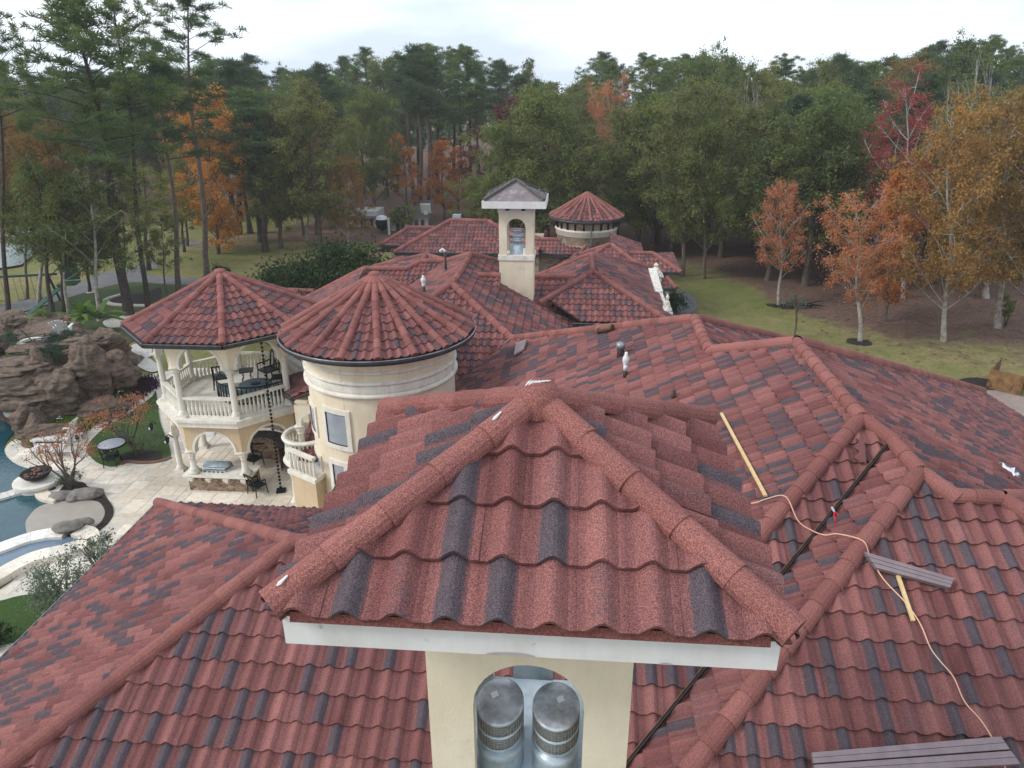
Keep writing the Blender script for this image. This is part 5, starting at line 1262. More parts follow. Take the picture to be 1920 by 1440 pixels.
a_ = shed_pt(718, 436); t = thing('kettle_smoker', 'black round smoker with a white lid between the sheds', 'smoker', (a_[0], a_[1], 0))
m = MB(); m.lathe((0, 0, .2), [(.2, 0), (.6, .3), (.75, .8), (.65, 1.2)], 12); m.obj('body', M['black'], t, True)
m = MB(); m.lathe((0, 0, 1.4), [(.68, 0), (.5, .3), (0, .45)], 12); m.obj('lid', M['pvc'], t, True)
m = MB(); a_ = shed_pt(730, 440); m.tube([(a_[0], a_[1], 0), (a_[0], a_[1], UY(728, 409, a_[1])[2])], .13, 8); m.obj('white_post', M['pvc'], None, label='plain white post standing left of the gabled shed', category='post')
a_ = shed_pt(800, 424); m = MB(); m.box((a_[0], a_[1], 1.9), (1.1, .15, 1.1), rx=.3); m.bar((a_[0], a_[1], 0), (a_[0], a_[1], 1.6), .4); m.obj('tilted_board', M['pvc'], None, label='tilted white panel on a dark stand at the right of the sheds', category='panel')
a_ = UY(855, 411, 62); m = MB(); m.prism([(a_[0]-.3, 62), (a_[0]+.4, 62), (a_[0]+.4, 62.6), (a_[0]-.3, 62.6)], 0, a_[2]+.35); m.obj('grey_cabinet', M['galv'], None, label='light grey cabinet showing above the rear tiled ridge', category='cabinet')
# rusty container at the right edge
a_ = U(1908, 742); t = thing('rusty_container', 'rusty orange open metal container beside the driveway at the right edge', 'container', (a_[0], a_[1], 0), .9); t.scale = (.75,)*3
M['rust'] = mat('rusty_orange_steel', (.27, .155, .06), (.10, .05, .03), 2.2, .8, bmp=.3, spots=((.05, .03, .025), 3, .58, .7))
for c_, d_ in (((1.6, 0, .7), (3.2, .08, 1.4)), ((1.6, 1.8, .7), (3.2, .08, 1.4)), ((0, .9, .7), (.08, 1.8, 1.4)), ((1.6, .9, .1), (3.2, 1.8, .1))):
    m = MB(); m.box(c_, d_); m.obj('side_panel', M['rust'], t)
for x in (0, .8, 1.6, 2.4, 3.2): m = MB(); m.box((x, -.07, .7), (.1, .07, 1.4)); m.obj('rib', M['rust'], t)

# ================================================================== THINGS ON THE ROOF
def rp(kind, P, px, py, lift=.09):
    n, c = plane(kind, P); p_ = Vector(UPL(px, py, n, c)); nn = Vector(n).normalized(); return p_+nn*lift
D0, A0, A3 = ('w', P1), ('s', ax), ('s', P3)
def lath(label, a, b, w_=.055):
    m = MB(); m.bar(a, b, w_, .03, (0, 0, 1)); return m.obj('wood_lath', M['wood'], None, label=label, category='wood lath', group='laths left on the roof')
lath('pale pine lath lying down the big west slope right of the chimney cap', rp(*D0, 1357, 784, .12), rp(*D0, 1441, 941, .12))
lath('short pale lath under the brown metal strips', rp(*A3, 1678, 1086, .11), rp(*A3, 1706, 1170, .11), .05)
pts = [rp(*D0, 1378, 958, .1), rp(*D0, 1420, 952, .1), rp(*D0, 1445, 948, .14), rp(*A0, 1466, 946, .24), rp(*A0, 1492, 983, .12), rp('w', VT, 1530, 1008, .13), rp('w', VT, 1555, 1019, .16), rp('w', VT, 1580, 1021, .2), rp(*A3, 1606, 1030, .26), rp(*A3, 1625, 1050, .13),
       rp(*A3, 1650, 1092, .12), rp(*A3, 1690, 1135, .12), rp(*A3, 1718, 1175, .12), rp(*A3, 1737, 1220, .12), rp(*A3, 1755, 1245, .12), rp(*A3, 1780, 1275, .12), rp(*A3, 1800, 1320, .12), rp(*A3, 1830, 1355, .12), rp(*A3, 1852, 1390, .12), rp(*A3, 1870, 1430, .12), rp(*A3, 1890, 1480, .1)]
m = MB(); m.tube(smooth_open(pts, 5), .0085, 6); m.obj('extension_cord', M['cord'], None, label='pale orange cord snaking over the hips and tiles on the right', category='cord')
def strips(label, quad, K_, n, th=.05):
    """bundle of long folded metal strips; quad = near-left, near-right, far-right, far-left pixels"""
    t = thing('metal_strip_bundle', label, 'metal strips')
    q_ = [rp(*K_, *p_, .14) for p_ in quad]; nn = Vector(plane(*K_)[0]).normalized()
    for i in range(n):
        a0, a1 = i/n+.012, (i+1)/n-.012
        A_, B_ = q_[0].lerp(q_[3], a0), q_[1].lerp(q_[2], a0); C_, D_ = q_[0].lerp(q_[3], a1), q_[1].lerp(q_[2], a1)
        u_ = (C_-A_); rows = []
        for s_, h_ in ((0, 0), (.04, .035), (.48, .04), (.50, .03), (.52, .04), (.96, .035), (1, 0)):
            rows.append((A_.lerp(C_, s_)+nn*h_, B_.lerp(D_, s_)+nn*h_))
        mm = MB(); V_ = [p_ for r_ in rows for p_ in r_]+[p_-nn*.03 for p_ in (A_, B_, C_, D_)]; k_ = len(rows)
        mm.add(V_, [(2*i_, 2*i_+1, 2*i_+3, 2*i_+2) for i_ in range(k_-1)]+[(0, 2*k_, 2*k_+1, 1), (2*k_-2, 2*k_-1, 2*k_+3, 2*k_+2)]+[tuple([2*k_]+[2*i_ for i_ in range(k_)]+[2*k_+2]), tuple([2*k_+1]+[2*i_+1 for i_ in range(k_)]+[2*k_+3])[::-1]])
        mm.obj('folded_strip', M['strip'], t)
    return t
strips('brown folded metal strips lying across the tiles right of the hip', [(1635, 1075), (1771, 1112), (1779, 1094), (1612, 1044)], A3, 3)
strips('wide brown folded metal strips at the bottom right corner', [(1520, 1462), (1900, 1440), (1862, 1386), (1514, 1416)], A3, 2)
strips('pale metal tile sheet left near the rear valley of the west slope', [(968, 672), (986, 661), (992, 643), (972, 649)], D0, 4)
# pipes and vents
def pipe(label, P, h, r, m_='brown', cap=None, cat='vent pipe'):
    t = thing('vent_pipe', label, cat, P)
    m = MB(); m.tube([(0, 0, -.1), (0, 0, h)], r, 12); m.obj('pipe', M[m_], t, True)
    if cap: cap(t, h, r)
    return t
def goose(t, h, r):
    m = MB(); m.lathe((0, 0, h-.12), [(r*1.0, 0), (r*1.35, .03), (r*1.35, .16), (0, .22)], 12); m.obj('hood', M['guttere'], t, True)
pipe('brown roof vent with a grey hood beside the white capped pipe', rp(*D0, 1162, 672, -.02), .42, .095, cap=goose)
def lantern_cap(t, h, r):
    m = MB(); m.tube([(0, 0, h), (0, 0, h+.18)], r*1.05, 12); m.obj('collar', M['paper'], t, True)
    m = MB(); m.lathe((0, 0, h+.18), [(r*1.3, 0), (r*1.7, .1), (r*1.6, .17), (r*.8, .24), (r*.7, .32), (0, .33)], 12); m.obj('cap', M['pvc'], t, True)
pipe('brown pipe with a white flared cap standing on the west slope', rp(*D0, 1171, 708, -.02), .22, .052, cap=lantern_cap)
pipe('short plain brown pipe near the chimney cap ridge', rp(*D0, 1261, 750, -.02), .26, .045)
p_ = rp(*D0, 1140, 624, .12); m = MB(); m.tube([Vector(rp(*D0, 1126, 628, .14)), Vector(rp(*D0, 1153, 621, .14))], .11, 12); m.obj('metal_roll', M['bronze'], None, label='short brown metal roll lying near the far hip of the west slope', category='metal roll')
wq = ('w', (-4.94, 29.07, 6.59))
pipe('white capped vent pipe behind the round tower roof', rp(*wq, 795, 552, 0), .35, .07, cap=lantern_cap)
pipe('tall thin brown pipe with a white elbow behind the tower', rp(*wq, 836, 508, 0), .95, .05, cap=lambda t, h, r: (MB().tube([(0, 0, h), (-.12, 0, h+.12), (-.25, 0, h)], r*1.2, 8).obj('elbow', M['pvc'], t)))
for lb, px, py, k_ in (('white metal cap lying left of the white capped vent', 788, 556, wq), ):
    m = MB(); m.lathe(rp(*k_, px, py, .05), [(.16, 0), (.08, .12), (0, .14)], 10); m.obj('loose_vent_hat', M['paper'], None, label=lb, category='cap')
# rag, pliers, loose tile piece, debris
def rag(label, K_, px, py, s_=.2, name='white_rag'):
    c_ = rp(*K_, px, py, .14); V_ = []; n = 7
    nn = Vector(plane(*K_)[0]).normalized(); e_ = nn.cross(Vector((0, 0, 1))).normalized(); f_ = nn.cross(e_)
    for j in range(n):
        for i in range(n):
            a, b__ = (i/(n-1)-.5), (j/(n-1)-.5); ww = 1-.75*max(0, a+.3)
            V_.append(c_+e_*a*s_*2+f_*b__*s_*1.3*ww+nn*(.16*s_/.2*abs(mnoise.noise(Vector((i*.7, j*.6, px))))+.02))
    m = MB(); m.add(V_, [(j*n+i, j*n+i+1, (j+1)*n+i+1, (j+1)*n+i) for j in range(n-1) for i in range(n-1)]); m.obj(name, M['paper'], None, True, label=label, category='rag')
GK = ('e', P1)
rag('crumpled white rag lying on the dark east slope', GK, 1882, 896, .22)
pc = rp(*A0, 1560, 968, .13); t = thing('pliers', 'open red-handled pliers lying beside the open valley', 'pliers', pc, .3)
for s_ in (-1, 1):
    m = MB(); m.tube([(0, 0, 0), (s_*.035, -.04, -.02), (s_*.07, -.15, -.08)], .011, 6); m.obj('handle', M['redh'], t)
    m = MB(); m.tube([(0, 0, 0), (s_*.012, .04, .02), (s_*.004, .08, .04)], .010, 5); m.obj('jaw', M['galv'], t)
a_, b_ = rp(*A0, 1604, 832, .12), rp(*A0, 1607, 876, .12)
t = MB(); nn = Vector(plane(*A0)[0]).normalized(); V_ = []
for k in range(13):
    s_ = k/12; base_ = a_.lerp(b_, s_); V_ += [base_+nn*.03+Vector((.09, 0, 0)), base_+nn*.03+Vector((-.035+.045*math.sin(s_*14), 0, 0)), base_-nn*.02+Vector((-.035+.045*math.sin(s_*14), 0, 0))]
t.add(V_, [f__ for k in range(12) for f__ in ((3*k, 3*k+1, 3*k+4, 3*k+3), (3*k+1, 3*k+2, 3*k+5, 3*k+4))])
o = t.obj('tile_offcut', M['tile'], None, label='cut piece of red tile with a scalloped edge on the narrow front slope', category='tile piece')
at = o.data.color_attributes.new('tc', 'FLOAT_COLOR', 'POINT'); at.data.foreach_set('color', np.tile(np.array([0, .5, 0, 1], 'f'), len(o.data.vertices)))

# ================================================================== TREES AND PLANTS
LG = 1.95
def leaf_mat(name, cols, rough=.75, var=.5):
    g_ = LG if var > .2 else 1.; cols = [tuple(min(.8, c*g_) for c in k) for k in cols]
    m, nt, b, N, L = nodes_of(name); b.inputs['Roughness'].default_value = rough; b.inputs['Specular IOR Level'].default_value = .2
    g = N.new('ShaderNodeNewGeometry'); oi = N.new('ShaderNodeObjectInfo'); tc = N.new('ShaderNodeTexCoord')
    n = tex(N, L, .55, 3, .6, tc.outputs['Object']).outputs['Fac']
    f = math_(N, L, 'ADD', math_(N, L, 'MULTIPLY', g.outputs['Random Per Island'], .45), math_(N, L, 'MULTIPLY', math_(N, L, 'SUBTRACT', n, .25), 1.1))
    f = math_(N, L, 'ADD', f, math_(N, L, 'MULTIPLY', math_(N, L, 'SUBTRACT', oi.outputs['Random'], .5), .25), True)
    c = ramp(N, L, f, [(i/(len(cols)-1), k) for i, k in enumerate(cols)])
    c = mixc(N, L, var, c, ramp(N, L, oi.outputs['Random'], [(0, (.66, .72, .78)), (.35, (1.05, .98, .9)), (.6, (.85, .95, .95)), (1, (1.42, 1.26, .95))]), 'MULTIPLY')
    L.new(c, b.inputs['Base Color'])
    if var > 0:
        tl = N.new('ShaderNodeBsdfTranslucent'); L.new(c, tl.inputs['Color']); ms = N.new('ShaderNodeMixShader'); ms.inputs[0].default_value = .4
        L.new(b.outputs[0], ms.inputs[1]); L.new(tl.outputs[0], ms.inputs[2]); L.new(ms.outputs[0], nt.nodes['Material Output'].inputs['Surface'])
    return m
LM = {
 'pine': leaf_mat('pine_needles', [(.026, .044, .018), (.050, .078, .027), (.082, .110, .036), (.062, .09, .034)]),
 'pined': leaf_mat('dark_pine_needles', [(.020, .036, .020), (.036, .058, .028), (.058, .082, .036)]),
 'oak': leaf_mat('olive_green_leaves', [(.028, .046, .016), (.060, .085, .026), (.105, .115, .034), (.060, .075, .022)]),
 'oliv': leaf_mat('olive_brown_leaves', [(.040, .052, .020), (.075, .088, .030), (.108, .108, .038), (.085, .078, .028)]),
 'gold': leaf_mat('golden_brown_leaves', [(.075, .066, .022), (.135, .092, .030), (.185, .100, .036), (.10, .09, .03)]),
 'oran': leaf_mat('orange_leaves', [(.19, .075, .022), (.29, .125, .030), (.26, .085, .028), (.17, .10, .03)]),
 'yell': leaf_mat('yellow_orange_leaves', [(.20, .12, .03), (.32, .165, .035), (.28, .115, .03), (.16, .13, .03)]),
 'cora': leaf_mat('coral_brown_leaves', [(.16, .062, .036), (.27, .11, .062), (.22, .095, .05), (.17, .115, .04)]),
 'crim': leaf_mat('crimson_leaves', [(.10, .016, .026), (.18, .026, .040), (.15, .045, .04), (.12, .018, .028)]),
 'purp': leaf_mat('purple_brown_leaves', [(.045, .014, .022), (.085, .026, .032), (.06, .02, .03)]),
 'bare': leaf_mat('sparse_grey_brown_leaves', [(.13, .09, .07), (.2, .13, .09), (.15, .11, .09)]),
 'grass': leaf_mat('bright_grass_blades', [(.05, .11, .015), (.10, .20, .03), (.14, .24, .05)], .6, .1),
 'shrub': leaf_mat('blue_green_shrub', [(.022, .055, .030), (.045, .10, .055), (.07, .13, .07)], .7, .1),
 'hedge': leaf_mat('dark_hedge_leaves', [(.014, .034, .012), (.032, .062, .018), (.055, .09, .026)], .7, .1),
 'silv': leaf_mat('silvery_olive_leaves', [(.07, .10, .065), (.13, .17, .12), (.20, .24, .19)], .6, .1),
 'plum': leaf_mat('plum_groundcover', [(.035, .012, .035), (.07, .025, .06), (.05, .02, .05)], .7, .1),
}
M['bark'] = mat('grey_brown_bark', (.16, .125, .105), (.075, .058, .05), 5, .95, bmp=.6, bscale=14)
M['barkd'] = mat('dark_pine_bark', (.085, .062, .052), (.035, .026, .023), 5, .95, bmp=.6, bscale=14)
M['barkl'] = mat('pale_bark', (.40, .37, .33), (.20, .18, .155), 3, .9, bmp=.4, bscale=14, spots=((.10, .09, .08), 4, .58, .6))
M['grey'] = mat('silver_grey_twigs', (.42, .40, .40), (.30, .28, .28), 3, .9)
tr = random.Random(99)
def leaves(mb, centers, n, size, rad, flat=1., needle=False, up_b=.35):
    """n leaf faces spread over blobs centred at centers = [(x, y, z, r)]"""
    w_ = [c[3]**2 for c in centers]; tot = sum(w_)
    V = mb.v; F_ = mb.f
    for c, wt in zip(centers, w_):
        k_ = max(3, int(n*wt/tot))
        for _ in range(k_):
            d = Vector((tr.gauss(0, 1), tr.gauss(0, 1), tr.gauss(0, 1)+.15)).normalized(); r = c[3]*min(1.8, .12+abs(tr.gauss(0, .72)))
            p = Vector((c[0]+d.x*r, c[1]+d.y*r, c[2]+d.z*r*flat))
            nn = (d*.6+Vector((tr.uniform(-1, 1), tr.uniform(-1, 1), tr.uniform(-1, 1)+up_b))).normalized()
            u_ = nn.cross(Vector((tr.uniform(-1, 1), tr.uniform(-1, 1), tr.uniform(-1, 1)))).normalized(); v_ = nn.cross(u_)
            s_ = size*tr.uniform(.6, 1.35); o = len(V)
            if needle:
                u_ = (d*.9+Vector((tr.uniform(-.5, .5), tr.uniform(-.5, .5), tr.uniform(0, .9)))).normalized(); v_ = u_.cross(nn).normalized()
                V += [tuple(p-v_*s_*.16), tuple(p+v_*s_*.16), tuple(p+u_*s_*1.25+v_*s_*.1), tuple(p+u_*s_*1.25-v_*s_*.1)]
            else: V += [tuple(p-u_*s_*.5), tuple(p-v_*s_*.36), tuple(p+u_*s_*.5), tuple(p+v_*s_*.36)]
            F_.append((o, o+1, o+2, o+3))
def limb(mb, a, b, r0, r1, bend=.3, n=4, sides=5):
    a, b = Vector(a), Vector(b); L_ = (b-a).length; pts = []
    off = Vector((tr.uniform(-1, 1), tr.uniform(-1, 1), tr.uniform(-.2, 1)))*L_*bend*.35
    for i in range(n+1): t = i/n; pts.append(a.lerp(b, t)+off*math.sin(PI*t))
    mb.tube(pts, [r0+(r1-r0)*i/n for i in range(n+1)], sides, cap=False); return pts
def needles(mb, tufts, per, ln):
    V, F_ = mb.v, mb.f
    for c, r in tufts:
        for _ in range(per):
            d = Vector((tr.gauss(0, 1), tr.gauss(0, 1), tr.gauss(0, .8)+.35)).normalized(); q = r*tr.uniform(0, .75)
            p = Vector((c[0]+d.x*q, c[1]+d.y*q, c[2]+d.z*q*.5)); u_ = (d+Vector((tr.uniform(-.4, .4), tr.uniform(-.4, .4), tr.uniform(0, .5)))).normalized()
            v_ = u_.cross(Vector((tr.uniform(-1, 1), tr.uniform(-1, 1), tr.uniform(-1, 1)))).normalized()*ln*.085; L_ = ln*tr.uniform(.7, 1.3); o = len(V)
            V += [tuple(p-v_), tuple(p+v_), tuple(p+u_*L_+v_*.5), tuple(p+u_*L_-v_*.5)]; F_.append((o, o+1, o+2, o+3))
def make_pine(H=22., Rc=3.6, cb=.5, bark='barkd', leaf='pine', nbr=34, per=60, ln=.34, tw=.28, dead=4, top=.7, tr_=.62):
    tb = MB(); cm = MB(); ph = tr.uniform(0, 6)
    pts = [(.16*math.sin(i*.9+ph), .16*math.cos(i*.7+ph), H*.985*i/10) for i in range(11)]; pts[0] = (pts[1][0], pts[1][1], -.3)
    tb.tube(pts, [tw*(1.3 if i == 0 else 1)*(1-.86*(i/10)**1.2) for i in range(11)], 8, cap=False)
    def axis(z): t = max(0, min(9.999, z/(H*.985)*10)); i = int(t); return Vector(pts[i]).lerp(Vector(pts[i+1]), t-i)
    tufts = []; gap = tr.uniform(0, 6)
    for k in range(nbr):
        t = ((k+tr.random())/nbr)**.85; z = H*(cb+(1-cb)*t*.97); a_ = k*2.399+tr.uniform(-.7, .7)
        L_ = Rc*((.55+.6*math.sin(PI*min(1, t*.75+.2)))*(1-.55*max(0, t-.6)/.4))*tr.uniform(.55, 1.12)
        if math.sin(a_*1.5+z*.9+gap) < -.55: L_ *= .5
        rise = L_*(.12+.75*t*top)*tr.uniform(.5, 1.3); b0 = axis(z-rise*.3); e = b0+Vector((math.cos(a_)*L_, math.sin(a_)*L_, rise))
        bp = limb(tb, b0, e, max(.03, tw*.26*(1.1-t)), .018, .25, 4, 4)
        nt = 3+int(L_*1.3)
        for q in range(nt):
            f = .35+.65*(q+tr.random())/nt; i = min(3, int(f*4)); c = bp[i].lerp(bp[i+1], f*4-i)
            side = Vector((tr.gauss(0, 1), tr.gauss(0, 1), tr.gauss(.2, .35)))*L_*.17; c2 = c+side
            if q % 2: tb.tube([c, c2], [.014, .008], 3, cap=False)
            tufts.append((c2, tr.uniform(.75, 1.15)*tr_))
    for k in range(dead):
        z = H*(cb*tr.uniform(.55, 1)); a_ = tr.uniform(0, 6.28); L_ = tr.uniform(.5, 1.6); limb(tb, axis(z), axis(z)+Vector((math.cos(a_)*L_, math.sin(a_)*L_, tr.uniform(-.2, .3))), .035, .012, .4, 3, 4)
    for _ in range(5): c = axis(H*.97); tufts.append((c+Vector((tr.uniform(-.4, .4), tr.uniform(-.4, .4), tr.uniform(-.5, .25))), .6*tr_/.62))
    needles(cm, tufts, per, ln)
    return tb.mesh('trunk', M[bark], True), cm.mesh('crown', LM[leaf]), H, Rc
def make_tree(kind, H=16., Rc=4., cb=.35, bark='bark', leaf='oak', n=16000, size=.17, blobs=40, shape='oval', lean=.03, tw=.24, dens=1.):
    """broadleaf: trunk, main limbs, sub-branches and leaf tufts at their ends"""
    tb = MB(); cb_ = MB(); lx, ly = tr.uniform(-lean, lean)*H, tr.uniform(-lean, lean)*H; ph = tr.uniform(0, 6)
    pts = [(lx*(i/9)**1.4+.15*math.sin(i*1.1+ph), ly*(i/9)**1.4+.15*math.cos(i*1.3+ph), H*.93*i/9) for i in range(10)]; pts[0] = (pts[1][0]*.7, pts[1][1]*.7, -.3)
    tb.tube(pts, [tw*(1.35 if i == 0 else 1)*(1-.88*(i/9)**1.0) for i in range(10)], 8, cap=False)
    def axis(z): t = max(0, min(8.999, z/(H*.93)*9)); i = int(t); return Vector(pts[i]).lerp(Vector(pts[i+1]), t-i)
    tufts = []; nl = max(7, blobs//5); lob = [tr.uniform(.68, 1.18) for _ in range(9)]
    for k in range(nl):
        t = (k+tr.random())/nl; z = H*(cb+(.96-cb)*t); a_ = k*2.399+tr.uniform(-.5, .5)
        if shape == 'oval': rr = Rc*math.sin(PI*min(1, t*.80+.18))**.7
        elif shape == 'cone': rr = Rc*(1-t)**.75+.25
        else: rr = Rc*(.55+.45*math.sin(PI*t))
        rr *= lob[k % 9]; e = axis(z)+Vector((math.cos(a_)*rr, math.sin(a_)*rr, rr*.15)); z0 = max(H*cb*.55, z-rr*.9)
        lp = limb(tb, axis(z0), e, max(.03, tw*.27*(1-z0/H)), .02, .4, 5, 5)
        for q in range(6):
            f = .3+.7*(q+tr.random())/6; i = min(4, int(f*5)); c = lp[i].lerp(lp[i+1], f*5-i)
            sd = Vector((tr.gauss(0, 1), tr.gauss(0, 1), tr.gauss(.25, .8))); c2 = c+sd.normalized()*Rc*tr.uniform(.12, .34)
            limb(tb, c, c2, .028, .01, .4, 3, 3); tufts.append((*c2, Rc*tr.uniform(.10, .20)*(1.1 if dens < .9 else 1)))
            if tr.random() < .6*dens: c3 = c2+Vector((tr.gauss(0, 1), tr.gauss(0, 1), tr.gauss(0, .8)))*Rc*.12; tufts.append((*c3, Rc*tr.uniform(.08, .15)))
    leaves(cb_, tufts, int(n*dens), size, Rc, .8, up_b=.5)
    return tb.mesh('trunk', M[bark], True), cb_.mesh('crown', LM[leaf]), H, Rc
def bare_tree(H, Rc, bark='grey', leaf=None, n=0, seed=0, depth=4):
    tb = MB(); tips = []
    def grow(p, d, L_, r, k):
        e = p+d*L_; pts_ = limb(tb, p, e, r, r*.62, .25, 3, 5 if k < 2 else 3)
        if k >= depth: tips.append(e); return
        for _ in range(3 if k < 3 else 4):
            nd = (d+Vector((tr.uniform(-1, 1), tr.uniform(-1, 1), tr.uniform(-.1, .6)))*.62).normalized(); grow(pts_[-1-(tr.random() < .3)], nd, L_*tr.uniform(.6, .82), r*.6, k+1)
    grow(Vector((0, 0, -.3)), Vector((.03, .02, 1)).normalized(), H*.34, .13, 0)
    zm = max(t.z for t in tips); k_ = H/zm; tb.v = [(x*k_, y*k_, z*k_) for x, y, z in tb.v]
    cbm = None
    if leaf:
        mb = MB(); leaves(mb, [(t.x*k_, t.y*k_, t.z*k_, .5) for t in tr.sample(tips, min(len(tips), 90))], n, .22, 1); cbm = mb.mesh('crown', LM[leaf])
    return tb.mesh('trunk', M[bark], False), cbm, H, Rc
VAR = {
 'pineA': make_pine(22, 3.4, .48, 'barkd', 'pine', 52, 46, .34),
 'pineB': make_pine(20, 3.3, .48, 'barkd', 'pine', 50, 44, .33),
 'pineC': make_pine(22, 3.8, .60, 'bark', 'pined', 34, 50, .36, tr_=.72),
 'pineD': make_pine(18, 3.0, .46, 'barkd', 'pined', 58, 40, .32, tr_=.7),
 'pineT': make_pine(25, 4.4, .66, 'barkd', 'pine', 22, 80, .30, .25, 9, 1.1, .55),
 'pineS': make_pine(25, 4.2, .58, 'bark', 'pine', 26, 74, .30, .26, 10, .9, .55),
 'oakA': make_tree('o', 14, 4.4, .30, 'bark', 'oak', 34000, .17, 130, 'oval', .03, .24),
 'oakB': make_tree('o', 13, 4.2, .34, 'bark', 'oak', 32000, .16, 130, 'oval', .04, .22),
 'oakH': make_tree('o', 14, 3.6, .46, 'barkl', 'oak', 15000, .15, 55, 'oval', .05, .17),
 'oakD': make_tree('o', 14, 3.8, .44, 'barkd', 'oak', 15000, .15, 55, 'oval', .05, .20),
 'oliA': make_tree('o', 14, 4.0, .33, 'bark', 'oliv', 30000, .16, 120, 'oval', .03, .20, .9),
 'oliB': make_tree('o', 13, 3.8, .27, 'bark', 'oliv', 30000, .16, 120, 'oval', .03, .22),
 'oliH': make_tree('o', 14, 3.6, .46, 'bark', 'oliv', 14000, .15, 50, 'oval', .05, .17, .9),
 'golA': make_tree('o', 14, 3.8, .26, 'barkl', 'gold', 26000, .16, 100, 'oval', .05, .20, .85),
 'golH': make_tree('o', 14, 4.0, .50, 'barkl', 'gold', 22000, .16, 90, 'oval', .05, .2),
 'golB': make_tree('o', 15, 4.2, .30, 'barkl', 'gold', 28000, .16, 120, 'column', .05, .22, .85),
 'oraA': make_tree('o', 12, 3.0, .20, 'bark', 'oran', 18000, .16, 90, 'cone', .04, .17, .8),
 'oraY': make_tree('o', 13, 3.0, .12, 'bark', 'yell', 26000, .16, 150, 'column', .02, .16),
 'oraB': make_tree('o', 12, 2.6, .24, 'bark', 'oran', 11000, .16, 40, 'column', .04, .17, .8),
 'corA': make_tree('o', 10, 2.9, .40, 'barkl', 'cora', 20000, .12, 100, 'oval', .06, .16, .65),
 'corB': make_tree('o', 12, 3.4, .34, 'barkl', 'cora', 22000, .13, 100, 'column', .07, .19, .65),
 'criA': make_tree('o', 15, 3.4, .34, 'grey', 'crim', 18000, .14, 85, 'column', .05, .17, .6),
 'purA': make_tree('o', 13, 3.0, .18, 'bark', 'purp', 14000, .17, 55, 'oval', .02, .17),
 'barA': bare_tree(15, 3.5), 'barB': bare_tree(12, 3, 'grey', 'bare', 2500),
}
def put_tree(var, label, base, h, r, rz=0, group=None, cat='tree', name='tree', tilt=0):
    tm, cm, H, Rc = VAR[var]; t = thing(name, label, cat, base, rz, group); t.scale = (r/Rc, r/Rc, h/H)
    if tilt: t.rotation_euler = (0, tilt, rz)
    link('trunk', tm, t); 
    if cm: link('crown', cm, t)
    return t
def T(var, label, bx, by, topy, wpx, cx=None, name='tree', lean=None, z=-.05):
    """tree standing on the ground at pixel (bx, by), top at height pixel topy, crown width in pixels"""
    b = U(bx, by, z); h = UY(bx, topy, b[1])[2]-z; d = (np.array((b[0], b[1], h*.7))-[0, 0, CZ])@FW; r = wpx/F*d/2
    t = put_tree(var, label, b, h, r, tr.uniform(0, 6.28), None, 'tree', name)
    if cx is not None:
        dx = (UY(cx, topy, b[1])[0]-b[0]); t.rotation_euler = (0, math.atan2(dx, h), 0)
        t.rotation_euler = (0, math.atan2(dx, h), 0)
    return t
PN = 'pine_tree'
# tall pines on the left
T('pineT', 'tall slender pine with open crown, its trunk leaning left, just left of the pavilion roof', 279, 583, -10, 190, 215, PN)
T('pineS', 'tallest straight pine with open crown standing behind the pavilion roof tip', 389, 527, -25, 200, 345, PN)
T('pineA', 'bushy tall pine with dense crown reaching the top left of the photo', 246, 590, -20, 230, 140, PN)
T('pineC', 'pine with dense boughs between the leaning and the straight pine', 338, 550, 110, 150, 300, PN)
T('pineT', 'pine cut by the left edge of the photo with boughs against the sky', 18, 606, 15, 170, -15, PN)
T('oakD', 'dark thick-trunked tree behind the rock grotto', 100, 603, 280, 180, 60)
T('oakD', 'second dark trunk beside the pale trunks behind the grotto', 118, 597, 310, 170, 120)
T('pineB', 'mid-height pine with layered boughs right of the tall open pines', 487, 458, 165, 170, 455, PN)
T('pineD', 'small dense pine left of the mid-height layered pine', 450, 440, 110, 150, 430, PN)
T('oakH', 'pale-trunked green tree left of the gravel strip', 188, 602, 290, 190, 165)
T('oakH', 'slim pale-trunked green tree rising beside the grotto palms', 131, 602, 330, 150, 100)
T('oakD', 'dark green small tree in the white ring on the lawn', 168, 548, 395, 120, 155)
T('oliH', 'olive tree with dark trunk beside the lamp post on the lawn', 240, 585, 330, 110, 222)
T('oakD', 'dark green tree with flared trunk beside the drive', 278, 507, 300, 170, 262)
T('oliH', 'thin fork-trunked olive tree in front of the drive', 312, 565, 400, 90, 298)
T('oakD', 'green tree behind the fork-trunked tree by the drive', 345, 474, 330, 110, 335)
T('golH', 'rusty golden tree at the far left edge above the lake', -15, 575, 185, 190, 0)
T('golH', 'golden brown tree left of the bushy pine, near the lake shore', 75, 578, 205, 160, 95)
T('oliH', 'olive brown tree in front of the lake at the far left', 50, 560, 290, 120, 45)
T('oakD', 'broad dark green tree over the play set', 120, 560, 320, 130, 110)
T('oraY', 'bright yellow-orange tree behind the straight pine trunk', 408, 480, 165, 135, 385)
T('oliH', 'olive tree between the drive and the orange tree', 350, 462, 250, 110, 345)
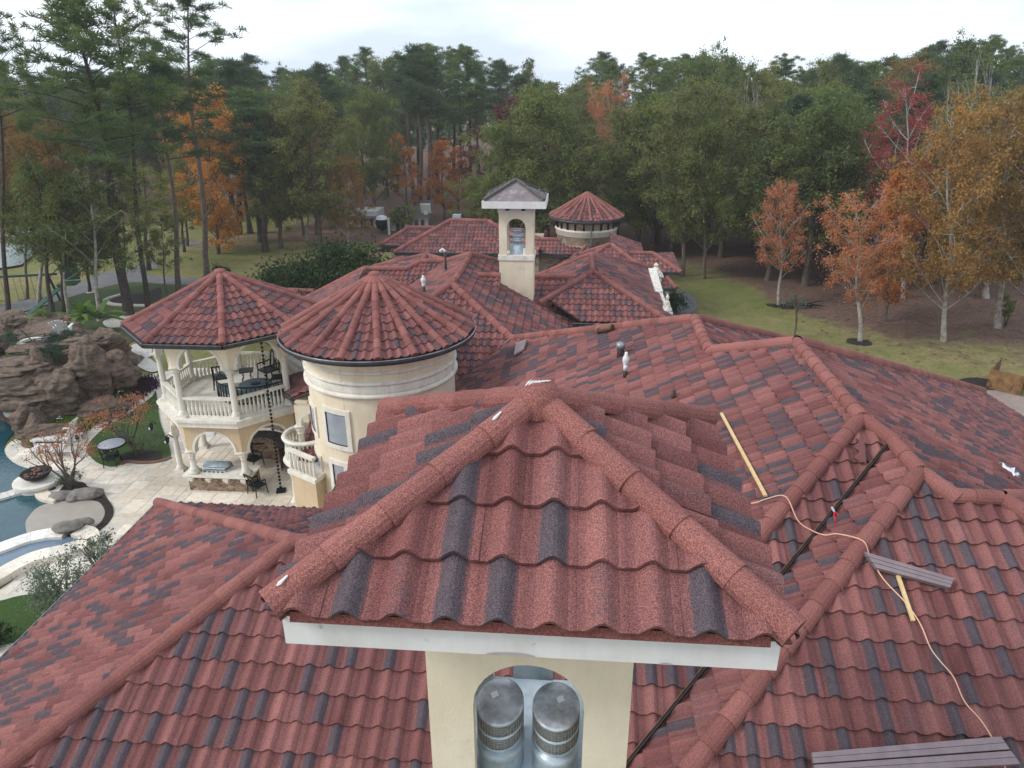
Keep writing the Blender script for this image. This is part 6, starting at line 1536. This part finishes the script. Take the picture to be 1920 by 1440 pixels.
# centre left, along the wood edge
T('golA', 'small gold and green tree in front of the white shed', 655, 470, 290, 95, 655)
T('corA', 'brownish sparse tree left of the small gold tree', 578, 455, 250, 95, 565)
T('oraB', 'narrow red-orange tree left of the two thin pine stems', 768, 418, 240, 75, 752)
T('oraA', 'bright orange tree with drooping lower boughs above the rear roof', 832, 410, 255, 90, 828)
T('purA', 'dark purple tree right of the orange trees', 898, 405, 225, 80, 895)
T('oliA', 'yellow-green bushy tree left of the grey capped chimney', 893, 462, 328, 120, 900)
T('oraB', 'reddish tree in shadow behind the bright orange one', 860, 405, 270, 60, 862)
T('pineC', 'thin tall pine with bare stem between the orange trees', 790, 402, 85, 130, 782, PN)
T('pineC', 'second thin bare-stemmed pine just right of the first between the orange trees', 806, 402, 95, 100, 797, PN)
# centre right
T('corB', 'coral tree with bare upper twigs standing out of the green wood', 1150, 430, 140, 100, 1148)
T('oliB', 'olive crown left of the coral tree', 1060, 440, 215, 120, 1060)
T('oliA', 'yellowish olive tree behind the stone tower roof', 1160, 450, 285, 90, 1158)
T('oakA', 'green tree behind the left side of the stone tower', 1030, 450, 300, 90, 1030)
T('oakB', 'big yellow-tipped green tree with pale trunk right of the stone tower', 1319, 524, 228, 155, 1325)
T('oakA', 'dark green tree left of the big yellow-tipped tree', 1240, 470, 240, 120, 1235)
T('oliB', 'olive tree between the stone tower and the lawn', 1200, 465, 270, 90, 1200)
T('oakB', 'broad olive green tree with leaning pale trunk behind the small coral tree', 1508, 537, 190, 230, 1545)
T('oliB', 'olive green crown filling the wood edge left of the crimson tree', 1420, 475, 230, 160, 1420)
T('oakA', 'round green crown just left of the crimson tree', 1590, 500, 205, 150, 1590)
T('barA', 'bare silver-grey tree rising from the green wood', 1410, 455, 128, 60, 1410)
T('barA', 'bare pale tree on the skyline at the upper right', 1845, 500, 80, 80, 1850)
T('barA', 'leafless grey tree between the crimson tree and the golden crowns', 1795, 540, 130, 60, 1790)
T('corA', 'small round coral tree with slim grey trunk on the lawn', 1462, 573, 338, 112, 1458)
T('corB', 'coral orange tree with pale trunk in a mulch ring', 1610, 641, 345, 150, 1618)
T('oraA', 'taller orange tree leaning right behind the mulch-ring tree', 1655, 603, 300, 130, 1700)
T('criA', 'tall crimson tree with bare grey top', 1690, 560, 118, 150, 1700)
T('criA', 'lower crimson tree left of the tall crimson one', 1675, 540, 245, 120, 1665)
T('golA', 'golden olive tree with pale trunk second from the right edge', 1772, 640, 185, 190, 1800)
T('golB', 'big golden tree at the right edge with white peeling trunk', 1872, 616, 150, 230, 1900)
T('golB', 'golden tree behind the two pale trunks at the right edge', 1850, 560, 160, 230, 1850)
T('golA', 'golden tree cut off by the right edge of the photo', 1960, 640, 140, 200, 1965)
T('oliB', 'small olive tree with ivy under the golden crowns', 1790, 560, 300, 110, 1790)
# wood behind: rows of individual trees
sky = [(-100, 60), (0, 130), (60, 140), (150, 130), (300, 130), (380, 110), (450, 105), (520, 125), (560, 118), (640, 108), (700, 92), (760, 88), (830, 92), (900, 100), (950, 112), (1000, 116), (1035, 138), (1060, 150), (1090, 140), (1120, 112), (1170, 95), (1230, 100), (1290, 108), (1340, 98), (1400, 112), (1500, 112), (1560, 100), (1610, 95), (1700, 98), (1740, 82), (1800, 86), (1850, 70), (1900, 90), (2020, 90)]
gw = {'far': 'trees of the wood behind the house'}
ORD = ['first', 'second', 'third', 'fourth', 'fifth', 'sixth', 'seventh', 'eighth', 'ninth', 'tenth', 'eleventh', 'twelfth']
ZONES = [(140, 'at the far left edge'), (330, 'behind the tall pines'), (520, 'left of the hedge'), (700, 'above the white shed'), (880, 'above the orange trees'), (1060, 'above the grey capped chimney'), (1200, 'above the stone tower'), (1380, 'right of the stone tower'), (1580, 'above the small coral tree'), (1760, 'around the crimson tree'), (9999, 'at the right edge')]
def fill():
    placed = []
    rows = [(64, 72, 30, 'front row'), (72, 82, 40, 'second row'), (82, 93, 46, 'middle row'), (93, 106, 46, 'fourth row'), (106, 122, 46, 'back row')]
    for ri, (ya, yb3, cnt, rn) in enumerate(rows):
        for k in range(cnt):
            px = -60+(2040)*(k+tr.uniform(.1, .9))/cnt; y = tr.uniform(ya, yb3)
            if px > 1250: y -= 8-ri
            if px < 430 and ri < 2: continue
            if 630 < px < 840 and ri < 2: continue
            if (690 < px < 945 and y < 94) or (1100 < px < 1200 and y < 90) or (1385 < px < 1435 and y < 72) or (1640 < px < 1790 and y < 66): continue
            s_ = np.interp(px, [p[0] for p in sky], [p[1] for p in sky]); back = ri >= 3
            tp = s_+(tr.uniform(-14, 26) if back else (tr.uniform(0, 70) if ri == 2 else tr.uniform(25, 150)))
            pt = UY(px, tp, y); h = min(29, max(8, pt[2])); x = pt[0]
            pinep = (.5 if px < 1000 else .14) if ri < 2 else (.6 if px < 1000 else .3)
            if back: pinep = .85
            if tr.random() < pinep: v = tr.choice(['pineA', 'pineB', 'pineC', 'pineD', 'pineC', 'pineT' if back else 'pineD']); r = tr.uniform(2.6, 4.0); kd = 'green pine'
            else:
                v = tr.choices(['oakA', 'oakB', 'oliA', 'oliB', 'golA', 'purA', 'corB', 'barB'], [5, 4, 4, 4, 0 if back else (.8 if px < 1500 else 3), .3, 0 if back else .6, .4])[0]; r = tr.uniform(3.0, 4.8)
                kd = {'oakA': 'green leafy tree', 'oakB': 'green leafy tree', 'oliA': 'olive leafy tree', 'oliB': 'olive leafy tree', 'golA': 'golden leafy tree', 'purA': 'dark purple tree', 'corB': 'coral leafy tree', 'barB': 'half bare grey tree', 'barA': 'bare grey tree'}[v]
            z_ = next(n_ for l_, n_ in ZONES if px < l_)
            placed.append((kd, rn, z_, px, v, (x, y, -.2), h, r))
    cnt = {}
    for p_ in sorted(placed, key=lambda q_: q_[3]):
        key = p_[:3]; cnt.setdefault(key, []).append(p_)
    for (kd, rn, z_), L_ in cnt.items():
        for i, p_ in enumerate(L_):
            lb = (f'{ORD[i]} {kd} from left in {rn} {z_}' if len(L_) > 1 else f'only {kd} in {rn} of wood {z_}')
            put_tree(p_[4], lb, p_[5], p_[6], p_[7], tr.uniform(0, 6.28), 'trees of the wood behind the house', 'tree', PN if 'pine' in kd else 'tree')
fill()
# far wood that reads as one mass
q = MB(); cs = []
for _ in range(1500):
    y = 124+300*tr.random()**1.3; x = tr.uniform(-1.0, 1.0)*y*.95; cs.append((x, y, tr.uniform(5, 10.5), tr.uniform(2.5, 4.5)))
leaves(q, cs, 60000, 1.3, 3, .8); q.obj('far_woodland', LM['pined'], None, kind='stuff')
# hedge shrubs behind the pavilion
def bush_mesh(name, w_, d_, h_, leaf, n, size, blobs, stems=True, needle=False):
    mb = MB(); cs = []
    for _ in range(blobs):
        a_ = tr.uniform(0, 2*PI); q_ = math.sqrt(tr.random()); cs.append((q_*w_/2*math.cos(a_), q_*d_/2*math.sin(a_), h_*(.25+.6*tr.random()*(1-.5*q_*q_)), min(w_, d_, h_)*tr.uniform(.16, .28)))
    leaves(mb, cs, n, size, 1, .9, needle); return mb.mesh(name, LM[leaf])
def bush(label, P, w_, d_, h_, leaf, n=2500, size=.09, blobs=20, name='shrub', cat='shrub', needle=False):
    t = thing(name, label, cat, P); link('foliage', bush_mesh('foliage', w_, d_, h_, leaf, n, size, blobs, needle=needle), t)
    mb = MB()
    for _ in range(7): mb_ = limb(mb, (tr.uniform(-.1, .1)*w_, tr.uniform(-.1, .1)*d_, 0), (tr.uniform(-.3, .3)*w_, tr.uniform(-.3, .3)*d_, h_*.7), .03*h_/2+.01, .008, .3, 3, 4)
    mb.obj('stems', M['bark'], t); return t
for lb, px, py, w_, h_ in (('large dark hedge shrub behind the pavilion ridge, left one', 560, 530, 5.5, 3.2), ('largest dark hedge shrub in the middle behind the wing roof', 620, 525, 5.5, 3.9), ('rounded dark hedge shrub nearest the rear range', 682, 520, 5.0, 3.8)):
    p_ = UY(px, py, 44); bush(lb, (p_[0], 44, 0), w_, 4, h_+1.6, 'hedge', 15000, .20, 60)
p_ = UY(490, 530, 42); bush('low feathery shrub at the left end of the hedge', (p_[0], 42, 0), 4, 3, 2.2, 'shrub', 6000, .16, 26)
p_ = UY(735, 480, 47); bush('small pinkish green tree touching the rear range corner', (p_[0], 47, 0), 2.2, 2, 3., 'gold', 2200, .14, 16)
bush('green climber over the gabled shed doorway', (*U(757, 436)[:2], 0), 2.5, 1.5, 4.2, 'oak', 2500, .2, 16)
bush('dark green shrub beside the finial parapet', (*U(1262, 592)[:2], 0), 1.8, 1.8, 2.0, 'hedge', 2500, .12, 14)
bush('small dark evergreen shrub on the lawn left of the hedge', (*U(412, 520)[:2], 0), 1.6, 1.2, 1.1, 'hedge', 1500, .12, 10)
bush('green creeper tuft on the pale trunk near the right edge', (*U(1884, 610)[:2], 0), .9, .9, 2.4, 'oak', 900, .16, 8)
t = thing('fallen_branch', 'fallen dark branch with leaves under the small coral tree', 'branch', (*U(1490, 577)[:2], 0))
m = MB()
for _ in range(9): limb(m, (tr.uniform(-1.5, 1), tr.uniform(-.3, .3), .1), (tr.uniform(-1.5, 2.2), tr.uniform(-.6, .6), tr.uniform(.1, .5)), .07, .02, .2, 3, 4)
m.obj('twigs', M['black'], t); mb = MB(); leaves(mb, [(-.6+.5*k, tr.uniform(-.3, .3), .3, .45) for k in range(3)], 500, .12, 1); mb.obj('foliage', LM['silv'], t)
t = thing('sapling', 'thin bare sapling on the lawn in front of the mulch-ring tree', 'sapling', U(1488, 632)); tm = bare_tree(3.0, 1, 'bark', None, 0, 0, 3)[0]; o = link('stems', tm, t); o.scale = (.45, .45, 1)
# garden plants on the left
def small_tree(label, px, py, h_, w_, leaf, n, size, bark='bark'):
    b = U(px, py); t = thing('small_tree', label, 'small tree', (*b[:2], 0)); tb = MB(); cs = []
    for k in range(6):
        a_ = 2*PI*k/6+tr.uniform(-.3, .3); mid = Vector((.18*math.cos(a_)*w_, .18*math.sin(a_)*w_, h_*.45)); limb(tb, (0, 0, 0), mid, .045, .03, .2, 3, 5)
        for _ in range(4):
            e = Vector((math.cos(a_+tr.uniform(-.5, .5))*w_*.5*tr.uniform(.4, 1), math.sin(a_+tr.uniform(-.5, .5))*w_*.5*tr.uniform(.4, 1), h_*tr.uniform(.6, .98))); limb(tb, mid, e, .028, .008, .3, 3, 4); cs.append((*e, w_*tr.uniform(.09, .15)))
            for _ in range(2): limb(tb, e, e+Vector((tr.uniform(-.3, .3), tr.uniform(-.3, .3), tr.uniform(0, .3))), .01, .004, .2, 2, 3)
    tb.obj('stems', M[bark], t); mb = MB(); leaves(mb, cs, n, size, 1, .55); mb.obj('foliage', LM[leaf], t); return t
small_tree('open red-brown Japanese maple in the planting bed by the lagoon', 132, 916, 2.3, 2.6, 'cora', 1700, .06)
b_ = U(136, 912); bush('low grey-green shrub at the foot of the red-brown maple', (*b_[:2], 0), .8, .8, .9, 'silv', 900, .05, 8)
small_tree('rust-leaved shrub with green lower leaves on the turf island', 245, 835, 2.0, 3.0, 'cora', 1600, .07)
b_ = U(262, 852); bush('twiggy green shrub in the mulch bed of the turf island', (*b_[:2], 0), 1.8, 1.2, 1.5, 'silv', 1300, .05, 14)
b_ = U(118, 1165); bush('feathery silvery olive shrub beside the west roof eave', (b_[0]+.1, b_[1]+.2, 0), 1.7, 1.7, 2.5, 'silv', 6500, .06, 40, needle=False)
b_ = U(190, 1075); bush('smaller silvery shrub further along the west eave', (b_[0], b_[1], 0), 1.3, 1.3, 1.7, 'silv', 2200, .07, 16)
b_ = U(8, 1212); bush('dark green clipped shrub at the lower left edge', (b_[0]-.3, b_[1], 0), .9, .9, .7, 'hedge', 2000, .06, 12)
q = MB()
def strip_plants(mb, pts, w_, n, hgt, z0=0):
    P_ = smooth_open(poly_px(pts), 8)
    for _ in range(n):
        i = tr.randrange(len(P_)-1); t_ = tr.random(); x = P_[i][0]*(1-t_)+P_[i+1][0]*t_+tr.gauss(0, w_/3); y = P_[i][1]*(1-t_)+P_[i+1][1]*t_+tr.gauss(0, w_/3)
        a_ = tr.uniform(0, 2*PI); l_ = hgt*tr.uniform(.6, 1.2); dx, dy = math.cos(a_)*l_*.5, math.sin(a_)*l_*.5; o = len(mb.v); wx, wy = -math.sin(a_)*.025, math.cos(a_)*.025
        mb.v += [(x-wx, y-wy, z0), (x+wx, y+wy, z0), (x+dx*.7+wx, y+dy*.7+wy, z0+l_*.8), (x+dx+0, y+dy, z0+l_*.75)]; mb.f.append((o, o+1, o+2, o+3))
strip_plants(q, [(78, 822), (110, 812), (145, 800), (172, 782)], .9, 6500, .5); strip_plants(q, [(175, 778), (200, 762), (222, 745)], .7, 1500, .4)
q.obj('border_grass', LM['grass'], None, kind='stuff')
q = MB(); strip_plants(q, [(205, 765), (235, 748), (262, 728), (266, 720)], 1.1, 4000, .3); q.obj('plum_groundcover', LM['plum'], None, kind='stuff')
def clump(label, P, r, leaf, n, l_):
    t = thing('plant', label, 'plant', P); mb = MB()
    for k in range(n):
        a_ = tr.uniform(0, 2*PI); el = tr.uniform(.3, 1.3); L_ = l_*tr.uniform(.7, 1.1); w_ = L_*.06; pts_ = []
        for i in range(5): s_ = i/4; pts_.append(Vector((math.cos(a_)*L_*s_*math.cos(el), math.sin(a_)*L_*s_*math.cos(el), L_*(s_*math.sin(el)-.5*s_*s_)+.05)))
        sd = Vector((-math.sin(a_), math.cos(a_), 0)); V_ = []
        for i, p_ in enumerate(pts_): ww = w_*math.sin(PI*(.15+.8*i/4)); V_ += [p_-sd*ww, p_+sd*ww]
        mb.add(V_, [(2*i, 2*i+1, 2*i+3, 2*i+2) for i in range(4)])
    mb.obj('leaves', LM[leaf], t); return t
clump('light green strap-leaved clump behind the plum groundcover', (*U(238, 724)[:2], 0), .5, 'grass', 40, .8)
clump('light green leafy clump at the rock foot beside the grass border', (*U(207, 752)[:2], 0), .5, 'grass', 34, .7)
clump('small green clump with white blooms between border grass and plum cover', (*U(188, 760)[:2], 0), .5, 'grass', 26, .6)
clump('tall banana plant with arching leaves behind the grotto, right one', (*U(192, 622)[:2], .8), .5, 'grass', 16, 2.6)
clump('banana plant with long pale leaves behind the grotto, left one', (*U(160, 622)[:2], .8), .5, 'grass', 12, 2.8)
clump('fern clump at the right shoulder of the grotto', U(212, 640, 1.6), .5, 'gold', 24, 1.2)
clump('bright fern tuft on the back rim of the grotto', U(75, 592, 3.0), .5, 'grass', 26, .9)
for lb, px, py, z_, w_ in (('blue-green mound in the lowest grotto planter, upper one', 118, 745, .9, 1.1), ('blue-green mound in the lowest grotto planter, lower left one', 102, 758, .8, .9), ('blue-green mound hanging on the right grotto face', 172, 705, 1.6, 1.3), ('blue-green mound in the middle grotto planter, left part', 82, 682, 2.1, 1.2),
                        ('blue-green mound in the middle grotto planter, right part', 105, 676, 2.1, 1.2), ('blue-green shrub on the top grotto planter beside the dark chair, left half', 105, 652, 2.4, 1.1), ('blue-green shrub on the top grotto planter, right half', 125, 645, 2.45, 1.2), ('dark green mound at the left edge of the grotto', 12, 655, 2.4, 1.5), ('small green mound above the middle grotto planter', 92, 668, 2.3, .8)):
    bush(lb, U(px, py, z_), w_, w_*.7, w_*.75, 'shrub', 2600, .05, 14, 'mound_plant', 'plant')
# white blooms
q = MB()
for px, py in ((70, 788), (80, 790), (112, 785), (146, 765), (150, 763), (157, 760), (141, 776), (190, 752), (222, 735), (228, 732)):
    x, y, _ = U(px, py, .5); 
    for _ in range(7): q.lathe((x+tr.uniform(-.1, .1), y+tr.uniform(-.1, .1), .5+tr.uniform(-.05, .08)), [(0, 0), (.04, .02), (0, .04)], 5)
q.obj('white_blooms', M['pvc'], None, kind='stuff')
# fallen leaves over lawn and forest floor
q = MB()
for _ in range(26000):
    y = 28+62*tr.random()**.8; x = tr.uniform(-45, 48)*(.5+y/90)
    l_ = litter(x, y) if y < 95 else 1
    if tr.random() > .18+.8*l_: continue
    if -16 < x < 5 and y < 50: continue
    s_ = tr.uniform(.05, .13); a_ = tr.uniform(0, PI); dx, dy = math.cos(a_)*s_, math.sin(a_)*s_
    n_ = mnoise.noise(Vector((x*.05, y*.05, 0))); z = (-.05+.5*n_*min(1, max(0, (y-45)/30)))+.03; o = len(q.v)
    q.v += [(x-dx, y-dy, z), (x+dy, y-dx, z+.02), (x+dx, y+dy, z), (x-dy, y+dx, z+.03)]; q.f.append((o, o+1, o+2, o+3))
q.obj('fallen_leaves', leaf_mat('fallen_leaf', [(.06, .035, .025), (.16, .09, .055), (.26, .16, .11), (.11, .06, .045)], .9, 0), None, kind='stuff')

# ------------------------------------------------------------------ air: light haze over the whole site
def haze():
    m = bpy.data.materials.new('haze'); m.use_nodes = True; nt = m.node_tree; N = nt.nodes
    N.remove(N['Principled BSDF']); v = N.new('ShaderNodeVolumePrincipled')
    v.inputs['Color'].default_value = (.92, .95, 1, 1); v.inputs['Density'].default_value = .0005; v.inputs['Anisotropy'].default_value = .2
    nt.links.new(v.outputs[0], N['Material Output'].inputs['Volume'])
    q = MB(); q.box((0, 245, 14.0), (1080, 660, 36)); q.obj('haze', m, None, kind='stuff')
haze()
